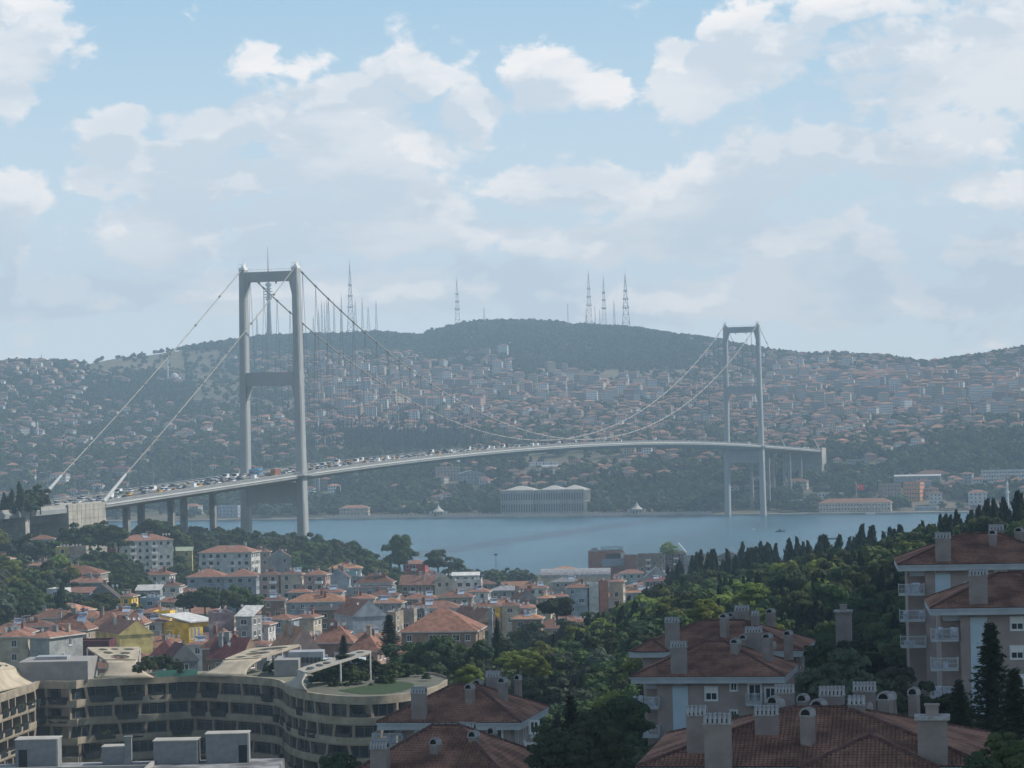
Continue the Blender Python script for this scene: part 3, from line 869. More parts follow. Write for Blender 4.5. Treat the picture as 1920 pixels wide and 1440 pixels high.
def vehicle(t, s, col, body, lab, name=None, grp='cars crossing the bridge deck', back=False, uniq=False):
    p = B(t, s, deckz(t) + .01)
    o = link(name or {'car': 'car', 'van': 'van', 'bus': 'bus', 'truck': 'truck'}[body], car_mesh(col, body), None, p, yawB + (math.pi if back else 0))
    sl = (deckz(t + 2) - deckz(t - 2)) / 4
    o.rotation_euler[0] = math.atan(sl) * (-1 if back else 1)
    tag(o, lab, body if body != 'car' else ('taxi' if col == 'yellow' else 'car'), grp, uniq, px(p))
    return o
lanes = [(-10.5, 1), (-6.3, 1), (-2.2, 1), (2.2, 0), (6.3, 0), (10.5, 0)]
def seg(t):
    return ('on the approach left of the anchor block' if t < -240 else 'between the anchor block and the near tower' if t < -8 else 'on the near half of the main span' if t < 537 else 'on the far half of the main span' if t < 1074 else 'beyond the far tower')
rc = random.Random(5); ncar = 0
for li, (s, back) in enumerate(lanes):
    t = -400 + 9 * li
    while t < 1310:
        gap = 9 + rc.expovariate(1 / (9.0 if t < 200 else 14.0)) * (1.25 if back == 0 else 1.0)
        t += gap
        if -36 < t < -2 and s in (2.2, 6.3, 10.5, -2.2): continue
        col = rc.choices(['white', 'silver', 'black', 'grey', 'yellow', 'red', 'blue', 'green'], [36, 18, 14, 12, 12, 2, 3, 1])[0]
        body = rc.choices(['car', 'van'], [90, 10])[0]
        if body == 'van': col = rc.choice(['white', 'white', 'grey']); t += 2
        nm = 'taxi' if (col == 'yellow' and body == 'car') else body
        vehicle(t, s + rc.uniform(-.3, .3), col, body, f'{col} {nm} {seg(t)}', name=nm, back=bool(back), grp=f'{col} {nm}s {seg(t)}')
        ncar += 1
for s, w0 in ((-20, 1), (-26, 1), (-34, 0), (-42, 0)):
    for t in (-400, -372, -340, -318, -296):
        t += rc.uniform(-6, 6); col = rc.choice(['white', 'white', 'silver', 'grey'])
        vehicle(t, s, col, 'car', f'{col} car on the wide approach road behind the barrier', grp=f'{col} cars on the wide approach road')
vehicle(-9, -6, 'skyblue', 'bus', 'blue and white bus passing between the legs of the near bridge tower', uniq=True, grp='large vehicles by the near tower')
vehicle(-12, 6.3, 'brown', 'truck', 'reddish brown truck with a high load between the near tower legs', uniq=True, grp='large vehicles by the near tower')
vehicle(-24, 10.5, 'yellow', 'car', 'orange yellow taxi just left of the truck at the near tower', 'taxi', uniq=True)
vehicle(-31, 2.2, 'white', 'car', 'white car behind the yellow taxi at the near tower', uniq=True)
vehicle(610, -2.2, 'grey', 'bus', 'dark bus at the middle of the main span', uniq=True)
vehicle(-352, -12, 'white', 'truck', 'long white lorry on the wide approach road at the left', uniq=True)
# ------------------------------------------------------------------ masts on the hill
M_mast = mat('mast_steel', (.20, .21, .22), .6, .15)
M_mastr = mat('mast_red_paint', (.35, .12, .09), .6, .15)
def lattice(x, ytop, ybase, D, wpx, lab, guy=False, spire=.16):
    p = P(x, ybase, D); top = P(x, ytop, D).z; g = float(far_z(p.x, p.y)); h = top - g + 2
    o = empty('lattice_mast', (p.x, p.y, g - 2)); w0 = wpx * D / F
    body = MB(); hs = h * (1 - spire); wt = max(1.1, w0 * .16)
    th = max(.42, w0 * .045)
    n_ = max(6, int(hs / max(5.0, w0 * .8)))
    lv = [i / n_ for i in range(n_ + 1)]
    wd = lambda k: w0 + (wt - w0) * (k ** .72)
    C = [[(sx * wd(k) / 2, sy * wd(k) / 2, hs * k) for sx, sy in ((-1, -1), (1, -1), (1, 1), (-1, 1))] for k in lv]
    for a, b in zip(C[:-1], C[1:]):
        for i in range(4):
            j = (i + 1) % 4
            body.tube(a[i], b[i], th * .55, None, 4, 0, False); body.tube(a[i], b[j], th * .32, None, 3, 0, False); body.tube(a[j], b[i], th * .32, None, 3, 0, False); body.tube(b[i], b[j], th * .32, None, 3, 0, False)
    body.build('lattice', M_mast, o)
    m2 = MB(); m2.tube((0, 0, hs - 1), (0, 0, hs + (h - hs) * .55), wt * .38, wt * .30, 6); m2.tube((0, 0, hs + (h - hs) * .5), (0, 0, h), wt * .16, .12, 5)
    m2.build('antenna', M_mastr, o)
    if wpx > 9:
        m3 = MB()
        for k in (.45, .62, .78): 
            z = hs * k; q = wd(k) * .62; m3.box(-q, q, -q, q, z, z + .8)
            for a in range(4): m3.tube((q * math.cos(a * 1.57), q * math.sin(a * 1.57), z + .8), (q * math.cos(a * 1.57), q * math.sin(a * 1.57), z + 3), .8, None, 8)
        m3.build('antenna_platform', M_mast, o)
    tag(o, lab, 'mast', 'broadcast masts on the hilltop', True, (x, ybase))
for a in [(858, 518, 608, 5100, 12, 'red tipped lattice mast standing alone above the wooded hilltop'), (908, 573, 606, 5120, 6, 'short square lattice mast on the hilltop trees'),
          (1105, 505, 606, 5050, 13, 'tallest lattice mast of the hilltop trio'), (1133, 515, 608, 5020, 11, 'middle lattice mast of the hilltop trio'), (1174, 508, 613, 4990, 17, 'widest lattice mast at the right end of the hilltop group'),
          (1152, 560, 611, 5000, 6, 'small mast between the two right hilltop masts'), (658, 486, 622, 5020, 15, 'tallest lattice mast right of the near bridge tower'),
          (706, 560, 619, 5010, 6, 'slim mast at the right end of the cluster near the main cable'), (680, 555, 620, 5020, 6, 'slim mast just right of the tallest cluster mast'),
          (691, 572, 620, 5020, 9, 'stubby mast crowded with antennas between two slim masts'), (641, 547, 624, 5030, 5, 'slim mast just left of the tallest cluster mast'),
          (627, 560, 624, 5040, 5, 'thin mast in front of the pale sky above the main cable'), (614, 557, 625, 5040, 9, 'mast with side antennas in the middle of the cluster'),
          (604, 560, 625, 5030, 5, 'dark slender mast right beside the near tower'), (598, 578, 625, 5030, 4, 'shortest thin mast beside the near tower'), (588, 592, 626, 5030, 4, 'very small mast next to the near tower leg'),
          (482, 585, 625, 5040, 5, 'small mast seen left of the concrete tower between the bridge legs'), (667, 560, 621, 5030, 9, 'lower lattice mast tucked against the tallest cluster mast')]:
    lattice(*a)
for x, yt, yb, lab in ((1065, 570, 604, 'lone thin pole on the crest left of the mast trio'), (1099, 578, 606, 'thin pole left of the tallest trio mast'), (1116, 575, 607, 'thin pole between the first two trio masts'), (1125, 580, 607, 'short thin pole by the middle trio mast'),
                       (609, 565, 625, 'thin pole within the mast cluster right of the near tower'), (78, 664, 676, 'dark thin minaret on the skyline at the far left')):
    p = P(x, yb, 5030 if x > 300 else 4300); g = float(far_z(p.x, p.y)); mb = MB(); mb.tube((0, 0, 0), (0, 0, P(x, yt, p.y).z - g + 2), .75, .35, 6)
    mb.tube((0, 0, 0), (0, 0, 6), 1.5, .8, 6)
    o = mb.build('pole_mast', M_mast, None, loc=(p.x, p.y, g - 2)); tag(o, lab, 'pole', 'thin poles on the skyline', True, (x, yb))
p = P(505, 626, 5050); g = float(far_z(p.x, p.y)); o = empty('television_tower', (p.x, p.y, g - 3)); hp = P(505, 462, 5050).z - g + 3
mpx = 5050 / F
mb = MB(); mb.loft([[(r_ * math.cos(a), r_ * math.sin(a), z) for a in np.linspace(0, 6.283, 13)[:-1]] for r_, z in ((5.2, 0), (4.4, 20), (3.3, 60), (3.0, 72), (2.9, 100))], 0, True, True); mb.build('shaft', M_conc2, o, True)
mb = MB()
for r_, z, hh in ((5.5, 70, 2.5), (7.5, 74, 1.5), (8.2, 79, 1.2), (7.8, 84, 1.2), (6.2, 89, 1.2), (5.2, 94, 5)):
    mb.loft([[(q * math.cos(a), q * math.sin(a), zz) for a in np.linspace(0, 6.283, 17)[:-1]] for q, zz in ((r_ * .8, z), (r_, z + .4), (r_, z + hh), (r_ * .8, z + hh + .3))], 0, True, True)
mb.build('platform', M_mast, o)
mb = MB(); mb.tube((0, 0, 99), (0, 0, 118), 2.0, 1.3, 8); mb.tube((0, 0, 118), (0, 0, 135), 1.2, .8, 6); mb.tube((0, 0, 135), (0, 0, hp), .7, .3, 6); mb.build('antenna', M_mastr, o)
tag(o, 'concrete television tower with round platforms seen between the near bridge tower legs', 'television tower', uniq=False, at=(505, 560))
# ------------------------------------------------------------------ houses
WIN = {}
M_frame = M_white
def window_mesh(w, h, style='w'):
    k = (round(w, 1), round(h, 1), style)
    if k in WIN: return WIN[k]
    mb = MB(); t = .09; x = w / 2
    for a, b, c, d in ((-x, x, 0, t), (-x, x, h - t, h), (-x, -x + t, t, h - t), (x - t, x, t, h - t), (-t / 3, t / 3, t, h - t)):
        mb.box(a, b, -.06, .02, c, d, 0)
    mb.quad([(-x + t, -.012, t), (x - t, -.012, t), (x - t, -.012, h - t), (-x + t, -.012, h - t)], 1)
    mb.box(-x - .08, x + .08, -.14, .0, -.09, 0, 0)
    fr = {'w': M_white, 'd': mat('brown_frame', (.12, .07, .05)), 'g': M_steel}[style]
    WIN[k] = mb.mesh('window', [fr, M_glass if (hash(k) % 3) else M_glass2])
    return WIN[k]
BALC = {}
def balcony_mesh(w, col):
    k = (round(w, 1), col)
    if k in BALC: return BALC[k]
    mb = MB(); x = w / 2
    mb.box(-x, x, -1.2, -.01, -.15, 0, 0); mb.box(-x, x, -1.2, -1.1, 0, .95, 0); mb.box(-x, -x + .1, -1.1, -.01, 0, .95, 0); mb.box(x - .1, x, -1.1, -.01, 0, .95, 0)
    BALC[k] = mb.mesh('balcony', wallm(col)); return BALC[k]
def hip_roof(mb, w, d, z, rise, ov=.55, mi=0, fascia=.28, ridge=None, gable=False, axis='x'):
    "roof on a w x d box at height z"
    x = w / 2 + ov; y = d / 2 + ov
    if axis == 'y': sw = True
    else: sw = False
    a, b = (y, x) if sw else (x, y)      # a: along the ridge
    r = a if gable else max(a - b, a * .12)
    f = (lambda p: (p[1], p[0], p[2])) if sw else (lambda p: p)
    E = [(-a, -b, z), (a, -b, z), (a, b, z), (-a, b, z)]; L = [(q[0], q[1], z - fascia) for q in E]
    T = [(-r, 0, z + rise), (r, 0, z + rise)]
    i = len(mb.v)
    pts = [f(q) for q in E + L + T]; mb.v += pts
    fl = [(0, 1, 9, 8), (2, 3, 8, 9), (1, 2, 9), (3, 0, 8), (4, 5, 1, 0), (5, 6, 2, 1), (6, 7, 3, 2), (7, 4, 0, 3), (7, 6, 5, 4)]
    for k, q in enumerate(fl):
        if gable and k in (2, 3): m_ = 1
        else: m_ = mi if k < 4 else 1
        q = q[::-1] if sw else q
        mb.f.append(tuple(i + t for t in q)); mb.m.append(m_)
def house(x0, x1, yb, D, fl, yaw, wall, roof, typ='hip', d=None, lab=None, rise=None, near=True, win='w', grp='town houses', wcol=2.6, skip=.12, balc=None, uniq=True, z_eave=None, name=None, clutter=True, wallpar=None, fh=2.85, seed=None, cat='house'):
    """x0..x1: photo columns of the front, yb: eave row, D: distance, fl: storeys"""
    r = random.Random(seed if seed is not None else int(x0 * 7 + yb * 13 + D))
    if balc is None: balc = r.choice((0, 0, 1, 1, 2)) if near and fl > 1 and skip < .5 else 0
    c = P((x0 + x1) / 2, yb, D); wd = (x1 - x0) * D / F / max(.5, math.cos(R(yaw)))
    if d is None: d = max(7.0, min(wd * .75, 12))
    ze = c.z if z_eave is None else z_eave
    # front centre at c, body behind it
    ya = R(yaw); cen = Vector((c.x - math.sin(ya) * -1 * d / 2 * -1, c.y + math.cos(ya) * d / 2, 0))
    cen = Vector((c.x, c.y, 0)) + Vector((-math.sin(ya), math.cos(ya), 0)) * d / 2
    if near: g = min(float(near_z(cen.x + a, cen.y + b)[0]) for a in (-wd / 2, wd / 2) for b in (-d / 2, d / 2)) - 1
    else: g = float(far_z(cen.x, cen.y)) - 3
    g = min(g, ze - fl * fh - .3)
    o = empty(name or ('apartment_house' if fl > 3 else 'house'), (cen.x, cen.y, g), ya)
    H = ze - g
    mb = MB(); mb.box(-wd / 2, wd / 2, -d / 2, d / 2, 0, H)
    wm = wallm(wall)
    if typ == 'flat':
        wp = MB(); wp = mb
        mb.box(-wd / 2, wd / 2, -d / 2, -d / 2 + .25, H, H + .55); mb.box(-wd / 2, wd / 2, d / 2 - .25, d / 2, H, H + .55); mb.box(-wd / 2, -wd / 2 + .25, -d / 2 + .25, d / 2 - .25, H, H + .55); mb.box(wd / 2 - .25, wd / 2, -d / 2 + .25, d / 2 - .25, H, H + .55)
    mb.build('wall', wm, o)
    mb = MB(); rise = rise if rise is not None else min(wd, d) * .5 * .42
    ax = 'x' if wd >= d else 'y'
    if typ == 'hip': hip_roof(mb, wd, d, H + .28, rise, axis=ax)
    elif typ == 'gable': hip_roof(mb, wd, d, H + .28, rise, gable=True, axis='x')
    elif typ == 'gablef': hip_roof(mb, wd, d, H + .28, rise, ov=.25, gable=True, axis='y')
    elif typ == 'shed':
        x, y = wd / 2 + .4, d / 2 + .4
        mb.hexa([(-x, -y, H + .02), (x, -y, H + .02), (x, y, H + rise), (-x, y, H + rise), (-x, -y, H + .22), (x, -y, H + .22), (x, y, H + rise + .2), (-x, y, H + rise + .2)])
    elif typ == 'barrel':
        rg = []
        for xx in (-wd / 2 - .2, wd / 2 + .2): rg.append([(xx, (d / 2 + .2) * math.cos(a), H + rise * math.sin(a)) for a in np.linspace(math.pi, 0, 11)])
        mb.loft(rg, 0, False); mb.quad(rg[0][::-1], 1); mb.quad(rg[1], 1)
    else: mb.box(-wd / 2 + .25, wd / 2 - .25, -d / 2 + .25, d / 2 - .25, H + .004, H + .12)
    ro = mb.build('roof', [roofm(roof), wm if typ in ('gable', 'gablef', 'barrel') else mat('pale_fascia', (.45, .44, .42))], o)
    # windows
    near_w = near and D < 960
    bulk = MB(); nb = 0
    faces = [(0, wd, -d / 2), (1, d, wd / 2), (-1, d, -wd / 2)]
    for fc, L, off in faces:
        if wallpar and fc in wallpar: continue
        if fc == 1 and yaw > 8: continue
        if fc == -1 and yaw < -8: continue
        n_ = max(1, int((L - 1.2) / wcol)); st = (L - 1.0) / n_
        for f_ in range(fl):
            z = H - (f_ + 1) * fh + .95
            if z < .6: continue
            for k in range(n_):
                if r.random() < skip: continue
                u = -L / 2 + .5 + st * (k + .5)
                ww, hh = (1.2, 1.45) if r.random() < .7 else (1.7, 1.4)
                ww = min(ww, st - .3)
                if fc == 0: loc = (u, off - .005, z); rz = 0
                elif fc == 1: loc = (off + .005, u, z); rz = math.pi / 2
                else: loc = (off - .005, -u, z); rz = -math.pi / 2
                bal = fc == 0 and balc and (k % 3 == 1)
                if near_w:
                    link('window', window_mesh(ww, hh, win), o, loc, rz)
                    if bal: link('balcony', balcony_mesh(min(3.0, st * 1.5), 'white' if balc == 1 else wall), o, (u, off - .006, z - .85), 0)
                else:
                    M = Matrix.Translation(loc) @ Matrix.Rotation(rz, 4, 'Z'); x = ww / 2
                    bulk.box(-x - .1, x + .1, -.05, 0, -.1, hh + .1, 0, M)
                    bulk.quad([M @ Vector(q) for q in ((-x, -.06, 0), (x, -.06, 0), (x, -.06, hh), (-x, -.06, hh))], 1); nb += 1
                    if bal: bulk.box(-1.3, 1.3, -1.1, 0, -.9, -.05, 0, M)
    if nb: stuff(bulk.build('windows', [M_white if win == 'w' else wm, M_glass], o))
    if clutter and near and D < 1250:
        for _ in range(r.choice((1, 2, 3))):
            mb = MB(); u = r.uniform(-wd * .3, wd * .3); v_ = r.uniform(-d * .25, d * .25); s = r.uniform(.3, .55)
            mb.box(u - s, u + s, v_ - s * .8, v_ + s * .8, H, H + rise + r.uniform(.6, 1.3)); mb.box(u - s - .1, u + s + .1, v_ - s, v_ + s, H + rise + 1.3, H + rise + 1.42)
            if typ in ('hip', 'gable', 'gablef'): link('chimney', mb.mesh('chimney', wallm(r.choice(('grey', 'beige', 'brick')))), ro)
        if r.random() < .75:
            u = r.uniform(-wd * .35, wd * .35); v_ = -d * r.uniform(.1, .35); zz = H + .3 + rise * (1 - abs(v_) / (d / 2 + .5)) if typ != 'flat' else H + .2
            for q in range(r.choice((1, 2, 3))):
                a = u + q * 1.3; mb = MB()
                mb.loft([[(a + .42 * math.cos(t) * k, v_ - .25 * k * 0 - (.12 if k else 0) + .12 * (1 - k), zz + .8 + .42 * math.sin(t) * k) for t in np.linspace(0, 6.283, 9)[:-1]] for k in (.05, 1)], 0, True); mb.tube((a, v_ + .1, zz), (a, v_ + .1, zz + .8), .04, None, 4)
                mb.build('satellite_dish', M_white, o)
        if r.random() < .4 and typ == 'hip':
            mb = MB(); u = r.uniform(-wd * .3, wd * .2); y1 = -(d / 2) * .7; z1 = H + .45 + rise * .3; y2 = -(d / 2) * .25; z2 = H + .5 + rise * .75
            mb.hexa([(u, y1, z1), (u + 2.2, y1, z1), (u + 2.2, y2, z2), (u, y2, z2), (u, y1, z1 + .12), (u + 2.2, y1, z1 + .12), (u + 2.2, y2, z2 + .12), (u, y2, z2 + .12)])
            mb.tube((u - .1, y2 + .2, z2 + .5), (u + 2.3, y2 + .2, z2 + .5), .3, None, 8, 0)
            mb.build('solar_heater', mat('solar_panel', (.30, .36, .44), .2, .1, 1, .6), o)
    if lab is None:
        fw = {1: 'one storey', 2: 'two storey', 3: 'three storey', 4: 'four storey', 5: 'five storey'}.get(fl, 'tall')
        sz = 'long ' if wd > 18 else 'narrow ' if wd < 8.5 else ''
        rf = {'hip': 'hipped', 'gable': 'gabled', 'gablef': 'gabled', 'flat': 'flat', 'shed': 'sloping', 'barrel': 'vaulted'}[typ]
        lab = f'{sz}{wall} {fw} house with {rf} {roof} roof'
    tag(o, lab, cat, grp, uniq, ((x0 + x1) / 2, yb + 8))
    return o, ro, wd, d, H
H_ = house
TOWN = [
 # x0,x1,y_eave,D,floors,yaw,wall,roof,type,kw
 (229, 322, 1014, 1205, 5, 18, 'white', 'rust', 'hip', dict(d=13, rise=2.2, balc=1, lab='tall pale grey apartment block with bay windows left of the white terrace', wallpar=(-1,))),
 (163, 232, 1008, 1250, 2, 8, 'red', 'maroon', 'hip', dict(rise=4, lab='dark red house with maroon roof behind the tall apartment block')),
 (58, 100, 1012, 1120, 3, 5, 'beige', 'rust', 'hip', {}), (104, 130, 1028, 1090, 3, 0, 'ochre', 'brown', 'flat', {}), (130, 161, 1027, 1085, 3, 0, 'beige', 'brown', 'flat', {}),
 (54, 86, 1061, 960, 3, -12, 'cream', 'orange', 'hip', {}), (90, 187, 1078, 950, 2, -6, 'beige', 'rust', 'hip', dict(win='w')), (124, 190, 1094, 905, 3, -4, 'grey', 'brown', 'hip', {}),
 (87, 118, 1107, 850, 4, -12, 'white', 'white', 'flat', dict(lab='white modern house with flat roof at the left edge of the town')), (126, 168, 1113, 870, 3, -8, 'blue', 'brown', 'shed', {}),
 (58, 86, 1122, 830, 2, -10, 'brown', 'brown', 'flat', {}),
 (162, 222, 1124, 860, 2, 0, 'darkgrey', 'dark', 'gablef', dict(rise=4.2, lab='dark grey gable fronted house among trees left of centre', skip=.9)),
 (225, 247, 1120, 835, 2, -8, 'yellow', 'brown', 'hip', dict(lab='small yellow house below the dark gabled house')), (262, 318, 1079, 1050, 2, -8, 'white', 'rust', 'hip', {}),
 (372, 472, 1037, 1150, 3, -12, 'white', 'red', 'hip', dict(balc=1, d=12, lab='white three storey terrace with red roof and awnings on the left hillside')),
 (350, 420, 1083, 1010, 3, -3, 'blue', 'rust', 'hip', dict(d=12)), (420, 480, 1082, 1000, 3, -3, 'blue', 'brown', 'hip', dict(d=12)),
 (486, 522, 1079, 990, 3, -4, 'pink', 'brown', 'hip', {}), (526, 564, 1078, 990, 3, -4, 'cream', 'brown', 'hip', {}), (569, 610, 1079, 985, 3, -10, 'pink', 'rust', 'hip', {}),
 (504, 545, 1046, 1150, 2, 5, 'grey', 'rust', 'gablef', dict(rise=3.2, skip=.8)), (474, 505, 1036, 1180, 2, 0, 'beige', 'red', 'hip', {}),
 (613, 655, 1085, 1010, 3, 0, 'blue', 'brown', 'gablef', dict(rise=3.2, skip=.9)), (655, 690, 1085, 1040, 1, 0, 'grey', 'brown', 'flat', {}),
 (617, 676, 1067, 1150, 1, 0, 'white', 'orange', 'hip', dict(lab='low white pavilion with wide orange roof near the shore')),
 (650, 735, 1104, 950, 1, -5, 'grey', 'brown', 'flat', dict(wcol=4)), (668, 734, 1094, 965, 1, -5, 'white', 'brown', 'hip', dict(rise=3)),
 (750, 812, 1098, 1060, 2, -10, 'brown', 'brown', 'gable', dict(rise=3.5)), (815, 847, 1090, 1060, 1, 12, 'cream', 'grey', 'gablef', dict(rise=2.6, d=16)),
 (852, 902, 1090, 1070, 1, -3, 'white', 'white', 'flat', {}), (848, 898, 1080, 1130, 1, 0, 'white', 'white', 'shed', dict(rise=1)),
 (537, 650, 1130, 850, 1, -4, 'blue', 'orange', 'hip', dict(rise=2.2, d=10, lab='long low house with bright orange roof right of the round tree cluster')),
 (490, 533, 1127, 890, 2, 0, 'brown', 'brown', 'hip', {}), (586, 629, 1146, 790, 3, -6, 'brown', 'dark', 'shed', dict(rise=.8)), (631, 658, 1148, 780, 3, -12, 'beige', 'brown', 'flat', dict(balc=2)),
 (662, 722, 1156, 760, 3, 24, 'blue', 'rust', 'gablef', dict(rise=4, d=14, skip=1, lab='large windowless grey gabled house in the town centre')), (724, 742, 1151, 770, 3, -15, 'beige', 'rust', 'flat', {}), (744, 776, 1146, 790, 4, -5, 'beige', 'brown', 'flat', {}), (777, 796, 1146, 800, 4, -5, 'darkgrey', 'grey', 'flat', {}),
 (760, 862, 1142, 830, 2, -4, 'white', 'brown', 'hip', dict(d=9)), (860, 886, 1138, 835, 3, -6, 'white', 'grey', 'flat', dict(skip=.9)),
 (500, 545, 1163, 735, 3, -14, 'blue', 'red', 'hip', dict(balc=1)), (547, 588, 1160, 745, 3, -14, 'cream', 'red', 'hip', dict(balc=1)), (478, 503, 1173, 715, 2, -10, 'white', 'red', 'hip', {}),
 (404, 438, 1153, 705, 5, 14, 'mauve', 'dark', 'flat', dict(skip=1, d=12, lab='windowless dull purple block beside the yellow school')), (442, 472, 1157, 700, 4, -16, 'grey', 'white', 'shed', dict(rise=2.2, lab='grey and glass block with a pale sloping roof in the town')),
 (226, 284, 1190, 680, 3, 28, 'ochre', 'brown', 'gablef', dict(rise=3.0, d=17, skip=1, lab='windowless olive gabled warehouse in front of the yellow school')),
 (170, 226, 1176, 725, 2, -6, 'white', 'red', 'hip', dict(rise=3.6)), (230, 268, 1172, 735, 2, -6, 'cream', 'red', 'hip', dict(rise=3.4)), (266, 304, 1168, 745, 2, -8, 'white', 'red', 'hip', {}), (190, 260, 1155, 800, 2, 0, 'brown', 'red', 'hip', {}), (262, 318, 1150, 790, 2, -5, 'brown', 'rust', 'hip', {}),
 (92, 163, 1183, 680, 3, -10, 'beige', 'red', 'hip', dict(rise=3.8, balc=2)), (118, 205, 1206, 640, 2, -4, 'maroon', 'maroon', 'flat', dict(skip=1, lab='low dark maroon wall building left of the curved apartment roof')),
 (0, 52, 1196, 600, 3, 2, 'cream', 'red', 'hip', {}), (54, 94, 1197, 596, 4, -26, 'grey', 'red', 'hip', dict(skip=.75, d=12, lab='pale grey house with a blank side wall at the left edge')),
 (-20, 9, 1050, 1000, 4, -20, 'orange', 'orange', 'hip', dict(lab='orange apartment house cut by the left edge of the picture')),
 (284, 325, 1232, 592, 2, -6, 'brown', 'maroon', 'hip', dict(rise=3, clutter=False)), (322, 370, 1240, 575, 2, 22, 'darkgrey', 'maroon', 'gablef', dict(rise=3.2, clutter=False)), (378, 436, 1218, 610, 2, -18, 'brown', 'rust', 'hip', dict(rise=4)), (352, 388, 1210, 640, 1, -5, 'white', 'red', 'hip', {}),
 (392, 452, 1238, 570, 2, -22, 'brown', 'maroon', 'gable', dict(rise=4)), (452, 500, 1212, 630, 2, -5, 'grey', 'brown', 'hip', {}),
 (540, 600, 1222, 585, 2, 18, 'pink', 'orange', 'gablef', dict(rise=4.6, d=14)), (590, 660, 1207, 640, 2, -6, 'brown', 'rust', 'hip', dict(rise=3.8)), (655, 708, 1222, 615, 2, -14, 'pink', 'rust', 'hip', dict(rise=4)), (604, 650, 1190, 680, 2, -4, 'beige', 'red', 'hip', {}), (662, 712, 1196, 670, 2, -6, 'brown', 'orange', 'hip', {}),
 (756, 818, 1124, 950, 2, -6, 'brown', 'rust', 'hip', {}), (820, 884, 1121, 950, 2, -5, 'beige', 'red', 'hip', {}), (876, 915, 1111, 1010, 2, -8, 'white', 'red', 'hip', {}), (920, 972, 1108, 1060, 2, -4, 'grey', 'grey', 'hip', {}),
 (974, 1024, 1104, 1050, 2, -4, 'white', 'red', 'hip', {}), (972, 1006, 1125, 905, 2, 20, 'darkgrey', 'rust', 'gablef', dict(rise=3, skip=1)), (1008, 1032, 1123, 920, 2, -10, 'cream', 'orange', 'hip', {}), (892, 938, 1138, 850, 2, -5, 'yellow', 'red', 'hip', {}), (940, 972, 1137, 850, 2, -5, 'cream', 'red', 'hip', {}), (974, 1002, 1141, 850, 2, -6, 'white', 'red', 'hip', {}),
 (898, 938, 1166, 785, 2, 26, 'brown', 'red', 'gablef', dict(rise=3.4, d=18, skip=1)), (960, 1014, 1162, 780, 1, -6, 'brown', 'orange', 'hip', {}),
 (1062, 1101, 1103, 950, 3, -3, 'blue', 'rust', 'hip', {}), (1104, 1122, 1097, 950, 4, 2, 'white', 'white', 'flat', dict(skip=1, lab='tall narrow white blank walled house at the edge of the wood')), (1124, 1140, 1092, 955, 5, 2, 'brick', 'brown', 'flat', dict(skip=1, lab='tall narrow brick walled house beside the white blank one')), (1143, 1168, 1092, 965, 4, -8, 'cream', 'rust', 'hip', dict(balc=1)),
 (1036, 1086, 1092, 1160, 1, -2, 'grey', 'grey', 'hip', {}), (1014, 1144, 1082, 1250, 1, -2, 'cream', 'grey', 'barrel', dict(d=14, rise=3.4, skip=1, lab='long shed with curved pale grey roof in front of the red hotel')), (1030, 1090, 1072, 1380, 1, 0, 'orange', 'orange', 'hip', dict(rise=2)),
 (1162, 1206, 1076, 1260, 2, 0, 'teal', 'brown', 'hip', {}), (1208, 1255, 1085, 1180, 2, 0, 'grey', 'grey', 'gablef', dict(rise=4.5)), (1212, 1256, 1090, 1150, 1, 0, 'maroon', 'maroon', 'hip', {}), (1252, 1285, 1082, 1200, 3, 14, 'grey', 'brown', 'gablef', dict(rise=3)),
 (1290, 1336, 1078, 1230, 2, -3, 'brown', 'dark', 'barrel', dict(rise=4)), (1346, 1372, 1070, 1240, 2, 0, 'blue', 'grey', 'flat', {}),
 (1196, 1246, 1041, 1440, 3, 0, 'brown', 'dark', 'flat', {}), (1248, 1286, 1038, 1440, 2, 0, 'maroon', 'dark', 'hip', {}), (1284, 1305, 1044, 1400, 3, 0, 'grey', 'grey', 'flat', dict(skip=.8)), (1305, 1338, 1042, 1420, 3, 0, 'beige', 'dark', 'flat', {}), (1342, 1392, 1046, 1400, 3, -4, 'darkgrey', 'dark', 'gablef', dict(rise=2.8)),
 (1336, 1392, 1056, 1360, 1, 0, 'blue', 'grey', 'flat', {}), (1394, 1430, 1056, 1400, 2, 0, 'orange', 'rust', 'hip', {}), (1430, 1452, 1050, 1310, 2, 24, 'cream', 'orange', 'gablef', dict(rise=5.2, d=17, lab='cream house with a steep orange roof at the water behind the cypresses')), (1452, 1478, 1058, 1300, 2, -5, 'brown', 'rust', 'hip', {}),
 (312, 324, 1020, 1330, 1, 0, 'blue', 'orange', 'hip', {}), (330, 350, 1012, 1340, 2, -20, 'blue', 'white', 'flat', {}), (322, 360, 1034, 1240, 1, 4, 'ochre', 'green', 'shed', {}), (756, 797, 1058, 1330, 2, -10, 'red', 'red', 'hip', {}), (640, 668, 1075, 1130, 1, 0, 'teal', 'brown', 'flat', {}),
 (690, 745, 1118, 930, 1, -5, 'white', 'rust', 'hip', {}), (655, 700, 1124, 900, 2, -4, 'cream', 'red', 'hip', {}), (700, 752, 1132, 880, 2, -8, 'grey', 'orange', 'hip', {}), (255, 300, 1108, 930, 1, 0, 'grey', 'white', 'shed', {}), (262, 300, 1124, 860, 2, -6, 'blue', 'grey', 'flat', {}), (294, 336, 1100, 950, 1, -4, 'white', 'brown', 'hip', {}), (300, 330, 1130, 850, 2, -30, 'grey', 'rust', 'gable', {}),
 (540, 580, 1112, 920, 1, 0, 'grey', 'rust', 'hip', {}), (585, 640, 1112, 910, 1, -5, 'white', 'rust', 'hip', {}), (1040, 1064, 1120, 930, 2, 0, 'grey', 'rust', 'hip', {}),
]
for q in TOWN:
    kw = q[9]
    h = house(*q[:9], **kw)
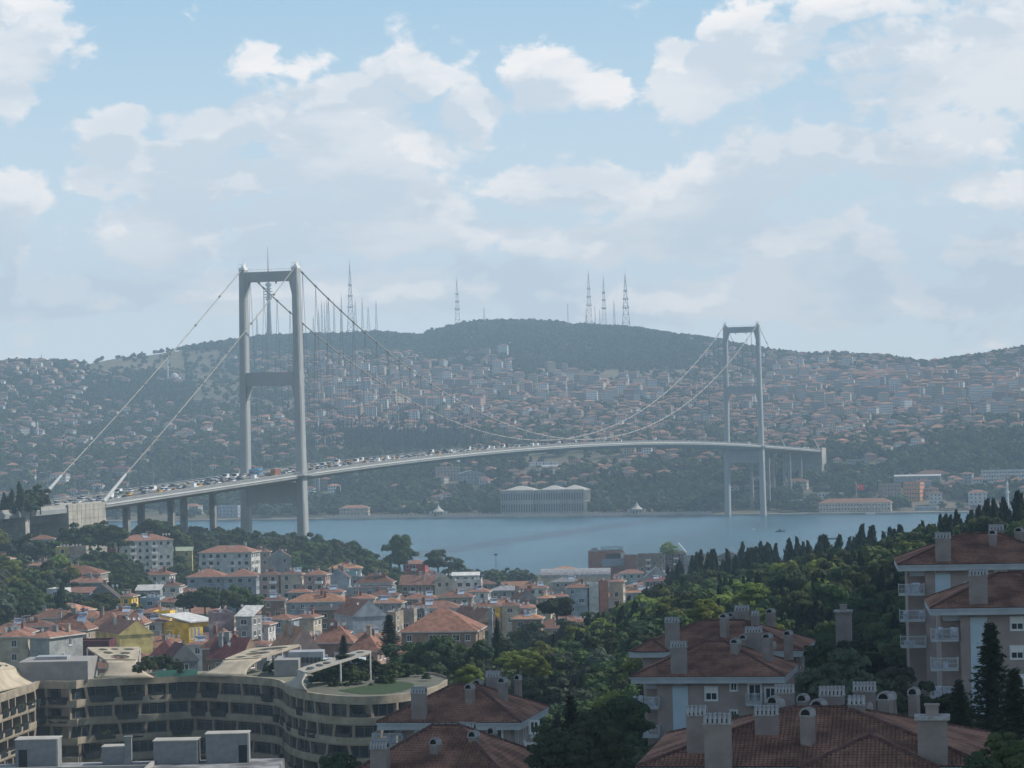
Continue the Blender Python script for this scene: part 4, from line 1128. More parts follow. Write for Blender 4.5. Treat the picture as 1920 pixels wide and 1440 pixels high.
# a few fillers between the listed houses so that no bare ground shows in the town
fr = random.Random(3)
PLC = [(o.location.x, o.location.y, 7.0) for o in COL.objects if o.parent is None and o.get('category') == 'house']
def filler(n_, xr, Dr, rows):
    k_ = 0
    for _ in range(n_ * 12):
        if k_ >= n_: break
        x = fr.uniform(*xr); D = fr.uniform(*Dr); g = float(near_z((x - 960) * D / F, D)[0])
        fl = fr.choice((1, 2, 2)); wm0 = fr.uniform(8, 13); w_ = wm0 * F / D; X0 = (x - 960) * D / F
        if any(math.hypot(X0 - a, D + 4 - b) < .54 * (wm0 / 2 + c + 2.5) for a, b, c in PLC): continue
        if 300 < x < 415 and D < 760: continue
        PLC.append((X0, D + 4, wm0 / 2 + 1)); k_ += 1
        y = px(((x - 960) * D / F, D, g + fl * 2.85 + .3))[1]
        house(x - w_ / 2, x + w_ / 2, y, D, fl, fr.uniform(-22, 12), fr.choice(('white', 'beige', 'grey', 'cream', 'brown', 'pink', 'blue')), fr.choice(('red', 'rust', 'orange', 'brown', 'rust', 'red')), fr.choice(('hip', 'hip', 'gable', 'hip')), grp='smaller town houses')
filler(32, (330, 760), (600, 790), 0); filler(38, (480, 1060), (790, 1010), 0); filler(32, (640, 1200), (1010, 1360), 0); filler(20, (-10, 340), (600, 800), 0); filler(8, (250, 420), (880, 1000), 0); filler(8, (1180, 1400), (1150, 1380), 0)
# hotel by the water
o, ro, wd, d, H = house(1104, 1170, 1036, 1450, 5, 0, 'brick', 'dark', 'flat', d=16, lab='red brick waterfront hotel with a grey glass band and rooftop letters', skip=.8, cat='hotel', name='hotel', clutter=False)
s = 1450 / F
mb = MB(); mb.box((1128 - 1137) * s, (1169 - 1137) * s, -d / 2 - .5, -d / 2 - .02, H - 7, H - 3.2); mb.build('glass_band', mat('pale_blue_panel', (.24, .30, .36), .3), o)
mb = MB(); mb.box((1136 - 1137) * s, (1163 - 1137) * s, -d / 2 - .35, -d / 2 - .02, H - 3.0, H - .6); mb.build('terrace_window', M_glass, o)
mb = MB(); mb.box((1163.5 - 1137) * s, (1173 - 1137) * s, -d / 2 - .3, -d / 2 - .03, H - 3.1, H - .1); mb.build('white_panel', mat('pale_panel', (.50, .50, .50)), o)
house(1171, 1194, 1043, 1440, 4, 0, 'brick', 'brick' if 'brick' in ROOFS else 'rust', 'flat', lab='lower red brick wing attached at the right of the hotel', skip=.9)
fc = bpy.data.curves.new('letters', 'FONT'); fc.body = 'HOTELSTOH'; fc.size = 1.0; fc.extrude = .06; fc.align_x = 'LEFT'
fo = bpy.data.objects.new('letters', fc); COL.objects.link(fo); bpy.context.view_layer.update()
me = bpy.data.meshes.new_from_object(fo.evaluated_get(bpy.context.evaluated_depsgraph_get())); bpy.data.objects.remove(fo)
xs = [v.co.x for v in me.vertices]; k = (1167 - 1127) * s / (max(xs) - min(xs)); me.transform(Matrix.Diagonal((k, 2.0 / .7, 1, 1)))
me.materials.append(M_dark)
sg = empty('rooftop_sign', (o.location.x + (1127 - 1137) * s, o.location.y - d / 2 + .8, o.location.z + H + .55)); lo = link('letters', me, sg, (0, 0, .6)); lo.rotation_euler = (math.pi / 2, 0, 0)
mb = MB()
for i in range(9): mb.box(i * 1.25 - .04, i * 1.25 + .04, .1, .18, 0, 2.0)
mb.box(0, 10.6, .1, .2, .4, .5); mb.build('sign_frame', M_dark, sg)
tag(sg, 'row of dark sign letters standing on the flat hotel roof', 'sign', uniq=False, at=(1147, 1030))
mb = MB(); mb.box(-1.6, 1.6, -.3, .3, 0, 1.9); a = mb.build('roof_box', M_steel, None, loc=(o.location.x + (1115 - 1137) * s, o.location.y - d / 2 + .9, o.location.z + H + .6)); tag(a, 'small grey plant box left of the rooftop letters', 'plant box', uniq=False, at=(1115, 1031))
# yellow school
o, ro, wd, d, H = house(322, 352, 1165, 742, 3, -6, 'yellow', 'white', 'flat', d=12, skip=1, lab='bright yellow school with a pointed arch entrance and pale roof', name='school_building', cat='school', clutter=False)
mb = MB()
a = [(-1.7, 0), (1.7, 0), (1.7, 3.2), (1.1, 4.6), (0, 5.9), (-1.1, 4.6), (-1.7, 3.2)]
def prism(mb, poly, y0, y1, ox, oz, mi=0):
    mb.quad([(x + ox, y0, z + oz) for x, z in poly], mi)
    for i in range(len(poly)):
        j = (i + 1) % len(poly)
        mb.quad([(poly[i][0] + ox, y0, poly[i][1] + oz), (poly[i][0] + ox, y1, poly[i][1] + oz), (poly[j][0] + ox, y1, poly[j][1] + oz), (poly[j][0] + ox, y0, poly[j][1] + oz)], mi)
prism(mb, a, -d / 2 - .12, -d / 2, .2, H - 9); mb.build('arched_window', M_glass2, o)
mb = MB()
for b0, b1 in (((-2.3, 0), (-2.3, 3.6)), ((-2.3, 3.6), (0, 6.9)), ((0, 6.9), (2.3, 3.6)), ((2.3, 3.6), (2.3, 0))):
    mb.tube((b0[0] + .2, -d / 2 - .1, b0[1] + H - 9), (b1[0] + .2, -d / 2 - .1, b1[1] + H - 9), .32, None, 4)
mb.box(-3.2, 3.5, -d / 2 - .15, -d / 2 - .02, H - 1.4, H - 1.0); mb.build('arch_moulding', wallm('ochre'), o)
c0 = P(354, 1168, 738); c1 = P(402, 1163, 744)
e = Vector((c1.x - c0.x, c1.y - c0.y, 0)); Lw = e.length; yw = math.atan2(e.y, e.x)
mb = MB(); g = 20; o2 = empty('school_wing', (c0.x, c0.y, g), yw); Hw = c0.z - g
mb.box(0, Lw, 0, 11, 0, Hw); mb.build('wall', wallm('yellow'), o2)
mb = MB(); mb.hexa([(-.3, -.8, Hw + .02), (Lw + .3, -.8, Hw + .02), (Lw + .3, 11.4, Hw + 1.6), (-.3, 11.4, Hw + 1.6), (-.3, -.8, Hw + .35), (Lw + .3, -.8, Hw + .35), (Lw + .3, 11.4, Hw + 1.95), (-.3, 11.4, Hw + 1.95)]); mb.build('roof', roofm('white'), o2)
for i in range(3): link('window', window_mesh(.7, 3.0, 'w'), o2, (.9 + i * 1.15, -.005, Hw - 4.2), 0)
mb = MB(); mb.box(Lw * .55, Lw * .97, -.05, 0, Hw - 4.2, Hw - 1.2); mb.build('dark_opening', M_glass, o2)
for i in range(4): link('window', window_mesh(.6, 2.0, 'w'), o2, (Lw * .55 + i * .9, -.005, Hw - 8.2), 0)
tag(o2, 'yellow side wing of the school with a white sloping roof', 'school wing', uniq=False, at=(378, 1175))
house(286, 319, 1150, 760, 3, -4, 'yellow', 'grey', 'flat', lab='upper yellow block of the school behind red roofs', skip=1)
# smoke puff over the roofs beside the school
vm = bpy.data.materials.new('smoke_air'); vm.use_nodes = True; n = NT(vm.node_tree); vm.node_tree.nodes.remove(vm.node_tree.nodes['Principled BSDF'])
tcn = n.n('ShaderNodeTexCoord'); ln = n.v('LENGTH', tcn.outputs['Object'])
dn = n.m('MULTIPLY', n.ramp(ln, .2, 1.0, 1, 0), n.m('MULTIPLY', n.ramp(n.noise(tcn.outputs['Object'], 2.2, 4, .6), .4, .7), .30))
pv = n.n('ShaderNodeVolumePrincipled'); pv.inputs['Color'].default_value = (.8, .8, .85, 1); n.link(dn, pv.inputs['Density']); n.link(pv.outputs[0], vm.node_tree.nodes['Material Output'].inputs['Volume'])
bm = bmesh.new(); bmesh.ops.create_icosphere(bm, subdivisions=2, radius=1); me = bpy.data.meshes.new('smoke'); bm.to_mesh(me); bm.free(); me.materials.append(vm)
sm = stuff(link('smoke', me, None, P(404, 1171, 690))); sm.scale = (3.6, 2, 1.4); sm.rotation_euler = (0, R(-12), 0)
# big brown-roofed mansion right of centre, framed by trees
o, ro, wd, d, H = house(752, 892, 1186, 640, 2, -7, 'brown', 'rust', 'hip', d=15, rise=4.6, lab='large house with broad reddish hipped roof standing beside the wood', clutter=False, wcol=2.4)
mb = MB(); mb.box(wd / 2 + 2.2, wd / 2 + 3.2, -3, -2, 0, H + 5); mb.box(wd / 2 + 2.05, wd / 2 + 3.35, -3.15, -1.85, H + 3.8, H + 4.1); mb.build('chimney', wallm('grey'), o)
# the white mast leaning by the water
p = P(1272, 1018, 1440); q = P(1287, 1036, 1430); mb = MB(); mb.tube(Vector((0, 0, 0)), q - p, .3, .3, 6); a = mb.build('canopy_mast', M_white, None, loc=p); tag(a, 'leaning white canopy mast above the waterfront roofs', 'mast', uniq=False, at=(1280, 1027))
p = P(930, 1058, 1500); mb = MB(); mb.tube((0, 0, -6), (0, 0, 5.5), .14, .1, 6); mb.tube((0, 0, 4.6), (0, 0, 5.4), .9, .9, 8); a = mb.build('lamp_mast', M_dark, None, loc=p); tag(a, 'thin dark lamp mast against the water at the shore trees', 'lamp post', uniq=False, at=(930, 1045))

# ------------------------------------------------------------------ far shore
def win_grid(o, L, dep, H, fl, fh, st, m, ww=1.1, hh=1.7, y0=None, side=True, z0=None, arch=False):
    mb = MB()
    n_ = int(L / st); s_ = L / n_
    for f_ in range(fl):
        z = H - (f_ + 1) * fh + .9
        for k in range(n_):
            u = -L / 2 + s_ * (k + .5)
            mb.box(u - ww / 2, u + ww / 2, -dep / 2 - .06, -dep / 2 - .01, z, z + hh, 0)
    if side:
        n_ = int(dep / st); s_ = dep / n_
        for f_ in range(fl):
            z = H - (f_ + 1) * fh + .9
            for k in range(n_):
                u = -dep / 2 + s_ * (k + .5); mb.box(L / 2 + .01, L / 2 + .06, u - ww / 2, u + ww / 2, z, z + hh, 0)
    return stuff(mb.build('windows', m, o))
# palace
def palace():
    D = 2562; s = D / F; yaw = -12
    c = P(1022, 917, D); base = 2.5; H = c.z - base
    o = empty('palace', (c.x, c.y + 14, base), R(yaw)); L = 168 * s / math.cos(R(yaw)) * .93; dep = 26
    stone = mat('pale_palace_stone', (.34, .33, .30), .8, .15, .1)
    mb = MB(); mb.box(-L / 2, L / 2, -dep / 2, dep / 2, 0, H - 1)
    mb.build('wall', stone, o)
    segs = [(-.5, -.38), (-.12, .0), (.12, .26), (.40, .5)]
    for a, b in ((-.44, -.10), (-.02, .22), (.31, .37)):
        mb = MB(); mb.box(a * L, b * L, -dep / 2 - 2.4, -dep / 2 + .0, 0, H - 1); mb.build('bay', stone, o)
    mb = MB(); mb.box(-L / 2 - .7, L / 2 + .7, -dep / 2 - .7, dep / 2 + .7, H - 1.8, H - .9); mb.box(-L / 2 - .4, L / 2 + .4, -dep / 2 - .3, dep / 2 + .3, H / 2 - .4, H / 2)
    for a, b in ((-.44, -.10), (-.02, .22), (.31, .37)): mb.box(a * L - .5, b * L + .5, -dep / 2 - 3.0, -dep / 2 - .71, H - 1.75, H - .95)
    mb.build('cornice', stone, o)
    for a, b in ((-.46, -.10), (-.04, .26), (.22, .50)):
        mb = MB(); w_ = (b - a) * L; M = Matrix.Translation(((a + b) / 2 * L, 0, 0)); t = MB(); hip_roof(t, w_ * .95, dep * .8, H - .5, 3.4, ov=0, fascia=.4); t.v = [tuple(M @ Vector(v)) for v in t.v]; t.build('roof', [mat('pale_lead_roof', (.42, .40, .36), .7), stone], o)
    mb = MB()
    for k in np.linspace(-.495, .495, 34):
        yy = -dep / 2 - (2.45 if any(a < k < b for a, b in ((-.44, -.10), (-.02, .22), (.31, .37))) else .05)
        for z0, z1 in ((.5, H / 2 - .6), (H / 2 + .2, H - 2)): mb.box(k * L - .28, k * L + .28, yy - .3, yy, z0, z1)
    for k in np.linspace(-.48, .48, 7):
        for z0, z1 in ((.5, H / 2 - .6), (H / 2 + .2, H - 2)): mb.box(L / 2 + .02, L / 2 + .9, k * dep - .35, k * dep + .35, z0, z1)
    stuff(mb.build('pilaster', stone, o))
    mb = MB()
    for k in np.linspace(-.48, .48, 33):
        yy = -dep / 2 - (2.43 if any(a < k < b for a, b in ((-.44, -.10), (-.02, .22), (.31, .37))) else .03)
        for z0, z1 in ((2, H / 2 - 2), (H / 2 + 1.5, H - 3.6)):
            mb.box(k * L - .62, k * L + .62, yy - .04, yy, z0, z1 - .6); mb.tube((k * L, yy - .04, z1 - .6), (k * L, yy, z1 - .6), .62, None, 10)
    stuff(mb.build('windows', mat('grey_glass', (.08, .09, .10), .3), o))  # plain dark grey glass
    tag(o, 'long pale stone waterfront palace with low roofs below the bridge deck', 'palace', uniq=False, at=(1022, 943))
palace()
def shore_pt(x, off=0, z=0):
    u = ray(x, 960); u = u.x / u.y; D = 2552 / (1 + .31 * u) + off
    return Vector((u * D, D, z))
# quay wall with pillars
mb = MB(); pil = MB(); xs = np.arange(-60, 2000, 12)
for a, b in zip(xs[:-1], xs[1:]):
    p, q = shore_pt(a, -7), shore_pt(b, -7); p2, q2 = shore_pt(a, 5), shore_pt(b, 5)
    mb.hexa([(p.x, p.y, -2), (q.x, q.y, -2), (q2.x, q2.y, -2), (p2.x, p2.y, -2), (p.x, p.y, 1.3), (q.x, q.y, 1.3), (q2.x, q2.y, 1.3), (p2.x, p2.y, 1.3)])
structure(mb.build('quay', mat('quay_stone', (.30, .28, .25), .9, .3, .05)))
qw = empty('garden_wall', shore_pt(1000, -2, 1.3)); mb = MB(); K0 = qw.location
for a in np.arange(606, 1330, 8):
    p, q = shore_pt(a, -2, 1.3) - K0, shore_pt(a + 8, -2, 1.3) - K0
    mb.hexa([p, q, q + Vector((0, .5, 0)), p + Vector((0, .5, 0)), p + Vector((0, 0, 2.2)), q + Vector((0, 0, 2.2)), q + Vector((0, .5, 2.2)), p + Vector((0, .5, 2.2))])
mb.build('wall', mat('quay_wall_stone', (.42, .40, .36)), qw)
mb = MB()
for a in np.arange(606, 1330, 8): p = shore_pt(a, -2.3, 1.3) - K0; mb.box(p.x - .35, p.x + .35, p.y - .2, p.y + .8, 0, 3.0)
stuff(mb.build('pillar', mat('quay_wall_stone', (.42, .40, .36)), qw)); tag(qw, 'pale stone palace garden wall with pillars along the far quay', 'wall', uniq=False, at=(900, 968))
def kiosk(x, lab):
    p = shore_pt(x, 2, 1.3); o = empty('sea_kiosk', p); st = mat('pale_palace_stone', (.6, .58, .5))
    mb = MB(); mb.box(-4.5, 4.5, -4, 4, 0, 5); mb.build('wall', st, o)
    rg = [[(r_ * math.cos(a), r_ * math.sin(a), z) for a in np.linspace(0, 6.283, 13)[:-1]] for r_, z in ((5.6, 5), (4.6, 5.6), (2.2, 7.4), (.9, 9.4), (.15, 11.5))]
    mb = MB(); mb.loft(rg, 0, True, True)
    for e in (-1, 1): mb.box(e * 6.8 - 1.2, e * 6.8 + 1.2, -1, 1, 0, 5.0)
    mb.build('roof', mat('pale_lead_roof', (.6, .58, .5)), o)
    mb = MB()
    for u in (-2.8, 0, 2.8): mb.box(u - .7, u + .7, -4.08, -4.01, .9, 4)
    mb.build('windows', M_glass, o); tag(o, lab, 'kiosk', 'small sea kiosks of the palace', True, (x, 960))
kiosk(822, 'small domed stone sea kiosk left of the palace'); kiosk(1194, 'small tent roofed sea kiosk right of the palace')
def block(x0, x1, ytop, D, dep, yaw, fl, wallc, roofc, typ, lab, wcol=3.0, fh=3.1, name='waterfront_building', skip=.0, rise=None):
    u = ray((x0 + x1) / 2, ytop); u = u.x / u.y; D = 2552 / (1 + .31 * u) + 8
    while D < 4500:
        p = P((x0 + x1) / 2, ytop, D)
        if p.z - float(far_z(p.x, p.y + 6)) <= fl * fh + 1.2: break
        D += 6
    return house(x0, x1, ytop, D, fl, yaw, wallc, roofc, typ, d=dep, lab=lab, near=False, wcol=wcol, fh=fh, name=name, skip=skip, grp='buildings of the far shore', rise=rise, cat='building')
block(1537, 1668, 943, 2440, 14, -14, 3, 'cream', 'orange', 'hip', 'long three storey barracks with orange roof on the far quay', 2.6, 3.4, rise=3.5)
block(1655, 1690, 908, 2560, 14, 10, 3, 'beige', 'grey', 'flat', 'unfinished concrete frame building left part above the far quay', 3, 3.4)
block(1694, 1724, 906, 2540, 16, -22, 4, 'orange', 'grey', 'flat', 'unfinished storeyed building with brick infill above the far quay', 2.2, 3.6)
block(1677, 1762, 893, 2650, 20, -10, 2, 'grey', 'white', 'shed', 'long grey hall with a white roof edge on the far slope', 4, 4, rise=1)
block(1716, 1776, 889, 2760, 16, -12, 1, 'grey', 'brown', 'hip', 'low hall with brown roof behind the long grey hall')
block(1842, 1925, 882, 2700, 14, -4, 3, 'white', 'brown', 'flat', 'long white gridded building at the right edge of the far shore', 2.4, 3.4)
block(1770, 1806, 907, 2600, 12, 0, 1, 'beige', 'rust', 'hip', 'small beige house with red roof left of the white gridded building')
block(1742, 1766, 925, 2500, 10, -8, 3, 'white', 'red', 'hip', 'pale villa with red roof and small towers on the far shore'); block(1816, 1850, 924, 2500, 11, -8, 3, 'white', 'red', 'hip', 'white twin towered villa with red roof near the right edge')
block(1470, 1512, 903, 2540, 12, -14, 2, 'cream', 'red', 'hip', 'cream villa with red roof just right of the far tower', rise=2.5); block(1478, 1506, 938, 2500, 8, 4, 1, 'cream', 'grey', 'flat', 'low pale garage below the cream villa by the far tower')
block(1533, 1588, 925, 2480, 5, 0, 1, 'white', 'white', 'flat', 'thin white pergola roof behind the barracks')
block(1718, 1756, 951, 2405, 9, 0, 1, 'blue', 'white', 'flat', 'white roofed waterfront restaurant left of its twin', 2, 3); block(1822, 1866, 950, 2400, 9, 0, 1, 'maroon', 'white', 'flat', 'white roofed waterfront restaurant right of its twin', 2, 3); block(1762, 1816, 954, 2410, 7, 0, 1, 'brown', 'dark', 'flat', 'dark open terrace between the two white roofed restaurants', 2, 3)
block(1906, 1960, 934, 2450, 10, 0, 2, 'beige', 'orange', 'hip', 'orange roofed house at the right edge behind the minaret')
block(636, 690, 953, 2585, 12, -6, 2, 'beige', 'orange', 'hip', 'shore villa with wide orange roof left of the palace'); block(340, 372, 950, 2640, 12, -14, 2, 'white', 'orange', 'hip', 'white shore villa seen under the approach span'); block(408, 446, 949, 2640, 14, -14, 3, 'blue', 'white', 'flat', 'pale tall shore house seen under the deck left of the near tower')
block(818, 862, 876, 2700, 14, 6, 4, 'beige', 'white', 'flat', 'pale blocky apartment building below the deck, left of the banner'); block(862, 908, 888, 2690, 14, 10, 3, 'grey', 'grey', 'gablef', 'grey gabled apartment houses below the deck')
block(588, 598, 893, 2900, 10, 0, 5, 'grey', 'white', 'flat', 'narrow tall grey block just right of the near tower')
block(92, 124, 890, 2850, 11, -14, 2, 'white', 'red', 'hip', 'white villa with red roof above the approach road'); block(208, 240, 878, 2870, 11, -8, 2, 'brick', 'maroon', 'hip', 'dark red wooden house above the approach road')
block(1590, 1630, 862, 2900, 12, 0, 1, 'grey', 'white', 'flat', 'low pale roof in the wood right of the bridge end'); block(1664, 1740, 822, 3150, 10, 0, 1, 'brown', 'white', 'flat', 'thin pale canopy of the road toll plaza'); block(1700, 1736, 833, 3100, 12, -4, 1, 'white', 'white', 'flat', 'low white building below the toll canopy')
def banner():
    p0, p1 = P(991, 873, 2850), P(1045, 871, 2850); o = empty('banner_wall', p0 - Vector((0, 0, 4))); e = p1 - p0; L = e.length
    mb = MB(); mb.box(0, L, 0, .6, 4, 7.6); mb.build('panel', M_white, o)
    mb = MB()
    for i in range(4):
        mb.box(i * L / 4 + .2, i * L / 4 + 1.4, -.05, -.005, 4.5, 7.1)
    mb.build('red_mark', mat('red_paint', (.45, .08, .08)), o)
    mb = MB()
    for i in range(4):
        for k in range(5): mb.box(i * L / 4 + 2.2 + k * .8, i * L / 4 + 2.7 + k * .8, -.05, -.005, 5.5, 6.3 + .3 * (k % 2))
    mb.build('lettering', mat('reddish_grey_print', (.30, .18, .18)), o)
    mb = MB()
    for i in range(5): mb.box(i * L / 4 - .1, i * L / 4 + .1, .2, .4, -3, 4)
    mb.build('post', M_steel, o)
    tag(o, 'long white billboard with red marks on the slope above the palace', 'billboard', uniq=False, at=(1018, 869))
    for i, (a, b, c, d_) in enumerate(((1016, 1046, 876, 'white'), )):
        block(a, b, c, 2800, 14, 0, 1, 'red', 'white', 'barrel', 'red sports hall with white arched roof below the billboard', rise=3)
banner()
# flag: red with white crescent and star
p = P(1606, 945, 2520); o = empty('flagpole', p); mb = MB(); mb.tube((0, 0, -4), (0, 0, 19), .22, .14, 6); mb.build('pole', M_white, o)
mb = MB(); nx_ = 8
for i in range(nx_):
    y = lambda k: .5 * math.sin(k * 1.1)
    mb.quad([(i * .9, y(i), 12.6 - i * .12), ((i + 1) * .9, y(i + 1), 12.6 - (i + 1) * .12), ((i + 1) * .9, y(i + 1), 17.6 - (i + 1) * .12), (i * .9, y(i), 17.6 - i * .12)])
fl_ = mb.build('flag', mat('red_flag_cloth', (.62, .02, .03), .8), o)
mb = MB(); 
ring = [(2.6 + 1.25 * math.cos(a), -.55, 15 + 1.25 * math.sin(a)) for a in np.linspace(.75, 5.53, 14)]; inn = [(2.9 + 1.0 * math.cos(a), -.55, 15 + 1.0 * math.sin(a)) for a in np.linspace(.95, 5.33, 14)]
for i in range(13): mb.quad([ring[i], ring[i + 1], inn[i + 1], inn[i]])
st_ = [(4.6 + (0.62 if k % 2 == 0 else .25) * math.cos(k * math.pi / 5 + math.pi), -.55, 15 + (0.62 if k % 2 == 0 else .25) * math.sin(k * math.pi / 5 + math.pi)) for k in range(10)]
mb.quad(st_); mb.build('crescent_and_star', M_white, fl_)
tag(o, 'red flag with white crescent and star flying on a tall white pole', 'flag', uniq=False, at=(1612, 910))
# mosques
def mosque(x, yb, D, sc, lab, h=28, near_shore=False):
    p = P(x, yb, D); g = float(far_z(p.x, p.y)) if not near_shore else 1.5; o = empty('mosque', (p.x, p.y, g - 1))
    mb = MB(); mb.box(-9 * sc, 9 * sc, -8 * sc, 8 * sc, 0, 7 * sc); mb.build('wall', wallm('white'), o)
    mb = MB(); mb.loft([[(r_ * sc * math.cos(a), r_ * sc * math.sin(a), z * sc) for a in np.linspace(0, 6.283, 17)[:-1]] for r_, z in ((6.8, 7), (6.7, 8), (6.2, 10), (4.8, 12.2), (2.6, 13.6), (.4, 14.3))], 0, True, True); mb.build('dome', mat('pale_lead_roof', (.6, .6, .56)), o, True)
    mb = MB(); mb.loft([[(-10.5 * sc + r_ * math.cos(a), r_ * math.sin(a), z) for a in np.linspace(0, 6.283, 9)[:-1]] for r_, z in ((1.4, 0), (1.2, h * .55), (1.9, h * .58), (1.9, h * .62), (1.0, h * .64), (.9, h * .82), (1.2, h * .83), (.1, h))], 0, True, True); mb.build('minaret', wallm('white'), o)
    tag(o, lab, 'mosque', 'mosques on the far hillside', True, (x, yb))
mosque(327, 698, 4350, .95, 'white mosque with a pale dome and tall minaret on the upper left slope', 36); mosque(1075, 772, 3650, .8, 'small white domed mosque low on the town slope above midspan', 30); mosque(80, 785, 3420, .6, 'small white domed mosque among houses at the far left', 22); mosque(698, 768, 3600, .5, 'small mosque with white minaret among red roofs right of the near tower', 26); mosque(1900, 955, 2420, .45, 'slim minaret mosque on the quay at the right edge', 27, True)
# boats
def boat(x, y, L, col, lab, cab=True):
    D = F * CAMZ / (-( (ray(x, y).z / ray(x, y).y) * F)); p = P(x, y, D); o = empty('boat', (p.x, p.y, -.15), rnd.uniform(-.3, .3))
    mb = MB(); w_ = L * .16
    mb.loft([[(-L / 2, -w_ * .7, 0), (L * .3, -w_ * .7, 0), (L * .45, 0, 0), (L * .3, w_ * .7, 0), (-L / 2, w_ * .7, 0)], [(-L / 2, -w_, L * .12), (L * .32, -w_, L * .13), (L * .52, 0, L * .17), (L * .32, w_, L * .13), (-L / 2, w_, L * .12)]], 0, True, True); mb.build('hull', mat('boat_' + col, {'white': (.75, .75, .73), 'dark': (.06, .07, .08)}[col]), o)
    if cab:
        mb = MB(); mb.box(-L * .2, L * .12, -w_ * .6, w_ * .6, L * .12, L * .25); mb.box(-L * .15, L * .05, -w_ * .5, w_ * .5, L * .25, L * .29); mb.build('cabin', M_white if col == 'white' else M_dark, o)
    mb = MB(); mb.tube((0, 0, L * .1), (0, 0, L * .48), .06, .04, 4); mb.build('mast', M_dark, o)
    tag(o, lab, 'boat', 'boats on the strait', True, (x, y))
boat(1413, 993, 3.2, 'white', 'tiny white boat in open water right of the far tower'); boat(1463, 997, 7, 'dark', 'small dark fishing boat right of the tiny white boat'); boat(1563, 1011, 9, 'dark', 'low dark boat near the cypress tops', False); boat(776, 1023, 3, 'white', 'tiny white boat beside the tall plane tree', False)
boat(1512, 962, 15, 'white', 'white motor yacht moored right of the far tower'); boat(1600, 962, 14, 'white', 'white motor boat moored in front of the barracks'); boat(1632, 964, 8, 'white', 'small white boat at the right end of the barracks', False); boat(700, 972, 8, 'white', 'white boat moored left of the sea kiosk', False); boat(850, 968, 10, 'white', 'white boat moored beside the left sea kiosk'); boat(1380, 962, 12, 'white', 'white boat moored at the foot of the far tower', False)
# ------------------------------------------------------------------ far hillside houses
HM = """000000000000000000000000
000000000000000011110000
310001222211000012332112
221011234543134533666433
110001246666655456777555
121101127788887566777766
221122356577777665665421
121223430002577644543200
111111320001145422222000
211001210012212101101000
112100120113110001000123
930001000110100000001110""".split()
def hd(x, y):
    c = int(x // 80); r_ = int((y - 600) // 30)
    return int(HM[r_][c]) if 0 <= c < 24 and 0 <= r_ < 12 else (int(HM[r_][min(max(c, 0), 23)]) if 0 <= r_ < 12 else 0)
BARE = [(150, 430, 655, 695), (360, 470, 696, 760), (1080, 1300, 690, 722), (985, 1180, 842, 880), (440, 560, 745, 775), (230, 330, 950, 970)]
def bare(x, y): return any(a < x < b and c < y < d for a, b, c, d in BARE)
N_ = 90000
q = nr.rand(N_) ** .8; u = nr.uniform(-.19, .19, N_)
Dt = np.interp(u, _su, SKD); Ds = 2552 / (1 + .31 * u); Dd = Ds + 25 + (Dt - Ds - 25) * q
X = u * Dd; Z = far_z(X, Dd)
inv = np.array(CI.to_3x3())
V_ = np.stack([X, Dd, Z - CAMZ], 1) @ inv.T
PX = 960 + F * V_[:, 0] / -V_[:, 2]; PY = 720 - F * V_[:, 1] / -V_[:, 2]
occ = {}
def free(x, y, r_, reg=True):
    k = (int(x // 16), int(y // 16))
    for a in (-1, 0, 1):
        for b in (-1, 0, 1):
            for (xx, yy, rr) in occ.get((k[0] + a, k[1] + b), ()):
                if (xx - x) ** 2 + (yy - y) ** 2 < (r_ + rr) ** 2: return False
    if reg: occ.setdefault(k, []).append((x, y, r_))
    return True
cand = []
for i in range(N_):
    d_ = hd(PX[i], PY[i] - 6)
    if Dd[i] < Ds[i] + 70 and nr.rand() > .25: continue
    if nr.rand() * 11 < d_ * (.16 + .085 * d_) and not bare(PX[i], PY[i]):
        if free(X[i], Dd[i], 6.6): cand.append(i)
cand.sort(key=lambda i: Dd[i])
wallsF = ['white', 'cream', 'beige', 'pink', 'grey', 'blue']; roofsF = ['red', 'rust', 'orange', 'brown', 'brown', 'white']
big_reg = lambda x, y: (1400 < x < 1920 and 690 < y < 790) or (900 < x < 1250 and 660 < y < 760) or (590 < x < 900 and 690 < y < 800)
SV = []; SF = []; SC_ = []; SU = []; nind = 0
fh = random.Random(17)
def col_of(k, d): return d[k]
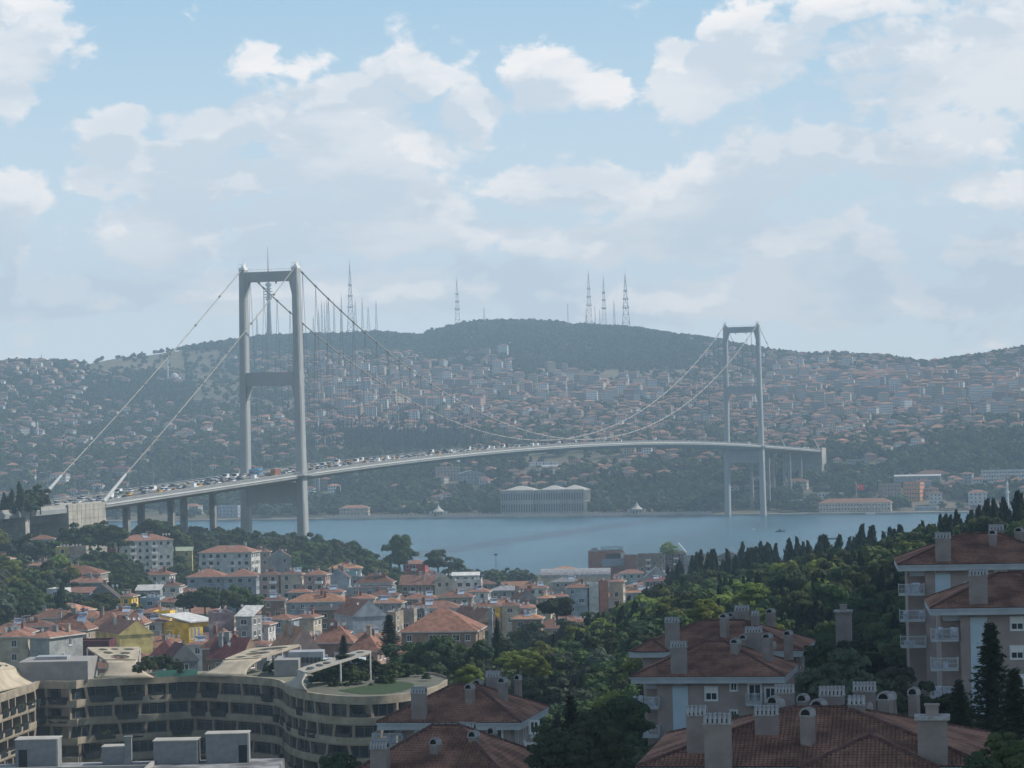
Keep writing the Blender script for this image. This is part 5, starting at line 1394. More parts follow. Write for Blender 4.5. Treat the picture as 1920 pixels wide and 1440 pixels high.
for i in cand:
    x, y, D = X[i], Dd[i], Dd[i]
    tall = big_reg(PX[i], PY[i]) and fh.random() < .38
    fl = fh.choice((4, 5, 6)) if tall else fh.choice((2, 2, 3, 3))
    if 1600 < PX[i] < 1900 and 715 < PY[i] < 760 and fh.random() < .5: fl = 7
    w_ = fh.uniform(8, 13) * (1.25 if fl > 5 else 1); d_ = fh.uniform(7, 10); yaw = fh.gauss(-6, 16)
    wk = fh.choices(wallsF, [30, 26, 18, 12, 12, 6])[0]; rk = fh.choices(roofsF, [22, 30, 22, 8, 12, 6])[0]
    if nind < 45:
        c = (x, y - d_ / 2); zz = float(Z[i]) + fl * 2.85
        xx = px((x, y, zz))
        wp = w_ * F / D
        house(xx[0] - wp / 2, xx[0] + wp / 2, xx[1], D, fl, yaw, wk, rk, 'hip' if rk != 'white' else 'flat', d=d_, near=False, uniq=False, lab=f'{wk} {fl} storey house with {rk} roof on the far slope', grp=f'{wk} far slope houses with {rk} roofs and {fl} storeys', name='hillside_house', clutter=False)
        nind += 1; continue
    ca, sa = math.cos(R(yaw)), math.sin(R(yaw)); g = Z[i] - 5; H = Z[i] + fl * 2.85
    def W(a, b, z): return (x + a * ca - b * sa, y + a * sa + b * ca, z)
    a, b = w_ / 2, d_ / 2; wc = WALLS[wk]; rc_ = ROOFS[rk]; jv = fh.uniform(.75, 1.35)
    wc = tuple(v * jv for v in wc); hgt = H - g
    for p0, p1, L in (((-a, -b), (a, -b), w_), ((a, -b), (a, b), d_), ((-a, b), (-a, -b), d_)):
        k = len(SV); SV += [W(*p0, g), W(*p1, g), W(*p1, H), W(*p0, H)]; SF.append((k, k + 1, k + 2, k + 3)); SC_.append(wc); SU += [(0, -hgt), (L, -hgt), (L, 0), (0, 0)]
    rs = 0 if rk == 'white' else min(a, b) * .42
    a2, b2 = a + .4, b + .4; al = max(a2 - b2, .5) if a2 > b2 else .5
    E = [W(-a2, -b2, H), W(a2, -b2, H), W(a2, b2, H), W(-a2, b2, H)]; T = [W(-al, 0, H + rs), W(al, 0, H + rs)]
    for f4 in ((E[0], E[1], T[1], T[0]), (E[1], E[2], T[1], T[1]), (E[2], E[3], T[0], T[1]), (E[3], E[0], T[0], T[0])):
        k = len(SV); SV += list(f4); SF.append((k, k + 1, k + 2, k + 3)); SC_.append(tuple(v * jv for v in rc_)); SU += [(0, 50)] * 4
fm = bpy.data.materials.new('far_house_walls'); fm.use_nodes = True; n = NT(fm.node_tree); bs = fm.node_tree.nodes['Principled BSDF']; bs.inputs['Roughness'].default_value = .85; bs.inputs['Specular IOR Level'].default_value = .15
at = n.n('ShaderNodeAttribute'); at.attribute_name = 'tint'; uv = n.n('ShaderNodeUVMap'); s3 = n.n('ShaderNodeSeparateXYZ'); n.link(uv.outputs[0], s3.inputs[0])
fu = n.m('FRACT', n.m('DIVIDE', s3.outputs[0], 2.5)); fv = n.m('FRACT', n.m('DIVIDE', s3.outputs[1], 2.85))
k = n.m('MULTIPLY', n.m('MULTIPLY', n.m('GREATER_THAN', fu, .28), n.m('LESS_THAN', fu, .74)), n.m('MULTIPLY', n.m('GREATER_THAN', fv, .28), n.m('LESS_THAN', fv, .78)))
k = n.m('MULTIPLY', k, n.m('LESS_THAN', s3.outputs[1], 0.0)); n.link(n.mix(k, at.outputs['Color'], (.07, .075, .085)), bs.inputs['Base Color'])
me = npmesh('hillside_town', np.array(SV), np.array(SF), fm)
a = me.attributes.new('tint', 'FLOAT_COLOR', 'FACE'); a.data.foreach_set('color', np.concatenate([np.array(SC_), np.ones((len(SC_), 1))], 1).astype(np.float32).ravel())
ul = me.uv_layers.new(name='UVMap'); ul.data.foreach_set('uv', np.array(SU, dtype=np.float32).ravel())
o = stuff(link('hillside_town', me)); print('far houses', len(cand), 'objects', nind)
# ------------------------------------------------------------------ foreground apartment blocks
M_apw = mat('pinkish_beige_plaster', (.31, .258, .235), .92, .10, .5, .1, bump=.05, bscale=20)
M_strip = mat('pale_blue_panel_wall', (.42, .53, .59), .8, .05, .3)
M_eave = mat('pale_grey_eave', (.36, .40, .42), .7, .10, .6)
M_tile = mat('clay_roof_tiles', (.205, .105, .072), .85, .35, .45, .2, col2=(.34, .185, .13), bump=.2, bscale=14)
M_ridge = mat('ridge_tiles', (.095, .05, .042), .9, .3, 1.5)
M_capc = mat('weathered_cap_concrete', (.30, .31, .31), .9, .4, 1.6)
M_shaft = mat('chimney_plaster', (.25, .22, .205), .92, .14, .8, .1)
M_flue_shade = mat('painted_flue_shade', (.012, .012, .012), .95)  # near-black colour stands in for the shade inside the chimney caps
def frac_clip(A, B_, C, n_):
    pass
def tiles_on(plane, mb_v, mb_f, tw=.26, tl=.36):
    "plane: list of 3-4 points, first edge is the eave; barrel tiles inside the outline"
    p0 = np.array(plane[0]); e = np.array(plane[1]) - p0; e /= np.linalg.norm(e)
    nn = np.cross(e, np.array(plane[2]) - p0); nn /= np.linalg.norm(nn)
    if nn[2] < 0: nn = -nn
    s = np.cross(nn, e)
    if s[2] < 0: s = -s
    Q = np.array([[np.dot(np.array(p) - p0, e), np.dot(np.array(p) - p0, s)] for p in plane])
    us = np.arange(Q[:, 0].min(), Q[:, 0].max(), tw) + tw / 2; vs = np.arange(-.05, Q[:, 1].max(), tl)
    U, Vv = np.meshgrid(us, vs); U = U.ravel(); Vv = Vv.ravel()
    ins = np.ones(len(U), bool); k = len(Q)
    area = sum(Q[i, 0] * Q[(i + 1) % k, 1] - Q[(i + 1) % k, 0] * Q[i, 1] for i in range(k)); sg = 1 if area > 0 else -1
    for i in range(k):
        a, b = Q[i], Q[(i + 1) % k]
        ins &= sg * ((b[0] - a[0]) * (Vv + tl * .5 - a[1]) - (b[1] - a[1]) * (U - a[0])) > -.02
    U = U[ins]; Vv = Vv[ins]; m_ = len(U)
    U = U + nr.uniform(-.012, .012, m_); lift = nr.uniform(0, .02, m_)
    prof = [(-.5, .0), (-.25, .075), (.25, .075), (.5, .0)]
    pts = []
    for du, h in prof:
        for dv, hh in ((0, .055), (tl * 1.08, .01)):
            pts.append(p0 + (U + du * tw)[:, None] * e + (Vv + dv)[:, None] * s + (h + hh + lift + .02)[:, None] * nn)
    Pn = np.stack(pts, 1)          # m,8,3
    base = sum(len(v) for v in mb_v)
    mb_v.append(Pn.reshape(-1, 3))
    f = np.array([[0, 2, 3, 1], [2, 4, 5, 3], [4, 6, 7, 5]])
    mb_f.append((np.arange(m_)[:, None, None] * 8 + f[None] + base).reshape(-1, 4))
def cap_mesh(L, Wd, hgt, n_, mat_i=0):
    "vent cap: a row of arched concrete hoops; returns rib mesh and base mesh"
    r_ = Wd / 2; t = L / n_ * .70
    mb = MB(); N_ = 8
    zs = hgt - r_
    out = [(-r_, 0)] + [(r_ * math.cos(a), zs + r_ * math.sin(a)) for a in np.linspace(math.pi, 0, N_)] + [(r_, 0)]
    k = .74; ri = r_ * k
    inn = [(-ri, 0)] + [(ri * math.cos(a), zs + ri * math.sin(a)) for a in np.linspace(math.pi, 0, N_)] + [(ri, 0)]
    for i in range(len(out) - 1):
        a, b, c, d = out[i], out[i + 1], inn[i + 1], inn[i]
        mb.hexa([(-t / 2, a[0], a[1]), (t / 2, a[0], a[1]), (t / 2, d[0], d[1]), (-t / 2, d[0], d[1]), (-t / 2, b[0], b[1]), (t / 2, b[0], b[1]), (t / 2, c[0], c[1]), (-t / 2, c[0], c[1])])
    return mb.mesh('cap_rib', M_capc)
CAPS = {}
def chimney(parent, inv, x, ytop, ybot, wpx, D, n_=5, dep=None, turn=0.0, flat=False, small=False):
    "chimney at photo column x, cap top at ytop, down to ybot"
    s = D / F; w = wpx * s; top = P(x, ytop, D); bot = P(x, ybot, D); c = inv @ top; cb = inv @ bot
    dp = dep if dep else (min(w, .95) if w > 1.3 else w * .95)
    ch = empty('chimney', (c.x, c.y + dp / 2, cb.z - 1.2), turn); ch.parent = parent
    H = c.z - cb.z + 1.2
    if w < .95 and not flat: ch.rotation_euler = (0, 0, R(72))
    caph = min(.72, .45 + w * .12) if not flat else .9
    mb = MB(); mb.box(-w * .46, w * .46, -dp * .46, dp * .46, 0, H - caph); mb.build('shaft', M_shaft, ch)
    if flat:
        mb = MB(); mb.box(-w * .55, w * .55, -dp * .6, dp * .6, H - caph, H - caph + .22); mb.build('cap_slab', M_capc, ch)
        mb = MB(); mb.box(-w * .2, w * .2, -.35, .35, H - caph + .22, H - .1); mb.box(-w * .24, w * .24, -.42, .42, H - .1, H); mb.build('flue', M_shaft, ch)
        return
    mb = MB(); mb.box(-w * .5, w * .5, -dp * .52, dp * .52, H - caph, H - caph + .08); mb.build('cap_slab', M_capc, ch)
    key = (round(w, 1), round(dp, 1), n_)
    if key not in CAPS: CAPS[key] = (cap_mesh(w, dp * 1.06, caph - .08, n_), None)
    rib = CAPS[key][0]
    for i in range(n_):
        link('cap_rib', rib, ch, (-w / 2 + w / n_ * (i + .5), 0, H - caph + .08))
    mb = MB(); r_ = dp * .385
    rg = [[(xx, r_ * math.cos(a), H - caph + .08 + (caph - .08 - dp * .53) + r_ * math.sin(a)) for a in np.linspace(math.pi, 0, 7)] + [(xx, r_, H - caph + .09), (xx, -r_, H - caph + .09)] for xx in (-w * .44, w * .40)]
    mb.loft(rg, 0, True, True); mb.build('flue_shade_core', M_flue_shade, ch)  # solid black core, so the gaps between the ribs look shaded
    mb = MB(); r_ = dp * .46; zc = H - caph + .08 + (caph - .08 - dp * .53)
    rg = [[(xx, r_ * math.cos(a), zc + r_ * math.sin(a)) for a in np.linspace(math.pi * .86, math.pi * .14, 7)] for xx in (-w * .47, w * .43)]
    mb.loft(rg, 0, False, False); mb.build('cap_vault', M_capc, ch)
def big_window(par, loc, w, h, rz=0, shutter=False):
    o = empty('window', loc, rz); o.parent = par
    mb = MB(); t = .14; x = w / 2
    for a, b, c, d in ((-x - t, x + t, -t, 0), (-x - t, x + t, h, h + t), (-x - t, -x, 0, h), (x, x + t, 0, h)): mb.box(a, b, -.08, .02, c, d)
    mb.build('surround', mat('pale_window_surround', (.58, .60, .60), .7), o)
    mb = MB()
    for a, b, c, d in ((-x, x, 0, .06), (-x, x, h - .06, h), (-x, -x + .06, .06, h - .06), (x - .06, x, .06, h - .06), (-.035, .035, .06, h - .06)): mb.box(a, b, -.02, .03, c, d)
    mb.build('frame', M_white, o)
    mb = MB(); mb.quad([(-x, .012, 0), (x, .012, 0), (x, .012, h), (-x, .012, h)]); mb.build('pane', M_glass, o)
    if shutter:
        mb = MB()
        for k in range(5): mb.box(-x, x, -.07, -.03, h - .12 - k * .11, h - .02 - k * .11)
        mb.build('shutter', M_white, o)
def big_balcony(par, x0, x1, y, z, dep=1.9, door=True, items=0):
    o = empty('balcony', ((x0 + x1) / 2, y, z)); o.parent = par; w = x1 - x0
    mb = MB(); mb.box(-w / 2, w / 2, -dep, 0, -.2, 0); mb.build('slab', M_eave, o)
    mb = MB(); n_ = int(w / .14)
    for i in range(n_ + 1):
        xx = -w / 2 + w * i / n_; mb.box(xx - .018, xx + .018, -dep + .02, -dep + .055, .05, 1.0)
    for i in range(int(dep / .14)):
        for e in (-1, 1): mb.box(e * w / 2 - .018, e * w / 2 + .018, -dep + .1 + i * .14, -dep + .136 + i * .14, .05, 1.0)
    for z0, z1 in ((.04, .09), (.5, .54), (1.0, 1.07)):
        mb.box(-w / 2 - .02, w / 2 + .02, -dep, -dep + .06, z0, z1); mb.box(-w / 2 - .02, -w / 2 + .04, -dep + .06, 0, z0, z1); mb.box(w / 2 - .04, w / 2 + .02, -dep + .06, 0, z0, z1)
    mb.build('railing', mat('balcony_paint', (.42, .45, .47), .6), o)
    if items:
        mb = MB()
        for k in range(items):
            u = rnd.uniform(-w * .4, w * .3); mb.box(u, u + rnd.uniform(.25, .7), -dep * .7, -dep * .4, 0, rnd.uniform(.4, 1.25))
        mb.build('belongings', mat('mixed_cloth', (.45, .5, .6), .9, .4, 3), o)
APB = []
def apartment(xe0, xe1, ye, D, yaw, dep, rise, base, lab, chims, extra=None, strip=None, wing=None, wins=(), balcs=(), ov=1.1):
    "front eave from photo column xe0 to xe1 at row ye (right end)"
    s = D / F; ya = R(yaw); Wd = (xe1 - xe0) * s / math.cos(ya)
    a = P((xe0 + xe1) / 2, ye, D); cen = Vector((a.x, a.y, 0)) + Vector((-math.sin(ya), math.cos(ya), 0)) * dep / 2
    ze = a.z; o = empty('apartment_building', (cen.x, cen.y, base), ya); Mw = Matrix.Translation((cen.x, cen.y, base)) @ Matrix.Rotation(ya, 4, 'Z'); inv = Mw.inverted()
    H = ze - base; x, y = Wd / 2, dep / 2; wx, wy = x - ov, y - ov
    bx0 = -wx + (wing or 0)
    mb = MB(); mb.box(bx0, wx, -wy, wy, 0, H - .55); mb.build('wall', M_apw, o)
    if strip:
        q0, q1 = [(inv @ P(q, ye + 10, D)).x for q in strip]; mb = MB(); mb.box(q0, q1, -wy - .06, -wy - .003, 0, H - .56); mb.build('pale_strip', M_strip, o)
    mb = MB(); mb.box(-x + .25, x - .25, -y + .25, y - .25, H - .55, H - .38); mb.box(-x, x, -y, -y + .25, H - .62, H + .03); mb.box(-x, x, y - .25, y, H - .62, H + .03); mb.box(-x, -x + .25, -y + .25, y - .25, H - .62, H + .03); mb.box(x - .25, x, -y + .25, y - .25, H - .62, H + .03)
    mb.box(-x - .1, x + .1, -y - .1, -y - .01, H - .12, H + .02); mb.box(x + .01, x + .1, -y, y, H - .12, H + .02)
    if wing:
        mb.box(bx0 - wing + .2, bx0, -wy + .3, -wy + 2.2, H - 1.25, H - .56)
        lg = MB(); lg.box(bx0 - wing, bx0 - .01, -wy + 2.3, wy - .1, 0, H - .56); lg.build('loggia_wall', M_apw, o)
    mb.build('eave', M_eave, o)
    ro = empty('roof'); ro.parent = o
    r_ = max(x - y, 1.0)
    E = [(-x, -y, H), (x, -y, H), (x, y, H), (-x, y, H)]; T = [(-r_, 0, H + rise), (r_, 0, H + rise)]
    planes = [[E[0], E[1], T[1], T[0]], [E[1], E[2], T[1]], [E[2], E[3], T[0], T[1]], [E[3], E[0], T[0]]]
    ridges = [(E[0], T[0]), (E[1], T[1]), (E[2], T[1]), (E[3], T[0]), (T[0], T[1])]
    if extra:   # a lower hip that comes forward: (x0, x1 in photo columns, forward, rise)
        for (ex0, ex1, fwd, er) in extra:
            q0, q1 = [(inv @ P(q, ye, D)).x for q in (ex0, ex1)]; m_ = (q0 + q1) / 2
            k = er / rise; yb = -y + k * y * 1.0
            e2 = [(q0, -y - fwd, H + .02), (q1, -y - fwd, H + .02)]; hw = (q1 - q0) / 2; t0 = (m_, -y - fwd + hw, H + er); t1 = (m_, yb + .3, H + er)
            planes += [[e2[0], e2[1], t0], [e2[1], (q1, yb, H + .02), t1, t0], [(q0, yb, H + .02), e2[0], t0, t1]]
            ridges += [(e2[0], t0), (e2[1], t0), (t0, t1)]
            mb = MB(); mb.box(q0, q1, -y - fwd, -y - fwd + .25, H - .62, H + .03); mb.box(q0, q0 + .25, -y - fwd + .25, -y - .12, H - .62, H + .03); mb.box(q1 - .25, q1, -y - fwd + .25, -y - .12, H - .62, H + .03); mb.build('eave', M_eave, o)
            mb = MB(); mb.box(q0 + ov, q1 - ov, -y - fwd + ov, -wy - .01, 0, H - .56); mb.build('wall', M_apw, o)
    mb = MB()
    for p in planes: mb.quad(p)
    mb.build('roof_deck', mat('roof_felt', (.08, .045, .035), .95), ro)
    tv_, tf = [], []
    for p in planes: tiles_on(p, tv_, tf)
    me = npmesh('tiles', np.concatenate(tv_), np.concatenate(tf), M_tile); stuff(link('tiles', me, ro))
    mb = MB()
    for a_, b_ in ridges:
        a_, b_ = Vector(a_), Vector(b_); n_ = int((b_ - a_).length / .42)
        for i in range(n_): mb.tube(a_.lerp(b_, i / n_) + Vector((0, 0, .08)), a_.lerp(b_, (i + 1.15) / n_) + Vector((0, 0, .12)), .15, .17, 6, 0, False)
    stuff(mb.build('ridge_tiles', M_ridge, ro))
    for c in chims:
        kw = c[6] if len(c) > 6 else {}
        chimney(o, inv, c[0], c[1], c[2], c[3], D + c[4], c[5], **kw)
    for (wx_, wyp, ww, hh, sh) in wins:
        q = inv @ P(wx_, wyp, D + 2); big_window(o, (q.x, -wy - .02, q.z - hh / 2), ww, hh, 0, sh)
    for (b0, b1, by, dp, it) in balcs:
        q0, q1 = inv @ P(b0, by, D), inv @ P(b1, by, D); big_balcony(o, q0.x, q1.x, -wy - .01 if b0 > xe0 + 45 else -wy + .8, q0.z, dp, True, it)
    zf = H - 3.2
    # right-hand face windows
    for k in range(3):
        for f_ in range(2): 
            big_window(o, (wx + .02, -wy + 2.5 + k * 3.6, H - 2.4 - f_ * 2.9), 1.0, 1.3, math.pi / 2)
    tag(o, lab, 'apartment building', 'low apartment buildings of the near slope', True, ((xe0 + xe1) / 2, ye))
    return o, inv, H, wx, wy
# back and front pair in the middle
apartment(1180, 1502, 1222, 325, -11, 15, 2.9, 40, 'apartment building with tiled roof, farther of the stacked middle pair',
  [(1259, 1157, 1216, 29, 1, 5), (1357, 1150, 1190, 15, 3, 3), (1370, 1148, 1165, 15, 9, 3), (1390, 1135, 1165, 29, 8, 5), (1415, 1145, 1172, 16, 5, 3), (1444, 1141, 1170, 15, 10, 3), (1580, 1134, 1215, 31, 14, 1, dict(flat=True, dep=1.8))],
  extra=[(1180, 1250, 0.1, 1.2)], strip=(1245, 1272), wing=1.4)
apartment(1184, 1468, 1270, 290, -11, 14.5, 2.9, 40, 'apartment building with tiled roof and wide pale strip, nearer of the middle pair',
  [(1271, 1202, 1264, 32, 1, 6), (1378, 1197, 1242, 17, 4, 4), (1394, 1189, 1212, 16, 9, 3), (1412, 1175, 1212, 33, 9, 6), (1438, 1187, 1219, 17, 4, 4), (1477, 1182, 1216, 15, 10, 3)],
  strip=(1256, 1286), wing=1.4, wins=[(1336, 1299, 1.15, 1.25, True), (1379, 1285, .6, .75, False), (1379, 1337, .6, .75, False), (1419, 1296, 1.2, 1.7, False), (1449, 1299, 1.0, 1.4, False)],
  balcs=[(1183, 1232, 1329, 1.9, 6), (1183, 1232, 1383, 1.9, 3), (1400, 1430, 1319, 1.1, 2)])
# left one beside the curved building
apartment(706, 975, 1356, 258, -11, 14, 2.7, 36, 'apartment building with tiled roof beside the round end of the curved block',
  [(783, 1288, 1342, 29, 1, 5), (879, 1282, 1316, 16, 3, 3), (895, 1274, 1300, 16, 9, 3), (923, 1258, 1296, 28, 9, 5), (941, 1270, 1298, 16, 5, 3), (970, 1265, 1292, 12, 11, 3)],
  strip=(768, 798), wing=.9, wins=[(839, 1378, 1.1, 1.4, False), (893, 1369, .7, .8, False), (936, 1376, 1.2, 2.0, False), (1004, 1400, .8, 1.0, False), (1011, 1358, .7, 1.0, False)], balcs=[(690, 748, 1401, 1.8, 4)])
# lowest centre
apartment(640, 950, 1462, 205, -12, 14, 3.0, 36, 'apartment building at the bottom edge, only its roof and chimneys in view',
  [(708, 1389, 1460, 34, 1, 6), (814, 1384, 1428, 18, 3, 4), (833, 1375, 1400, 16, 9, 3), (872, 1355, 1385, 32, 10, 5), (886, 1370, 1400, 18, 4, 3), (921, 1364, 1390, 16, 12, 3)])
# right upper and lower
apartment(1686, 2010, 1058, 308, -6, 15, 2.9, 42, 'tall apartment building with three balconies, farther one at the right edge',
  [(1768, 998, 1054, 31, 1, 5), (1862, 993, 1032, 14, 4, 3), (1868, 983, 1016, 29, 9, 5), (1911, 988, 1014, 16, 6, 3)], strip=(1754, 1783), wing=1.8,
  wins=[(1875, 1077, 1.15, 1.15, True), (1815, 1100, .6, .8, False)], balcs=[(1686, 1734, 1115, 1.9, 4), (1688, 1735, 1164, 1.9, 3), (1690, 1737, 1213, 1.9, 3)])
apartment(1747, 2060, 1140, 278, -6, 15, 2.9, 42, 'tall apartment building with white panel strip, nearer one at the right edge',
  [(1834, 1066, 1134, 37, 1, 6), (1960, 1060, 1100, 16, 5, 3)], strip=(1820, 1852), wing=1.8,
  wins=[(1906, 1168, 1.15, 1.15, True), (1906, 1222, 1.15, 1.15, True), (1906, 1276, 1.15, 1.15, True)], balcs=[(1747, 1798, 1201, 1.9, 5), (1747, 1798, 1256, 1.9, 3), (1747, 1798, 1310, 1.9, 3)])
# nearest right
apartment(1196, 1850, 1440, 172, -9, 18, 2.6, 40, 'nearest apartment building with a broad tiled roof crowded by chimneys',
  [(1304, 1324, 1400, 40, 3, 5), (1344, 1338, 1436, 54, 0, 6), (1436, 1323, 1372, 47, 5, 6), (1450, 1305, 1330, 22, 13, 4), (1470, 1284, 1335, 38, 16, 6), (1513, 1327, 1392, 25, 3, 4), (1505, 1301, 1335, 20, 13, 3), (1534, 1311, 1350, 27, 9, 4), (1559, 1287, 1330, 50, 14, 7),
   (1605, 1305, 1345, 34, 8, 4), (1620, 1279, 1320, 45, 16, 7), (1659, 1297, 1340, 26, 12, 4), (1671, 1297, 1338, 16, 15, 3), (1713, 1289, 1345, 20, 15, 4), (1747, 1322, 1440, 60, -1, 1, dict(flat=True, dep=1.5))],
  extra=[(1500, 1760, 1.2, 1.5)])
# satellite dishes on that roof are things that stand on it
for x, y, D in ((1631, 1328, 186), (1676, 1334, 188), (1466, 1322, 184), (1452, 1210, 298)):
    p = P(x, y, D); o = empty('satellite_dish', p); mb = MB()
    mb.loft([[(.42 * k * math.cos(t), -.12 * (1 - k * k), .42 * k * math.sin(t)) for t in np.linspace(0, 6.283, 13)[:-1]] for k in (.05, .5, 1)], 0, True); mb.build('dish', mat('dish_grey', (.30, .30, .30), .6), o)
    mb = MB(); mb.tube((0, .05, -1.4), (0, .05, 0), .03, None, 5); mb.tube((0, -.5, -.1), (0, -.05, -.35), .015, None, 4); mb.build('dish_stand', M_steel, o)
    tag(o, 'grey satellite dish on a near tiled roof', 'satellite dish', 'satellite dishes on the near roofs', True, (x, y)); o.rotation_euler = (0, 0, R(50))
# ------------------------------------------------------------------ curved apartment block
M_tan = mat('tan_rendered_band', (.31, .27, .21), .9, .20, .6, .12, bump=.08, bscale=8)
M_tan2 = mat('tan_shell_render', (.39, .34, .26), .9, .16, .5, .12, bump=.12, bscale=10)
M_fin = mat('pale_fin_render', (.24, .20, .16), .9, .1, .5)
M_rail = mat('dark_glass_railing', (.025, .03, .035), .25, .2, 1, .5)
ZT = 43.1
def on_z(x, y, z):
    r_ = ray(x, y); k = (z - CAMZ) / r_.z
    return Vector((r_.x * k, r_.y * k, z))
PATH = [(-60, 1318), (-30, 1313), (0, 1302), (30, 1292), (62, 1282), (72, 1277), (105, 1277), (140, 1277), (160, 1274), (220, 1271), (285, 1268), (330, 1265), (370, 1264), (440, 1267), (500, 1271), (526, 1276), (538, 1286), (560, 1294), (600, 1301), (650, 1305), (700, 1305), (750, 1301), (795, 1293), (825, 1284), (838, 1274)]
ctrl = [on_z(x, y, ZT) for x, y in PATH]
def spline(c, step):
    out = []
    for i in range(len(c) - 1):
        p0 = c[max(i - 1, 0)]; p1 = c[i]; p2 = c[i + 1]; p3 = c[min(i + 2, len(c) - 1)]
        for k in range(8):
            t = k / 8
            out.append(.5 * ((2 * p1) + (p2 - p0) * t + (2 * p0 - 5 * p1 + 4 * p2 - p3) * t * t + (3 * p1 - p0 - 3 * p2 + p3) * t ** 3))
    out.append(c[-1])
    L = [0]
    for a, b in zip(out[:-1], out[1:]): L.append(L[-1] + (b - a).length)
    n_ = int(L[-1] / step); res = []; j = 0
    for i in range(n_ + 1):
        s = L[-1] * i / n_
        while j < len(L) - 2 and L[j + 1] < s: j += 1
        t = (s - L[j]) / max(1e-6, L[j + 1] - L[j]); res.append(out[j].lerp(out[j + 1], min(max(t, 0), 1)))
    return res
path = spline(ctrl, .9)
back = [on_z(836, 1268, ZT), on_z(815, 1262, ZT), on_z(760, 1257, ZT)]
nrm_ = []
for i in range(len(path)):
    a = path[max(i - 1, 0)]; b = path[min(i + 1, len(path) - 1)]; t = (b - a); t.z = 0; t.normalize(); nrm_.append(Vector((t.y, -t.x, 0)))   # outward = toward camera
cb = empty('curved_apartment_block', (path[len(path) // 2].x, path[len(path) // 2].y, 26)); CO = cb.location.copy()
tag(cb, 'curved tan apartment block with banded storeys and sculpted rooftop shells at the lower left', 'apartment building', uniq=False, at=(400, 1340))
def cl(name, mb, m, par=None, smooth=False):
    me = mb.mesh(name, m, smooth); me.transform(Matrix.Translation(-CO))
    if smooth: me.set_sharp_from_angle(angle=R(35))
    return link(name, me, par or cb)
def band(i0, i1, z0, z1, off0, off1, thick, mi=0, offf=None):
    mb = MB(); rings = []
    for i in range(i0, i1 + 1):
        p = path[i]; n_ = nrm_[i]
        rings.append([p + n_ * off0 + Vector((0, 0, z0 - ZT)), p + n_ * off1 + Vector((0, 0, z1 - ZT)), p + n_ * (off1 - thick) + Vector((0, 0, z1 - ZT)), p + n_ * (off0 - thick) + Vector((0, 0, z0 - ZT))])
    mb.loft(rings, mi, True, True); return mb
NP = len(path) - 1; FH = 3.0
roofp = MB()
cl('roof_band', band(0, NP, ZT - 1.25, ZT, 0, .12, .5), M_tan, None, True)
for f_ in range(1, 6):
    z = ZT - f_ * FH
    cl('floor_band', band(0, NP, z - 1.15, z - .12, .05 * f_, .05 * f_ + .1, .4), M_tan, None, True)
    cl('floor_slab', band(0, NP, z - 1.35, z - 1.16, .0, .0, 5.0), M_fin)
cl('back_wall', band(0, NP, ZT - 5 * FH - 1, ZT - 1.3, -2.4, -2.4, .3), mat('brown_plaster', (.22, .19, .16)))  # even brown plaster, a darker tone than the bands
# flat roof
mb = MB()
for i in range(NP):
    a, b = path[i] - nrm_[i] * .4, path[i + 1] - nrm_[i + 1] * .4
    yy_ = 480 if px(path[i])[0] < 560 else 462
    if px(path[i])[0] < 700: mb.quad([a + Vector((0, 0, -.35)), b + Vector((0, 0, -.35)), Vector((b.x, yy_, ZT - .35)), Vector((a.x, yy_, ZT - .35))])
cl('roof_slab', mb, mat('green_roof_gravel', (.16, .17, .12), .95, .3, .2))
mb = MB(); bx0, bx1 = path[0].x, path[-1].x; mb.box(bx0, bx1 - 34, 475, 479, 24, ZT - .5); cl('rear_wall', mb, M_fin)
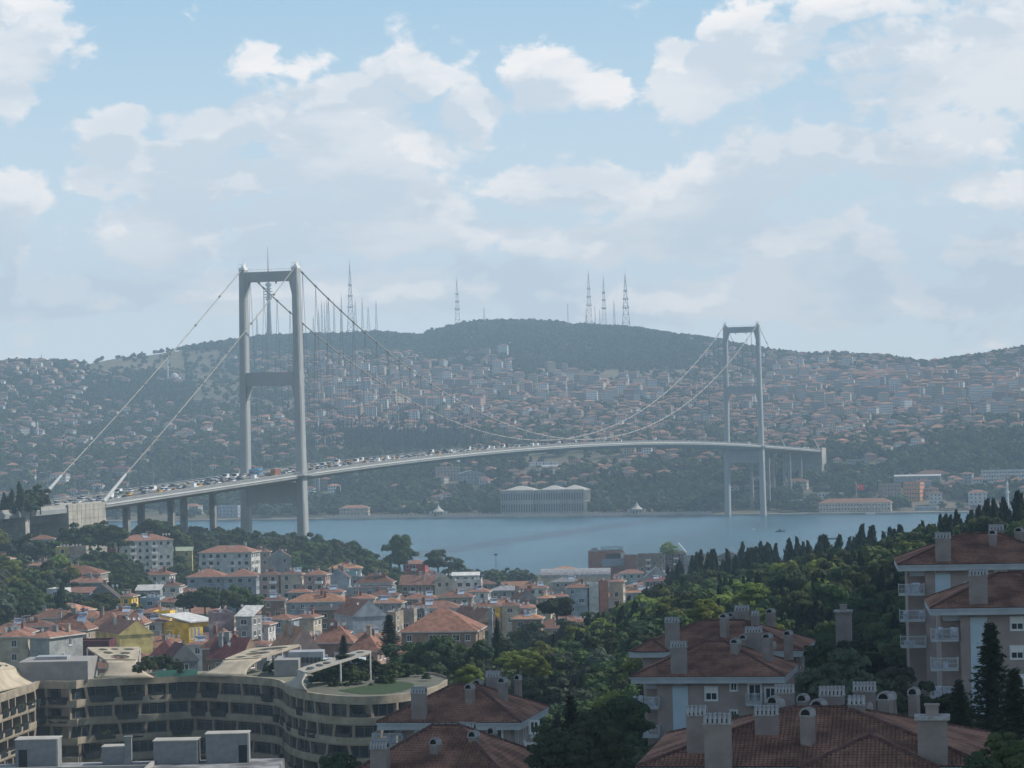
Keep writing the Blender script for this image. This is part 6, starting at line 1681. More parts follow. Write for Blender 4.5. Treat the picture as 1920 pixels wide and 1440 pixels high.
# bays
step = 5; rb = random.Random(8)
wm_ = {}
def bay_window(w, h, n_):
    k = (round(w, 1), n_)
    if k in wm_: return wm_[k]
    mb = MB()
    for i in range(n_ + 1):
        x = -w / 2 + w * i / n_; mb.box(x - .05, x + .05, -.08, .02, 0, h)
    mb.box(-w / 2, w / 2, -.07, .01, h - .08, h); mb.box(-w / 2, w / 2, -.07, .01, 0, .08); mb.box(-w / 2, w / 2, -.06, 0, h * .72, h * .72 + .05)
    mb.quad([(-w / 2, -.015, 0), (w / 2, -.015, 0), (w / 2, -.015, h), (-w / 2, -.015, h)], 1)
    wm_[k] = mb.mesh('window', [mat('dark_bronze_frame', (.16, .15, .13), .5), M_glass]); return wm_[k]
for f_ in range(5):
    z = ZT - f_ * FH; i = 2; kbay = 0
    while i < NP - 4:
        st_ = rb.choice((4, 5, 5, 6)); j = min(i + st_, NP - 1)
        a, b = path[i], path[j]; mid = (a + b) / 2; t = (b - a); w = t.length; ang = math.atan2(t.y, t.x); n_ = nrm_[(i + j) // 2]
        typ = rb.random()
        off = -.55 if typ < .5 else -1.7
        p = mid + n_ * off - CO; o = link('window', bay_window(w - .35, 1.95, 3 if w > 3.8 else 2), cb, (p.x, p.y, z - 3.12 - CO.z), ang)
        q = a + n_ * -.0; mb = MB(); M = Matrix.Translation((a.x, a.y, 0)) @ Matrix.Rotation(ang, 4, 'Z'); sl = rb.choice((-.35, 0, 0, .35))
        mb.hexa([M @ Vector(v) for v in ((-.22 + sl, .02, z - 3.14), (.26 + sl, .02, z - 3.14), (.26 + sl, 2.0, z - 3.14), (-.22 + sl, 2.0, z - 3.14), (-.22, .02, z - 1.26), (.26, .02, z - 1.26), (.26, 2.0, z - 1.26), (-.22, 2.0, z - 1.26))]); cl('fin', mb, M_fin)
        if typ >= .5:   # balcony with dark railing over a notch in the band
            p0 = a + (b - a) * .08 + n_ * .22; p1 = a + (b - a) * .92 + n_ * .22; q0 = a + (b - a) * .16 + n_ * .24; q1 = a + (b - a) * .84 + n_ * .24
            mb = MB(); mb.hexa([Vector((q0.x, q0.y, z - 3.75)), Vector((q1.x, q1.y, z - 3.75)), Vector((q1.x, q1.y, z - 3.75)) - n_ * .1, Vector((q0.x, q0.y, z - 3.75)) - n_ * .1, Vector((p0.x, p0.y, z - 2.6)), Vector((p1.x, p1.y, z - 2.6)), Vector((p1.x, p1.y, z - 2.6)) - n_ * .1, Vector((p0.x, p0.y, z - 2.6)) - n_ * .1])
            cl('balcony_railing', mb, M_rail)
        if rb.random() < .14:
            V, Q, Vc, Fc = crown_round(int(rb.random() * 3) + 50, 6, 14, .12, .4)
            me = bpy.data.meshes.get('planter_greenery') or crown_mesh('planter_greenery', (V, Q, Vc, Fc), LEAF['mid'])
            g_ = link('planter', me, cb, (mid.x - CO.x + n_.x * .1, mid.y - CO.y + n_.y * .1, z - 3.4 - CO.z)); g_.scale = (2.4, 1, 1.2); g_.rotation_euler = (0, 0, ang)
        i = j; kbay += 1
# railing stripes on left lobe / green terrace edge
mb = MB(); e0, e1 = on_z(292, 1270, ZT + .1), on_z(370, 1266, ZT + .1)
mb.hexa([e0, e1, e1 + Vector((0, .15, 0)), e0 + Vector((0, .15, 0)), e0 + Vector((0, 0, 1.0)), e1 + Vector((0, 0, 1.0)), e1 + Vector((0, .15, 1.0)), e0 + Vector((0, .15, 1.0))]); cl('glass_railing', mb, mat('green_glass', (.10, .26, .20), .3))
# hedge on the terrace
mb = MB()
# rooftop shells: front skirt + top plate with round holes
def plate(name, outline, holes, fmap, thick, m):
    cu = bpy.data.curves.new(name, 'CURVE'); cu.dimensions = '2D'; cu.fill_mode = 'BOTH'; cu.extrude = thick / 2
    def spl(pts):
        s = cu.splines.new('POLY'); s.points.add(len(pts) - 1)
        for q, p in zip(s.points, pts): q.co = (p[0] * 10, p[1] * 10, 0, 1)
        s.use_cyclic_u = True
    spl(outline)
    for (hx, hy, rx, ry) in holes: spl([(hx + rx * math.cos(a), hy + ry * math.sin(a)) for a in np.linspace(0, 2 * math.pi, 25)[:-1]])
    ob = bpy.data.objects.new(name, cu); COL.objects.link(ob); bpy.context.view_layer.update()
    me = bpy.data.meshes.new_from_object(ob.evaluated_get(bpy.context.evaluated_depsgraph_get())); bpy.data.objects.remove(ob)
    bm = bmesh.new(); bm.from_mesh(me); bmesh.ops.remove_doubles(bm, verts=bm.verts, dist=1e-4); bm.to_mesh(me); bm.free()
    for v in me.vertices: v.co = fmap(v.co.x / 10, v.co.y / 10, v.co.z)
    me.materials.clear(); me.materials.append(m)
    for p in me.polygons: p.material_index = 0; p.use_smooth = False
    return me
def rrect(x0, x1, y0, y1, r_, n_=5):
    out = []
    for cx_, cy_, a0 in ((x1 - r_, y0 + r_, -90), (x1 - r_, y1 - r_, 0), (x0 + r_, y1 - r_, 90), (x0 + r_, y0 + r_, 180)):
        for k in range(n_ + 1): a = R(a0 + 90 * k / n_); out.append((cx_ + r_ * math.cos(a), cy_ + r_ * math.sin(a)))
    return out
def shell(base, crease, back_, holes, lab=None, m=M_tan2, depths=(0, 6, 14), outline=None):
    """base: 2 photo points on the roof edge; crease: 2 points; back_: 2 points (left,right) each; plate is bilinear crease->back"""
    D0 = 452
    B0 = [on_z(base[0][0], base[0][1], ZT + .02), on_z(base[1][0], base[1][1], ZT + .02)]
    C0 = [P(crease[i][0], crease[i][1], B0[i].y + depths[1]) for i in (0, 1)]
    K0_ = [P(back_[i][0], back_[i][1], B0[i].y + depths[2]) for i in (0, 1)]
    mb = MB(); rows = []
    for k in np.linspace(0, 1, 7):
        row = []
        for j in np.linspace(0, 1, 13):
            p = B0[0].lerp(B0[1], j).lerp(C0[0].lerp(C0[1], j), k)
            bulge = math.sin(math.pi * j) * 1.0; p = p + Vector((0, -bulge * (1 - .5 * k), 0))
            # concave flare at the sides
            p.x += (j - .5) * -1.6 * math.sin(math.pi * k)
            row.append(p)
        rows.append(row)
    for a in range(6):
        for b in range(12): mb.quad([rows[a][b], rows[a][b + 1], rows[a + 1][b + 1], rows[a + 1][b]])
    me = mb.mesh('shell_front', m, True)
    bm = bmesh.new(); bm.from_mesh(me); bmesh.ops.remove_doubles(bm, verts=bm.verts, dist=1e-3); bm.to_mesh(me); bm.free(); me.transform(Matrix.Translation(-CO)); ob = link('shell_front', me, cb)
    sol = ob.modifiers.new('thickness', 'SOLIDIFY'); sol.thickness = .3; sol.offset = -1
    def fmap(x, y, z):
        p = C0[0].lerp(C0[1], x).lerp(K0_[0].lerp(K0_[1], x), y); bulge = math.sin(math.pi * min(max(x, 0), 1)) * .5 * (1 - y)
        return p + Vector((0, -bulge, z)) - CO
    me = plate('shell_canopy', outline or rrect(-.0, 1.0, 0, 1.0, .06), holes, fmap, .3, m); link('shell_canopy', me, cb)
    # side struts / walls
    mb = MB()
    for C_, K_ in ((C0[0], K0_[0]), (C0[1], K0_[1])):
        for k in (.5, .95):
            p = C_.lerp(K_, k); mb.tube(Vector((p.x, p.y, ZT - .3)), p, .12, None, 6)
    cl('strut', mb, M_white)
    return C0, K0_
shell([(186, 1270), (288, 1269)], [(196, 1238), (258, 1238)], [(162, 1215), (262, 1214)], [(.52, .22, .26, .17), (.30, .55, .12, .10), (.68, .50, .14, .09), (.26, .80, .10, .08), (.50, .82, .09, .07), (.78, .80, .12, .08)], depths=(0, 5, 15))
shell([(-70, 1314), (62, 1280)], [(-50, 1258), (34, 1254)], [(-60, 1238), (8, 1244)], [(.5, .5, .25, .3), (.82, .5, .08, .2)], depths=(0, 5, 10))
shell([(372, 1265), (462, 1266)], [(418, 1238), (490, 1234)], [(470, 1217), (567, 1209)], [(.30, .16, .16, .08), (.72, .14, .14, .06), (.5, .40, .30, .13), (.28, .62, .14, .08), (.55, .76, .34, .13), (.86, .55, .08, .08)], depths=(0, 5, 22), outline=rrect(0, 1, 0, 1, .10))
shell([(533, 1283), (575, 1297)], [(556, 1256), (574, 1263)], [(672, 1220), (700, 1222)], [(.5, .12, .3, .07), (.5, .27, .3, .05), (.5, .38, .28, .05), (.5, .66, .33, .16), (.5, .90, .25, .05)], m=mat('grey_shell_render', (.34, .32, .28), .9, .1), depths=(0, 3, 22), outline=rrect(0, 1, 0, 1, .14))
# rooftop boxes
def rbox(x0, x1, y0, y1, D, dp, m, name='roof_room'):
    a, b = P(x0, y1, D), P(x1, y1, D); t = P(x0, y0, D).z; mb = MB(); mb.box(a.x, b.x, D, D + dp, ZT - .3, t); return cl(name, mb, m)
rbox(35, 165, 1242, 1279, 464, 11, mat('pale_plaster', (.27, .26, .25))); rbox(66, 126, 1232, 1250, 468, 4, M_steel, 'cooling_unit'); rbox(514, 560, 1238, 1272, 466, 9, mat('pale_plaster', (.27, .26, .25))); rbox(541, 606, 1223, 1246, 471, 5, M_steel, 'cooling_unit'); rbox(605, 684, 1238, 1278, 462, 5, M_strip, 'penthouse')
mb = MB()
for i in range(8): 
    a = P(68 + i * 7.4, 1242, 467.8); mb.box(a.x, a.x + .45, 467.7, 467.9, a.z - .6, a.z + .3)
for i in range(8): 
    a = P(543 + i * 7.6, 1236, 470.8); mb.box(a.x, a.x + .45, 470.7, 470.9, a.z - .6, a.z + .3)
cl('vent_grille', mb, M_dark)
# right lobe: round terrace floor and grass strip
mb = MB(); lob = [path[i] - nrm_[i] * .5 for i in range(len(path)) if px(path[i])[0] > 545] + back; ctr = sum(lob, Vector()) / len(lob)
for a, b in zip(lob, lob[1:] + lob[:1]): mb.quad([Vector((a.x, a.y, ZT - .3)), Vector((b.x, b.y, ZT - .3)), Vector((ctr.x, ctr.y, ZT - .3))])
cl('terrace_paving', mb, mat('terrace_gravel', (.11, .115, .09), .95, .3, 1))
mb = MB(); gl = [ctr + (a - ctr) * .5 for a in lob]
for a, b in zip(gl, gl[1:] + gl[:1]): mb.quad([Vector((a.x, a.y, ZT - .26)), Vector((b.x, b.y, ZT - .26)), Vector((ctr.x, ctr.y, ZT - .26))])
cl('lawn', mb, mat('roof_lawn', (.03, .055, .02), .95, .4, 1.5))
mb = MB(); bk = [path[-1]] + back
for a, b in zip(bk[:-1], bk[1:]): mb.hexa([Vector((a.x, a.y, ZT - 1.3)), Vector((b.x, b.y, ZT - 1.3)), Vector((b.x, b.y + .4, ZT - 1.3)), Vector((a.x, a.y + .4, ZT - 1.3)), Vector((a.x, a.y, ZT)), Vector((b.x, b.y, ZT)), Vector((b.x, b.y + .4, ZT)), Vector((a.x, a.y + .4, ZT))])
cl('roof_band', mb, M_tan)
# body of the lobe below
mb = MB(); rr_ = [[Vector((p.x, p.y, z)) for p in ([path[i] - nrm_[i] * 2.6 for i in range(len(path)) if px(path[i])[0] > 545] + [b - Vector((1.5, -.0, 0)) for b in back])] for z in (24, ZT - 1.4)]
mb.loft(rr_, 0, True, True); cl('core', mb, mat('brown_plaster', (.2, .18, .15)))
def bush(x, y, D, h, col='mid', w=1.2, lab='green bush on the roof terrace of the curved block'):
    p = P(x, y, D); o = empty('bush', p - Vector((0, 0, 0))); c = link('foliage', crowns('round', col, 1)[rnd.randrange(3)], o); c.scale = (h * w, h * w, h); c.rotation_euler = (0, 0, rnd.random() * 6)
    tag(o, lab, 'bush', 'bushes on the curved block roof', True, (x, y - 5))
for x, y, D, h in ((276, 1268, 470, 3.4), (306, 1267, 474, 3.6), (318, 1268, 466, 1.4), (340, 1268, 466, 1.5), (262, 1269, 465, 2.4), (505, 1268, 470, 2.5), (600, 1290, 450, 2.8), (622, 1290, 452, 3.2), (640, 1286, 455, 3.2), (660, 1288, 450, 3.4), (678, 1288, 450, 3.0), (702, 1278, 462, 3.5), (726, 1284, 458, 3.4), (755, 1280, 460, 3.0), (590, 1286, 455, 2.0), (612, 1284, 458, 4.0), (634, 1280, 460, 4.4), (652, 1282, 458, 4.6), (668, 1292, 448, 3.0), (690, 1280, 460, 4.2), (742, 1272, 464, 2.6), (775, 1270, 464, 2.2), (716, 1292, 450, 2.2), (628, 1296, 446, 2.0), (290, 1268, 478, 3.4), (330, 1266, 476, 2.6), (520, 1262, 476, 2.6), (740, 1282, 456, 3.2), (765, 1276, 460, 2.8), (790, 1272, 460, 1.8), (800, 1280, 452, 1.6), (730, 1292, 449, 2.0), (650, 1298, 446, 1.6), (695, 1298, 446, 1.4)):
    bush(x, y, D, h, rnd.choice(('dark', 'mid')))
# site in front: pale roof with parapets and two block sheds
zs = 39.3
mb = MB(); a0 = [on_z(-40, 1438, zs), on_z(610, 1436, zs), on_z(560, 1405, zs), on_z(-40, 1412, zs)]
yr = empty('yard_roof', (a0[0].x, a0[0].y, zs - 8)); YO = yr.location.copy()
def yl(name, mb, m): me = mb.mesh(name, m); me.transform(Matrix.Translation(-YO)); return link(name, me, yr)
mb.box(-80, -31, 330, 381, zs - 9, zs); mb.box(-31, -25, 330, 368, zs - 9, zs); yl('slab', mb, mat('dusty_pale_concrete', (.19, .195, .20), .9, .6, .3, bump=.2))
mb = MB()
for q in ((-80, -48, 372, 372.4), (-62, -30, 360, 360.4), (-48, -47.6, 345, 378), (-44, -36, 366, 366.6), (-70, -69, 362, 371)): mb.box(q[0], q[1], q[2], q[3], zs + .004, zs + .5)
yl('parapet', mb, M_conc)
tag(yr, 'dusty pale flat building roof along the bottom left edge', 'roof', uniq=False, at=(300, 1432))
def shed(x0, x1, y0, y1, D, dep, door, lab, brick=False):
    a, b = P(x0, y1, D), P(x1, y1, D); t = P(x0, y0, D).z; o = empty('block_shed', ((a.x + b.x) / 2, D, zs)); w = b.x - a.x; h = t - zs
    mb = MB(); mb.box(-w / 2, w / 2, 0, dep, 0, h); mb.build('wall', mat('grey_block_wall', (.20, .21, .215), .9, .15, 1.2, bump=.3, bscale=6), o)
    mb = MB(); mb.box(-w / 2 - .12, w / 2 + .12, -.1, dep + .1, h, h + .14); mb.box(w / 2 - .1, w / 2 + .14, -.12, -.01, 0, h); mb.build('roof_edge', M_conc, o)
    if door:
        u = door * w; mb = MB(); mb.box(u - .55, u + .55, -.05, -.01, 0, 2.3); mb.build('door', mat('dark_opening', (.02, .02, .022)), o)
    tag(o, lab, 'shed', uniq=False, at=((x0 + x1) / 2, y0))
shed(29, 107, 1389, 1428, 376.5, 4, -.32, 'grey block shed with pale edges, left one on the dusty roof'); shed(386, 465, 1378, 1416, 376.8, 3.5, .38, 'grey block shed with a dark door, right one on the dusty roof')
shed(192, 236, 1402, 1424, 377, 3, 0, 'low grey block wall piece left of the small chimney'); shed(288, 370, 1391, 1420, 377, 3.6, 0, 'wide low grey block room between the two sheds')
p = P(241, 1425, 377); mb = MB(); mb.box(-.45, .45, -.4, .4, -1, P(241, 1382, 377).z - p.z); mb.box(-.55, .55, -.5, .5, P(241, 1382, 377).z - p.z, P(241, 1380, 377).z - p.z); a = mb.build('block_chimney', mat('grey_block_wall', (.2, .2, .2)), None, loc=p); tag(a, 'narrow grey block chimney standing on the dusty roof', 'chimney', uniq=False, at=(241, 1400))
# ------------------------------------------------------------------ trees near
def T(x, ytop, ybase, D, kind='round', col='mid', wide=1.0, lab=None, lod=0, grp='trees of the near shore'):
    a, b = P(x, ybase, D), P(x, ytop, D)
    return tree(a.x, a.y, a.z, b.z - a.z, kind, col, wide, lab, grp, lod)
T(750, 998, 1080, 1260, 'round', 'mid', 1.05, 'tall full plane tree standing against the water above the town')
T(822, 1026, 1078, 1280, 'round', 'mid', 1.3, 'broad tree against the water right of the tall plane tree'); T(857, 1043, 1078, 1290, 'round', 'mid', 1.1, 'smaller round tree at the right of the broad shore tree')
for x, yt, yb, w_ in ((356, 1098, 1152, 1.1), (385, 1094, 1154, 1.1), (415, 1089, 1156, 1.2), (445, 1092, 1156, 1.15), (472, 1104, 1156, 1.1), (345, 1112, 1150, 1.0)):
    T(x, yt, yb, 830 + rnd.uniform(-12, 12), 'round', 'mid' if x > 400 else 'dark', w_, 'dense round tree in the clump beside the yellow school', grp='clump of trees beside the school')
T(731, 1152, 1232, 545, 'conifer', 'dark', 1.25, 'dark pointed conifer standing behind the curved block'); T(645, 1190, 1250, 520, 'conifer', 'dark', 1.1, 'small dark conifer between the red roofs and the grey canopy')
T(115, 1092, 1150, 780, 'cypress', 'cypress', 1.6, 'dark conifer in front of the white modern house')
T(820, 1186, 1292, 500, 'round', 'dark', 1.35, 'large dark round tree in front of the big red roofed house'); T(765, 1196, 1290, 505, 'round', 'dark', 1.2, 'dark tree left of the large round tree'); T(868, 1200, 1290, 510, 'round', 'mid', 1.0, 'tree at the right flank of the large round tree')
T(905, 1192, 1250, 500, 'round', 'dark', .9, 'dark narrow bushy tree below the big house'); T(932, 1160, 1250, 520, 'cypress', 'cypress', .9, 'very thin dark cypress beside the tall chimney')
T(972, 1205, 1275, 470, 'round', 'yellow', 1.3, 'yellow green bushy tree in the middle wood'); T(1010, 1225, 1280, 465, 'round', 'yellow', 1.2, 'yellow green bush right of the bright middle tree')
T(880, 1240, 1300, 400, 'round', 'yellow', 1.3, 'yellow green bush above the left apartment roof'); T(1000, 1262, 1340, 380, 'round', 'olive', 1.4, 'olive green bush right of the left apartment roof')
T(1265, 1140, 1200, 480, 'round', 'mid', 1.4, 'fresh green tree behind the middle chimneys'); T(1325, 1118, 1180, 470, 'round', 'yellow', 1.4, 'light yellow green tree behind the middle chimneys'); T(1300, 1135, 1190, 500, 'round', 'mid', 1.3, 'green tree between the two light trees')
T(1045, 1108, 1170, 700, 'round', 'dark', 1.3, 'dark tree at the town edge of the wood'); T(1590, 1040, 1100, 640, 'round', 'yellow', 1.7, 'golden green tree on the cypress slope'); T(1255, 1015, 1048, 1430, 'round', 'yellow', 1.5, 'yellowish tree on the waterfront right of the hotel')
T(1405, 1085, 1140, 560, 'round', 'yellow', 1.5, 'yellow green tree low on the cypress slope'); T(1500, 1060, 1140, 600, 'round', 'dark', 1.5, 'broad dark tree on the cypress slope'); T(1500, 1100, 1170, 520, 'round', 'mid', 1.4, 'green tree below the broad dark tree')
T(1580, 1200, 1330, 250, 'round', 'olive', 1.15, 'grey green olive tree between the apartment buildings', 0); T(1540, 1235, 1330, 240, 'round', 'olive', 1.2, 'grey green olive tree left of its taller neighbour', 0); T(1690, 1240, 1360, 225, 'round', 'olive', 1.2, 'grey green olive tree in front of the right buildings', 0); T(1640, 1255, 1370, 222, 'round', 'olive', 1.1, 'low olive tree behind the near chimneys', 0)
T(1862, 1168, 1400, 205, 'conifer', 'dark', 1.0, 'large dark cedar in front of the right apartment building', 0); T(1800, 1270, 1400, 200, 'conifer', 'dark', 1.2, 'dark cedar at the right, lower one', 0); T(1905, 1250, 1420, 190, 'conifer', 'dark', 1.2, 'dark cedar cut by the right edge', 0)
T(1562, 1185, 1290, 325, 'round', 'dark', 1.2, 'dark bushy tree hiding the foot of the lone flat topped chimney', 0); T(1606, 1190, 1290, 322, 'round', 'dark', 1.2, 'dark tree right of the lone flat topped chimney', 0); T(1760, 1290, 1400, 215, 'round', 'dark', 1.4, 'dark bushy tree under the right building', 0)
T(1072, 1300, 1440, 225, 'conifer', 'dark', .9, 'dark pointed tree right of the left apartment roof', 0); T(1120, 1320, 1470, 215, 'round', 'dark', 1.2, 'dark tree low between the near apartment roofs', 0); T(1165, 1290, 1420, 235, 'round', 'dark', 1.2, 'dark tree left of the nearer middle apartment', 0); T(1050, 1350, 1470, 205, 'round', 'dark', 1.2, 'dark tree at the bottom centre', 0); T(640, 1395, 1480, 250, 'round', 'dark', 1.1, 'dark tree at the foot of the curved block', 0)
T(1890, 1360, 1470, 165, 'round', 'mid', 1.3, 'green shrub below the right edge cedar', 0); T(1840, 1400, 1480, 160, 'round', 'dark', 1.3, 'dark shrub right of the nearest roof', 0); T(1130, 1385, 1480, 190, 'round', 'dark', 1.3, 'dark shrub left of the nearest roof', 0)
for x, yt, c_ in ((128, 990, 'mid'), (146, 980, 'dark'), (165, 984, 'mid'), (184, 980, 'mid'), (203, 976, 'mid'), (222, 985, 'mid'), (275, 978, 'mid'), (290, 972, 'mid'), (308, 978, 'dark'), (328, 984, 'mid')):
    T(x, yt, yt + 58, 1182 if x < 262 else 1225, 'round', c_, 1.3, 'leafy green tree in front of the concrete anchor block', 1, grp='trees in front of the anchor block')
for x, yt, D in ((38, 905, 1140), (22, 918, 1150), (8, 925, 1150), (66, 910, 1160), (76, 908, 1165), (58, 918, 1150)):
    T(x, yt, yt + 55, D, 'cypress' if x < 50 else 'round', 'dark', 1.5 if x < 50 else .9, 'dark tree behind the approach road at the left edge', 1, grp='dark trees behind the approach road')
occn = {}
def freen(x, y, r_):
    k = (int(x // 10), int(y // 10))
    for a in (-1, 0, 1):
        for b in (-1, 0, 1):
            for (xx, yy, rr) in occn.get((k[0] + a, k[1] + b), ()):
                if (xx - x) ** 2 + (yy - y) ** 2 < (r_ + rr) ** 2: return False
    occn.setdefault(k, []).append((x, y, r_)); return True
# footprints of near buildings
FP = []
for o in COL.objects:
    if o.parent is None and o.get('category') in ('house', 'apartment building', 'hotel', 'school', 'building') and o.location.y < 1500:
        ch = [c for c in o.children if c.name.startswith(('wall', 'roof')) and c.data]
        if not ch: continue
        L = max(max(abs(v.co.x) for v in c.data.vertices) for c in ch[:2]); W_ = max(max(abs(v.co.y) for v in c.data.vertices) for c in ch[:2])
        FP.append((o.location.x, o.location.y, -o.rotation_euler.z, L, W_))
def inbuild(x, y, m_):
    for (a, b, t, L, W_) in FP:
        dx, dy = x - a, y - b
        if abs(dx) > L + W_ + m_ or abs(dy) > L + W_ + m_: continue
        u = dx * math.cos(t) - dy * math.sin(t); v = dx * math.sin(t) + dy * math.cos(t)
        if abs(u) < L + m_ and abs(v) < W_ + m_: return True
    for i in range(0, len(path), 6):
        if abs(path[i].x - x) < 7 and path[i].y - 7 < y < 506: return True
    return False
# woods: (photo-column range, depth range, spacing, height range, kinds)
WOODS = []
pts = []
def wood(n_, x0, x1, D0, D1, hr, mix, sp=1.0, cond=None, lim=None):
    k = 0
    for _ in range(n_):
        x = nr.uniform(x0, x1); D = nr.uniform(D0, D1); X_ = (x - 960) * D / F; h = nr.uniform(*hr)
        kc = mix[nr.randint(len(mix))]
        if cond and not cond(x, D): continue
        rr = h * (.13 if kc[0] == 'cypress' else .28) * sp
        if inbuild(X_, D, rr * 1.1): continue
        if not freen(X_, D, rr): continue
        g = float(near_z(X_, D)[0])
        if g < .5: continue
        if kc[0] != 'cypress' and g > 0 and nr.rand() < .0: continue
        pts.append((X_, D, g, h, kc, x)); k += 1
    return k
ridge = lambda x: 700 + (1880 - x) * .27
C_, D_, Mi, Ye, Ol = ('cypress', 'cypress'), ('round', 'dark'), ('round', 'mid'), ('round', 'yellow'), ('round', 'olive')
wood(1600, 1225, 1960, 640, 960, (9, 15), [C_], 1.15, lambda x, D: abs(D - ridge(x)) < 40)
wood(1500, 1180, 1960, 430, 900, (7, 11), [C_, C_, D_, D_, Mi, Mi, Mi, Ye], .95, lambda x, D: D < ridge(x) - 12)
wood(900, 930, 1330, 340, 760, (6, 10), [C_, D_, D_, Mi, Mi, Mi, Ye, Ol], .95, lambda x, D: D < 430 + (x - 930) * 1.1 + 60)
wood(500, 1000, 1800, 200, 400, (6, 10), [D_, D_, Mi, Ol], .95)
wood(350, 0, 560, 1120, 1440, (7, 12), [D_, D_, Mi, Mi, Ol], .95, lambda x, D: D > 1215 or x > 330)
wood(260, 520, 740, 1180, 1440, (9, 15), [D_, D_, Mi], .95, lambda x, D: x < 560 + (1440 - D) * .9 + 60)
wood(260, -20, 130, 780, 1180, (7, 12), [D_, Mi, Mi, Ye, Ol], .95)
wood(120, 130, 260, 800, 1130, (6, 10), [D_, Mi], 1.0)
wood(60, 560, 1250, 1300, 1530, (6, 10), [D_, Mi, Ol], 1.3)
wood(90, 860, 1060, 1400, 1560, (7, 10), [D_, Mi, Ol], 1.0)
wood(110, 200, 1100, 620, 1200, (5, 8), [D_, Mi], 1.0)
wood(120, 700, 960, 430, 560, (6, 9), [D_, D_, Mi], .95)
wood(50, 560, 760, 430, 600, (6, 10), [D_, Mi], 1.0)
# keep the view open: drop trees whose crown would stand in front of things they do not hide in the photograph
def top_ok(X_, D, g, h, kc, x):
    sx, sy = px((X_, D, g + h))
    lim = np.interp(x, [0, 100, 160, 235, 330, 470, 560, 600, 700, 740, 900, 1040, 1100, 1180, 1240, 1300, 1400, 1600, 1750, 1920], [985, 978, 995, 990, 985, 978, 976, 984, 1030, 1070, 1064, 1072, 1120, 1120, 1090, 1060, 1030, 1000, 985, 945])
    if D < 1100 and x > 560: lim = max(lim, 1085 if x < 1180 else lim)
    if D < 1100 and x <= 560: lim = max(lim, 1040)
    if D < 600 and x < 1040: lim = max(lim, 1185 if x > 700 else 1235)
    if D < 420 and x < 1150: lim = max(lim, 1235)
    if D < 420 and x >= 1150: lim = max(lim, 1190 if x < 1560 else 1100)
    if 300 < x < 700 and D > 430 and D < 460: return False
    return sy > lim - (26 if kc[0] == 'cypress' and x > 1230 else 4)
pts = [p for p in pts if top_ok(*p)]
# the 300 that show largest are things, the rest one stuff object per kind
seen = {}; 
def vis_score(p): return p[3] / p[1]
order = sorted(range(len(pts)), key=lambda i: -vis_score(pts[i]))
nth = {'cypress': 0, 'round': 0}; KIND_N = {'cypress': 150, 'round': 240}
WHERE = lambda x, D: ('on the ridge against the water' if x > 1230 and abs(D - ridge(x)) < 34 else 'on the right hand slope' if x > 1180 and D > 420 else 'between the near apartment buildings' if D < 420 else 'in the middle wood' if x > 900 and D < 780 else 'under the bridge approach' if x < 600 and D > 1080 else 'on the shore headland' if x < 760 and D > 1150 else 'at the left edge of the town' if x < 260 else 'among the town roofs')
CN = {'dark': 'dark green', 'mid': 'fresh green', 'yellow': 'yellow green', 'olive': 'grey green', 'cypress': 'narrow dark'}
rest = {}
for i in order:
    X_, D, g, h, kc, x = pts[i]; kind, col = kc
    nm = 'cypress' if kind == 'cypress' else 'tree'
    lod = 0 if D < 520 else 1 if D < 1000 else 2 if kind == 'x' else 1
    if nth[kind] < KIND_N[kind]:
        nth[kind] += 1
        tree(X_, D, g, h, kind, col, {'cypress': 1.25, 'round': 1.15}[kind] * nr.uniform(.85, 1.2), f'{CN[col]} {nm} {WHERE(x, D)}', f'{CN[col]} {nm}{"es" if nm == "cypress" else "s"} {WHERE(x, D)}', lod, uniq='t')
    else: rest.setdefault(kc, []).append((X_, D, g - .3, h))
for kc, L in rest.items():
    A = np.array(L); sc_ = {'cypress': 1.25, 'round': 1.15}[kc[0]]
    s = np.stack([A[:, 3] * sc_, A[:, 3] * sc_, A[:, 3]], 1)
    scatter({'cypress': 'cypress_grove', 'round': 'wood'}[kc[0]] , A[:, :3], s, nr.uniform(0, 6.28, len(A)), crowns(kc[0], kc[1], 1))
print('near trees', len(pts), {k: len(v) for k, v in rest.items()})
# undergrowth: ground cover bushes over the wooded slopes
A = []
for _ in range(5200):
    x = nr.uniform(-20, 1960); D = nr.uniform(150, 1480)
    ok = (x > 930 and D < 950 and (x > 1150 or D < 780)) or (x < 760 and D > 1180) or (x < 250 and D > 760) or D < 400
    if D > 420 and x < 700 and D < 620: ok = False
    if x < 620 and D < 420: ok = False
    X_ = (x - 960) * D / F
    if not ok or inbuild(X_, D, 1.5): continue
    g = float(near_z(X_, D)[0])
    if g < 1: continue
    A.append((X_, D, g - .6, nr.uniform(1.6, 4.0)))
A = np.array(A); s = np.stack([A[:, 3] * 1.7, A[:, 3] * 1.7, A[:, 3]], 1)
scatter('undergrowth', A[:, :3], s, nr.uniform(0, 6.28, len(A)), crowns('round', 'dark', 2) + crowns('round', 'mid', 2) + crowns('round', 'olive', 2))
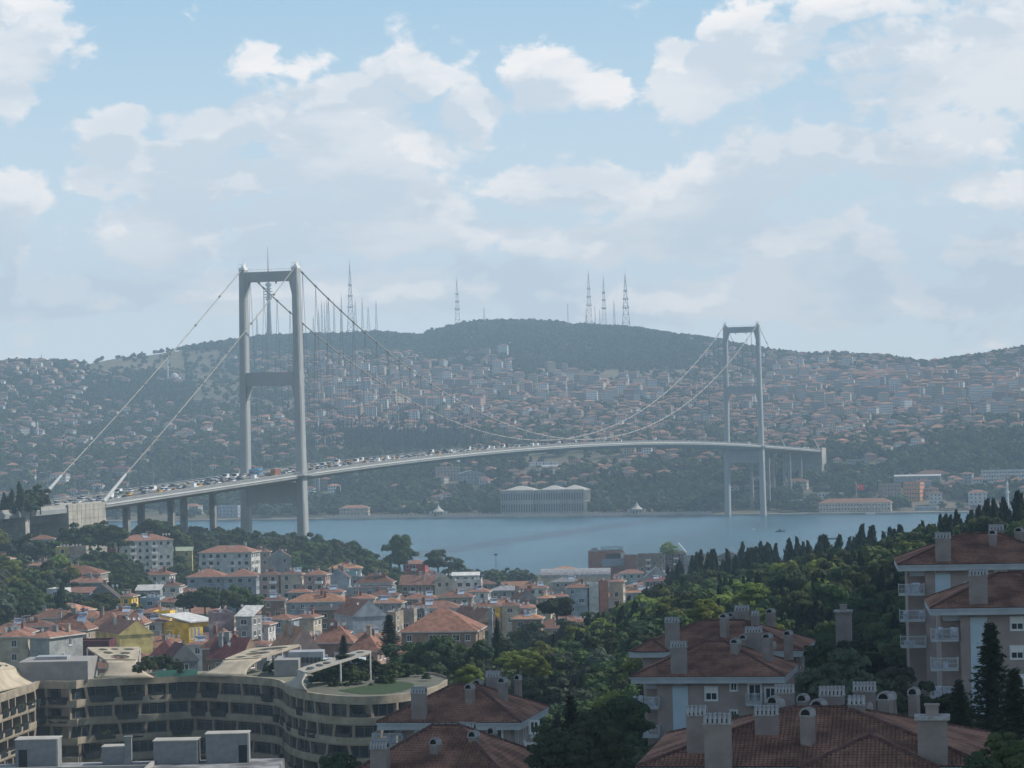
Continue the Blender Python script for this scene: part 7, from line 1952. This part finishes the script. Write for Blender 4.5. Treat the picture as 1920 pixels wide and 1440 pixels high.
# ------------------------------------------------------------------ far woods
FT = {}
def pick_col(x, y):
    if 585 < x < 905 and 795 < y < 852: return ('cypress', 'cypress')
    if 150 < x < 330 and 705 < y < 765: return ('round', 'dark')
    r_ = nr.rand()
    return ('round', 'dark') if r_ < .25 else ('round', 'mid') if r_ < .72 else ('round', 'olive') if r_ < .95 else ('cypress', 'cypress')
def tden(x, y, q_):
    if bare(x, y): return .10
    h = hd(x, y)
    if 585 < x < 905 and 795 < y < 852: return 1
    if q_ > .86: return 1.0 if x > 280 else .45
    return 1.0 - .055 * h
occ2 = {}
cntf = 0
N2 = 60000
q2 = nr.rand(N2) ** .85; u2 = nr.uniform(-.19, .19, N2); Dt2 = np.interp(u2, _su, SKD); Ds2 = 2552 / (1 + .31 * u2); Dd2 = Ds2 + 7 + (Dt2 + 60 - Ds2) * q2
X2 = u2 * Dd2; Z2 = far_z(X2, Dd2); V2 = np.stack([X2, Dd2, Z2 - CAMZ], 1) @ inv.T; PX2 = 960 + F * V2[:, 0] / -V2[:, 2]; PY2 = 720 - F * V2[:, 1] / -V2[:, 2]
def freet(x, y, r_):
    k = (int(x // 12), int(y // 12))
    for a in (-1, 0, 1):
        for b in (-1, 0, 1):
            for (xx, yy, rr) in occ2.get((k[0] + a, k[1] + b), ()):
                if (xx - x) ** 2 + (yy - y) ** 2 < (r_ + rr) ** 2: return False
    occ2.setdefault(k, []).append((x, y, r_)); return True
clr = [(o.location.x, o.location.y) for o in COL.objects if o.parent is None and o.location.y > 2200 and o.get('category') in ('building', 'palace', 'kiosk', 'billboard', 'mosque')]
nfar = 0; farL = []
for i in range(N2):
    qq = (Dd2[i] - Ds2[i]) / (Dt2[i] - Ds2[i])
    if nr.rand() > tden(PX2[i], PY2[i] - 4, qq): continue
    h = nr.uniform(7, 13) if qq < .3 else nr.uniform(6, 10)
    kc = pick_col(PX2[i], PY2[i])
    if qq > .93 and 800 < PX2[i] < 1060: h *= 1.5
    r_ = h * (.30 if kc[0] == 'round' else .18)
    if not free(X2[i], Dd2[i], r_ * .55, False) or not freet(X2[i], Dd2[i], r_ * .8): continue
    if any(abs(X2[i] - a) < 28 and -34 < Dd2[i] - b < 14 for a, b in clr): continue
    if any(abs((Vector((X2[i], Dd2[i], 0)) - B(t, 0, 0)).length) < 26 for t in (1074, 1090)): continue
    v_ = Vector((X2[i], Dd2[i], 0)) - BO; t_, s_ = v_.dot(BA), v_.dot(BP)
    if abs(s_) < 17 and 1060 < t_ < 1400 and Z2[i] + h > deckz(t_) - 4: continue
    farL.append((X2[i], Dd2[i], Z2[i] - .8, h, kc))
far_by = {}
for p in farL: far_by.setdefault(p[4], []).append(p[:4])
for kc, L in far_by.items():
    A = np.array(L); w_ = 1.35 if kc[0] == 'round' else 2.1
    s = np.stack([A[:, 3] * w_, A[:, 3] * w_, A[:, 3]], 1)
    scatter('far_woods' if kc[0] == 'round' else 'far_cypress_woods', A[:, :3], s, nr.uniform(0, 6.28, len(A)), crowns(kc[0], kc[1], 2))
print('far trees', len(farL))
# ------------------------------------------------------------------ roads seen as pale lines on the hillside
def hill_road(pts_, w_, name='hillside_road'):
    mb = MB(); c = []
    for x, y in pts_:
        r_ = ray(x, y); best = None
        for D in np.arange(2700, 5200, 10.0):
            p = P(x, y, D)
            if p.z <= float(far_z(p.x, p.y)) + 1.0: best = p; break
        if best is not None: c.append(best)
    L = []
    for a, b in zip(c[:-1], c[1:]):
        for k in range(6): L.append(a.lerp(b, k / 6))
    for p in L: p.z = float(far_z(p.x, p.y)) + 2.2
    for a, b in zip(L[:-1], L[1:]):
        t = (b - a); t.z = 0; t.normalize(); n_ = Vector((-t.y, t.x, 0)) * w_ / 2
        mb.hexa([a - n_ - Vector((0, 0, 3)), b - n_ - Vector((0, 0, 3)), b + n_ - Vector((0, 0, 3)), a + n_ - Vector((0, 0, 3)), a - n_, b - n_, b + n_, a + n_])
    structure(mb.build(name, mat('pale_road', (.30, .28, .25))))
hill_road([(360, 752), (400, 752), (450, 748), (520, 746), (560, 748)], 9)
# ------------------------------------------------------------------ labels
ORD = ['leftmost', 'second from left', 'third from left', 'fourth from left', 'fifth from left', 'sixth from left', 'seventh from left', 'eighth from left', 'ninth from left', 'tenth from left', 'eleventh from left', 'twelfth from left']
MARKS = [(278, 1050, 'the tall pale apartment block'), (420, 1055, 'the white terrace'), (415, 1125, 'the round tree clump'), (360, 1180, 'the yellow school'), (265, 1195, 'the olive gabled warehouse'), (192, 1118, 'the dark gabled house'),
         (590, 1095, 'the long pink and cream row'), (695, 1165, 'the large windowless grey house'), (705, 1108, 'the white house with hipped roof'), (820, 1200, 'the large mansion by the wood'), (750, 1040, 'the tall plane tree'), (1080, 1080, 'the curved roof shed'), (1137, 1055, 'the hotel'), (1112, 1115, 'the blank white narrow house'), (1455, 1045, 'the cream steep roofed house'), (225, 1240, 'the left rooftop shell'), (480, 1235, 'the middle rooftop shell'), (600, 1145, 'the long orange roof'), (930, 1145, 'the edge of the wood'), (1340, 1050, 'the dark waterfront houses'), (60, 1230, 'the left edge houses'), (435, 1185, 'the purple block')]
TMARKS = [(1210, 1180, 'the farther middle apartment'), (1330, 1290, 'the nearer middle apartment'), (1440, 1150, 'the middle chimneys'), (1580, 1150, 'the lone flat topped chimney'), (1770, 1080, 'the upper right apartment'), (1720, 1250, 'the lower right apartment'), (880, 1300, 'the left apartment roof'), (820, 1240, 'the mansion'), (972, 1235, 'the bright middle tree'),
          (1325, 1145, 'the light yellow green tree'), (1590, 1065, 'the golden green tree'), (1500, 1095, 'the broad dark tree'), (1112, 1115, 'the blank white narrow house'), (1045, 1135, 'the dark tree at the town edge'), (930, 1200, 'the tall chimney'), (1455, 1045, 'the cream steep roofed house'), (1300, 1050, 'the dark waterfront houses'), (750, 1040, 'the tall plane tree'), (575, 970, 'the near tower foot'), (400, 970, 'the bridge piers'), (195, 960, 'the anchor block'),
          (278, 1050, 'the tall pale apartment block'), (420, 1055, 'the white terrace'), (60, 1100, 'the left edge houses'), (415, 1125, 'the round tree clump'), (731, 1190, 'the pointed conifer'), (640, 1300, 'the round end of the curved block'), (1520, 1340, 'the nearest roof'), (1137, 1055, 'the hotel'), (1700, 1300, 'the olive trees'), (1405, 1110, 'the yellow green slope tree'), (1850, 990, 'the upper right chimneys'), (1650, 1010, 'the ridge dip')]
FMARKS = [(505, 800, 'the near tower legs'), (300, 830, 'the left backstay cable'), (100, 890, 'the approach road lamps'), (327, 690, 'the left hill mosque'), (650, 870, 'the deck just past the near tower'), (740, 830, 'the dark pine wood'), (820, 880, 'the blocky grey apartments'), (1020, 870, 'the billboard'), (1022, 930, 'the palace'), (1194, 955, 'the right sea kiosk'), (822, 955, 'the left sea kiosk'), (1200, 840, 'the deck past midspan'),
          (1395, 850, 'the far tower legs'), (1490, 900, 'the cream villa by the far tower'), (1550, 850, 'the bridge end wall'), (1600, 940, 'the barracks'), (1720, 900, 'the grey hall'), (1880, 890, 'the white gridded building'), (1700, 830, 'the toll canopy'), (400, 930, 'the side span piers'), (660, 955, 'the orange roofed shore villa')]
lab = {}; cnt_ = {}
for o, l, u, at in LAB: cnt_[l] = cnt_.get(l, 0) + 1
for o, l, u, at in LAB:
    g_ = o.get('group', ''); u = (u or cnt_[l] <= 9) and at is not None
    if u or 'far slope houses' in g_ or 'taxis' in g_ or 'vans' in g_ or l.startswith(('red ', 'blue ', 'green ')): lab.setdefault(l, []).append((o, at))
sub = {}
for l, L in lab.items():
    if len(L) < 2: sub.setdefault(l, []).append(L[0]); continue
    for o, at in L:
        g_ = o.get('group', '')
        MK = MARKS if g_.endswith('town houses') or g_.startswith('smaller') else TMARKS if o['category'] == 'tree' else FMARKS if 'far slope' in g_ else None
        if MK:
            m_ = min(MK, key=lambda k: math.hypot(k[0] - at[0], (k[1] - at[1]) * 1.6)); dx, dy = at[0] - m_[0], at[1] - m_[1]
            rel = ('below' if dy > 0 else 'above') if abs(dy) * 1.6 > abs(dx) else ('right of' if dx > 0 else 'left of')
            t = f'{l} {rel} {m_[2]}'
            if o['category'] == 'tree': t = ' '.join(l.split()[:3]) + f' {rel} {m_[2]}'
            if 'far slope' in g_: t = l.replace(' on the far slope', '') + f' {rel} {m_[2]}'
        else: t = l
        sub.setdefault(t, []).append((o, at))
for t, S in sub.items():
    S.sort(key=lambda k: k[1][0])
    for i, (o, at) in enumerate(S):
        o['label'] = t if len(S) == 1 or len(S) > 9 else f'{t}, {ORD[i]}'
        if len(S) > 9 and 'storey' in t: o['group'] = t.replace(' house', ' houses', 1)
        if len(S) > 9 and o['category'] == 'tree': o['group'] = t.replace(' tree', ' trees', 1).replace(' cypress', ' cypresses', 1)
for o, *_ in LAB:
    ws = o['label'].split()
    if len(ws) > 16: o['label'] = o['label'].replace(' house with', ' house,').replace('the large ', 'the ')
    if len(o['label'].split()) > 16: o['label'] = ' '.join(o['label'].split()[:16])
print('objects', len(COL.objects), 'script', round(time.time() - T0, 1))
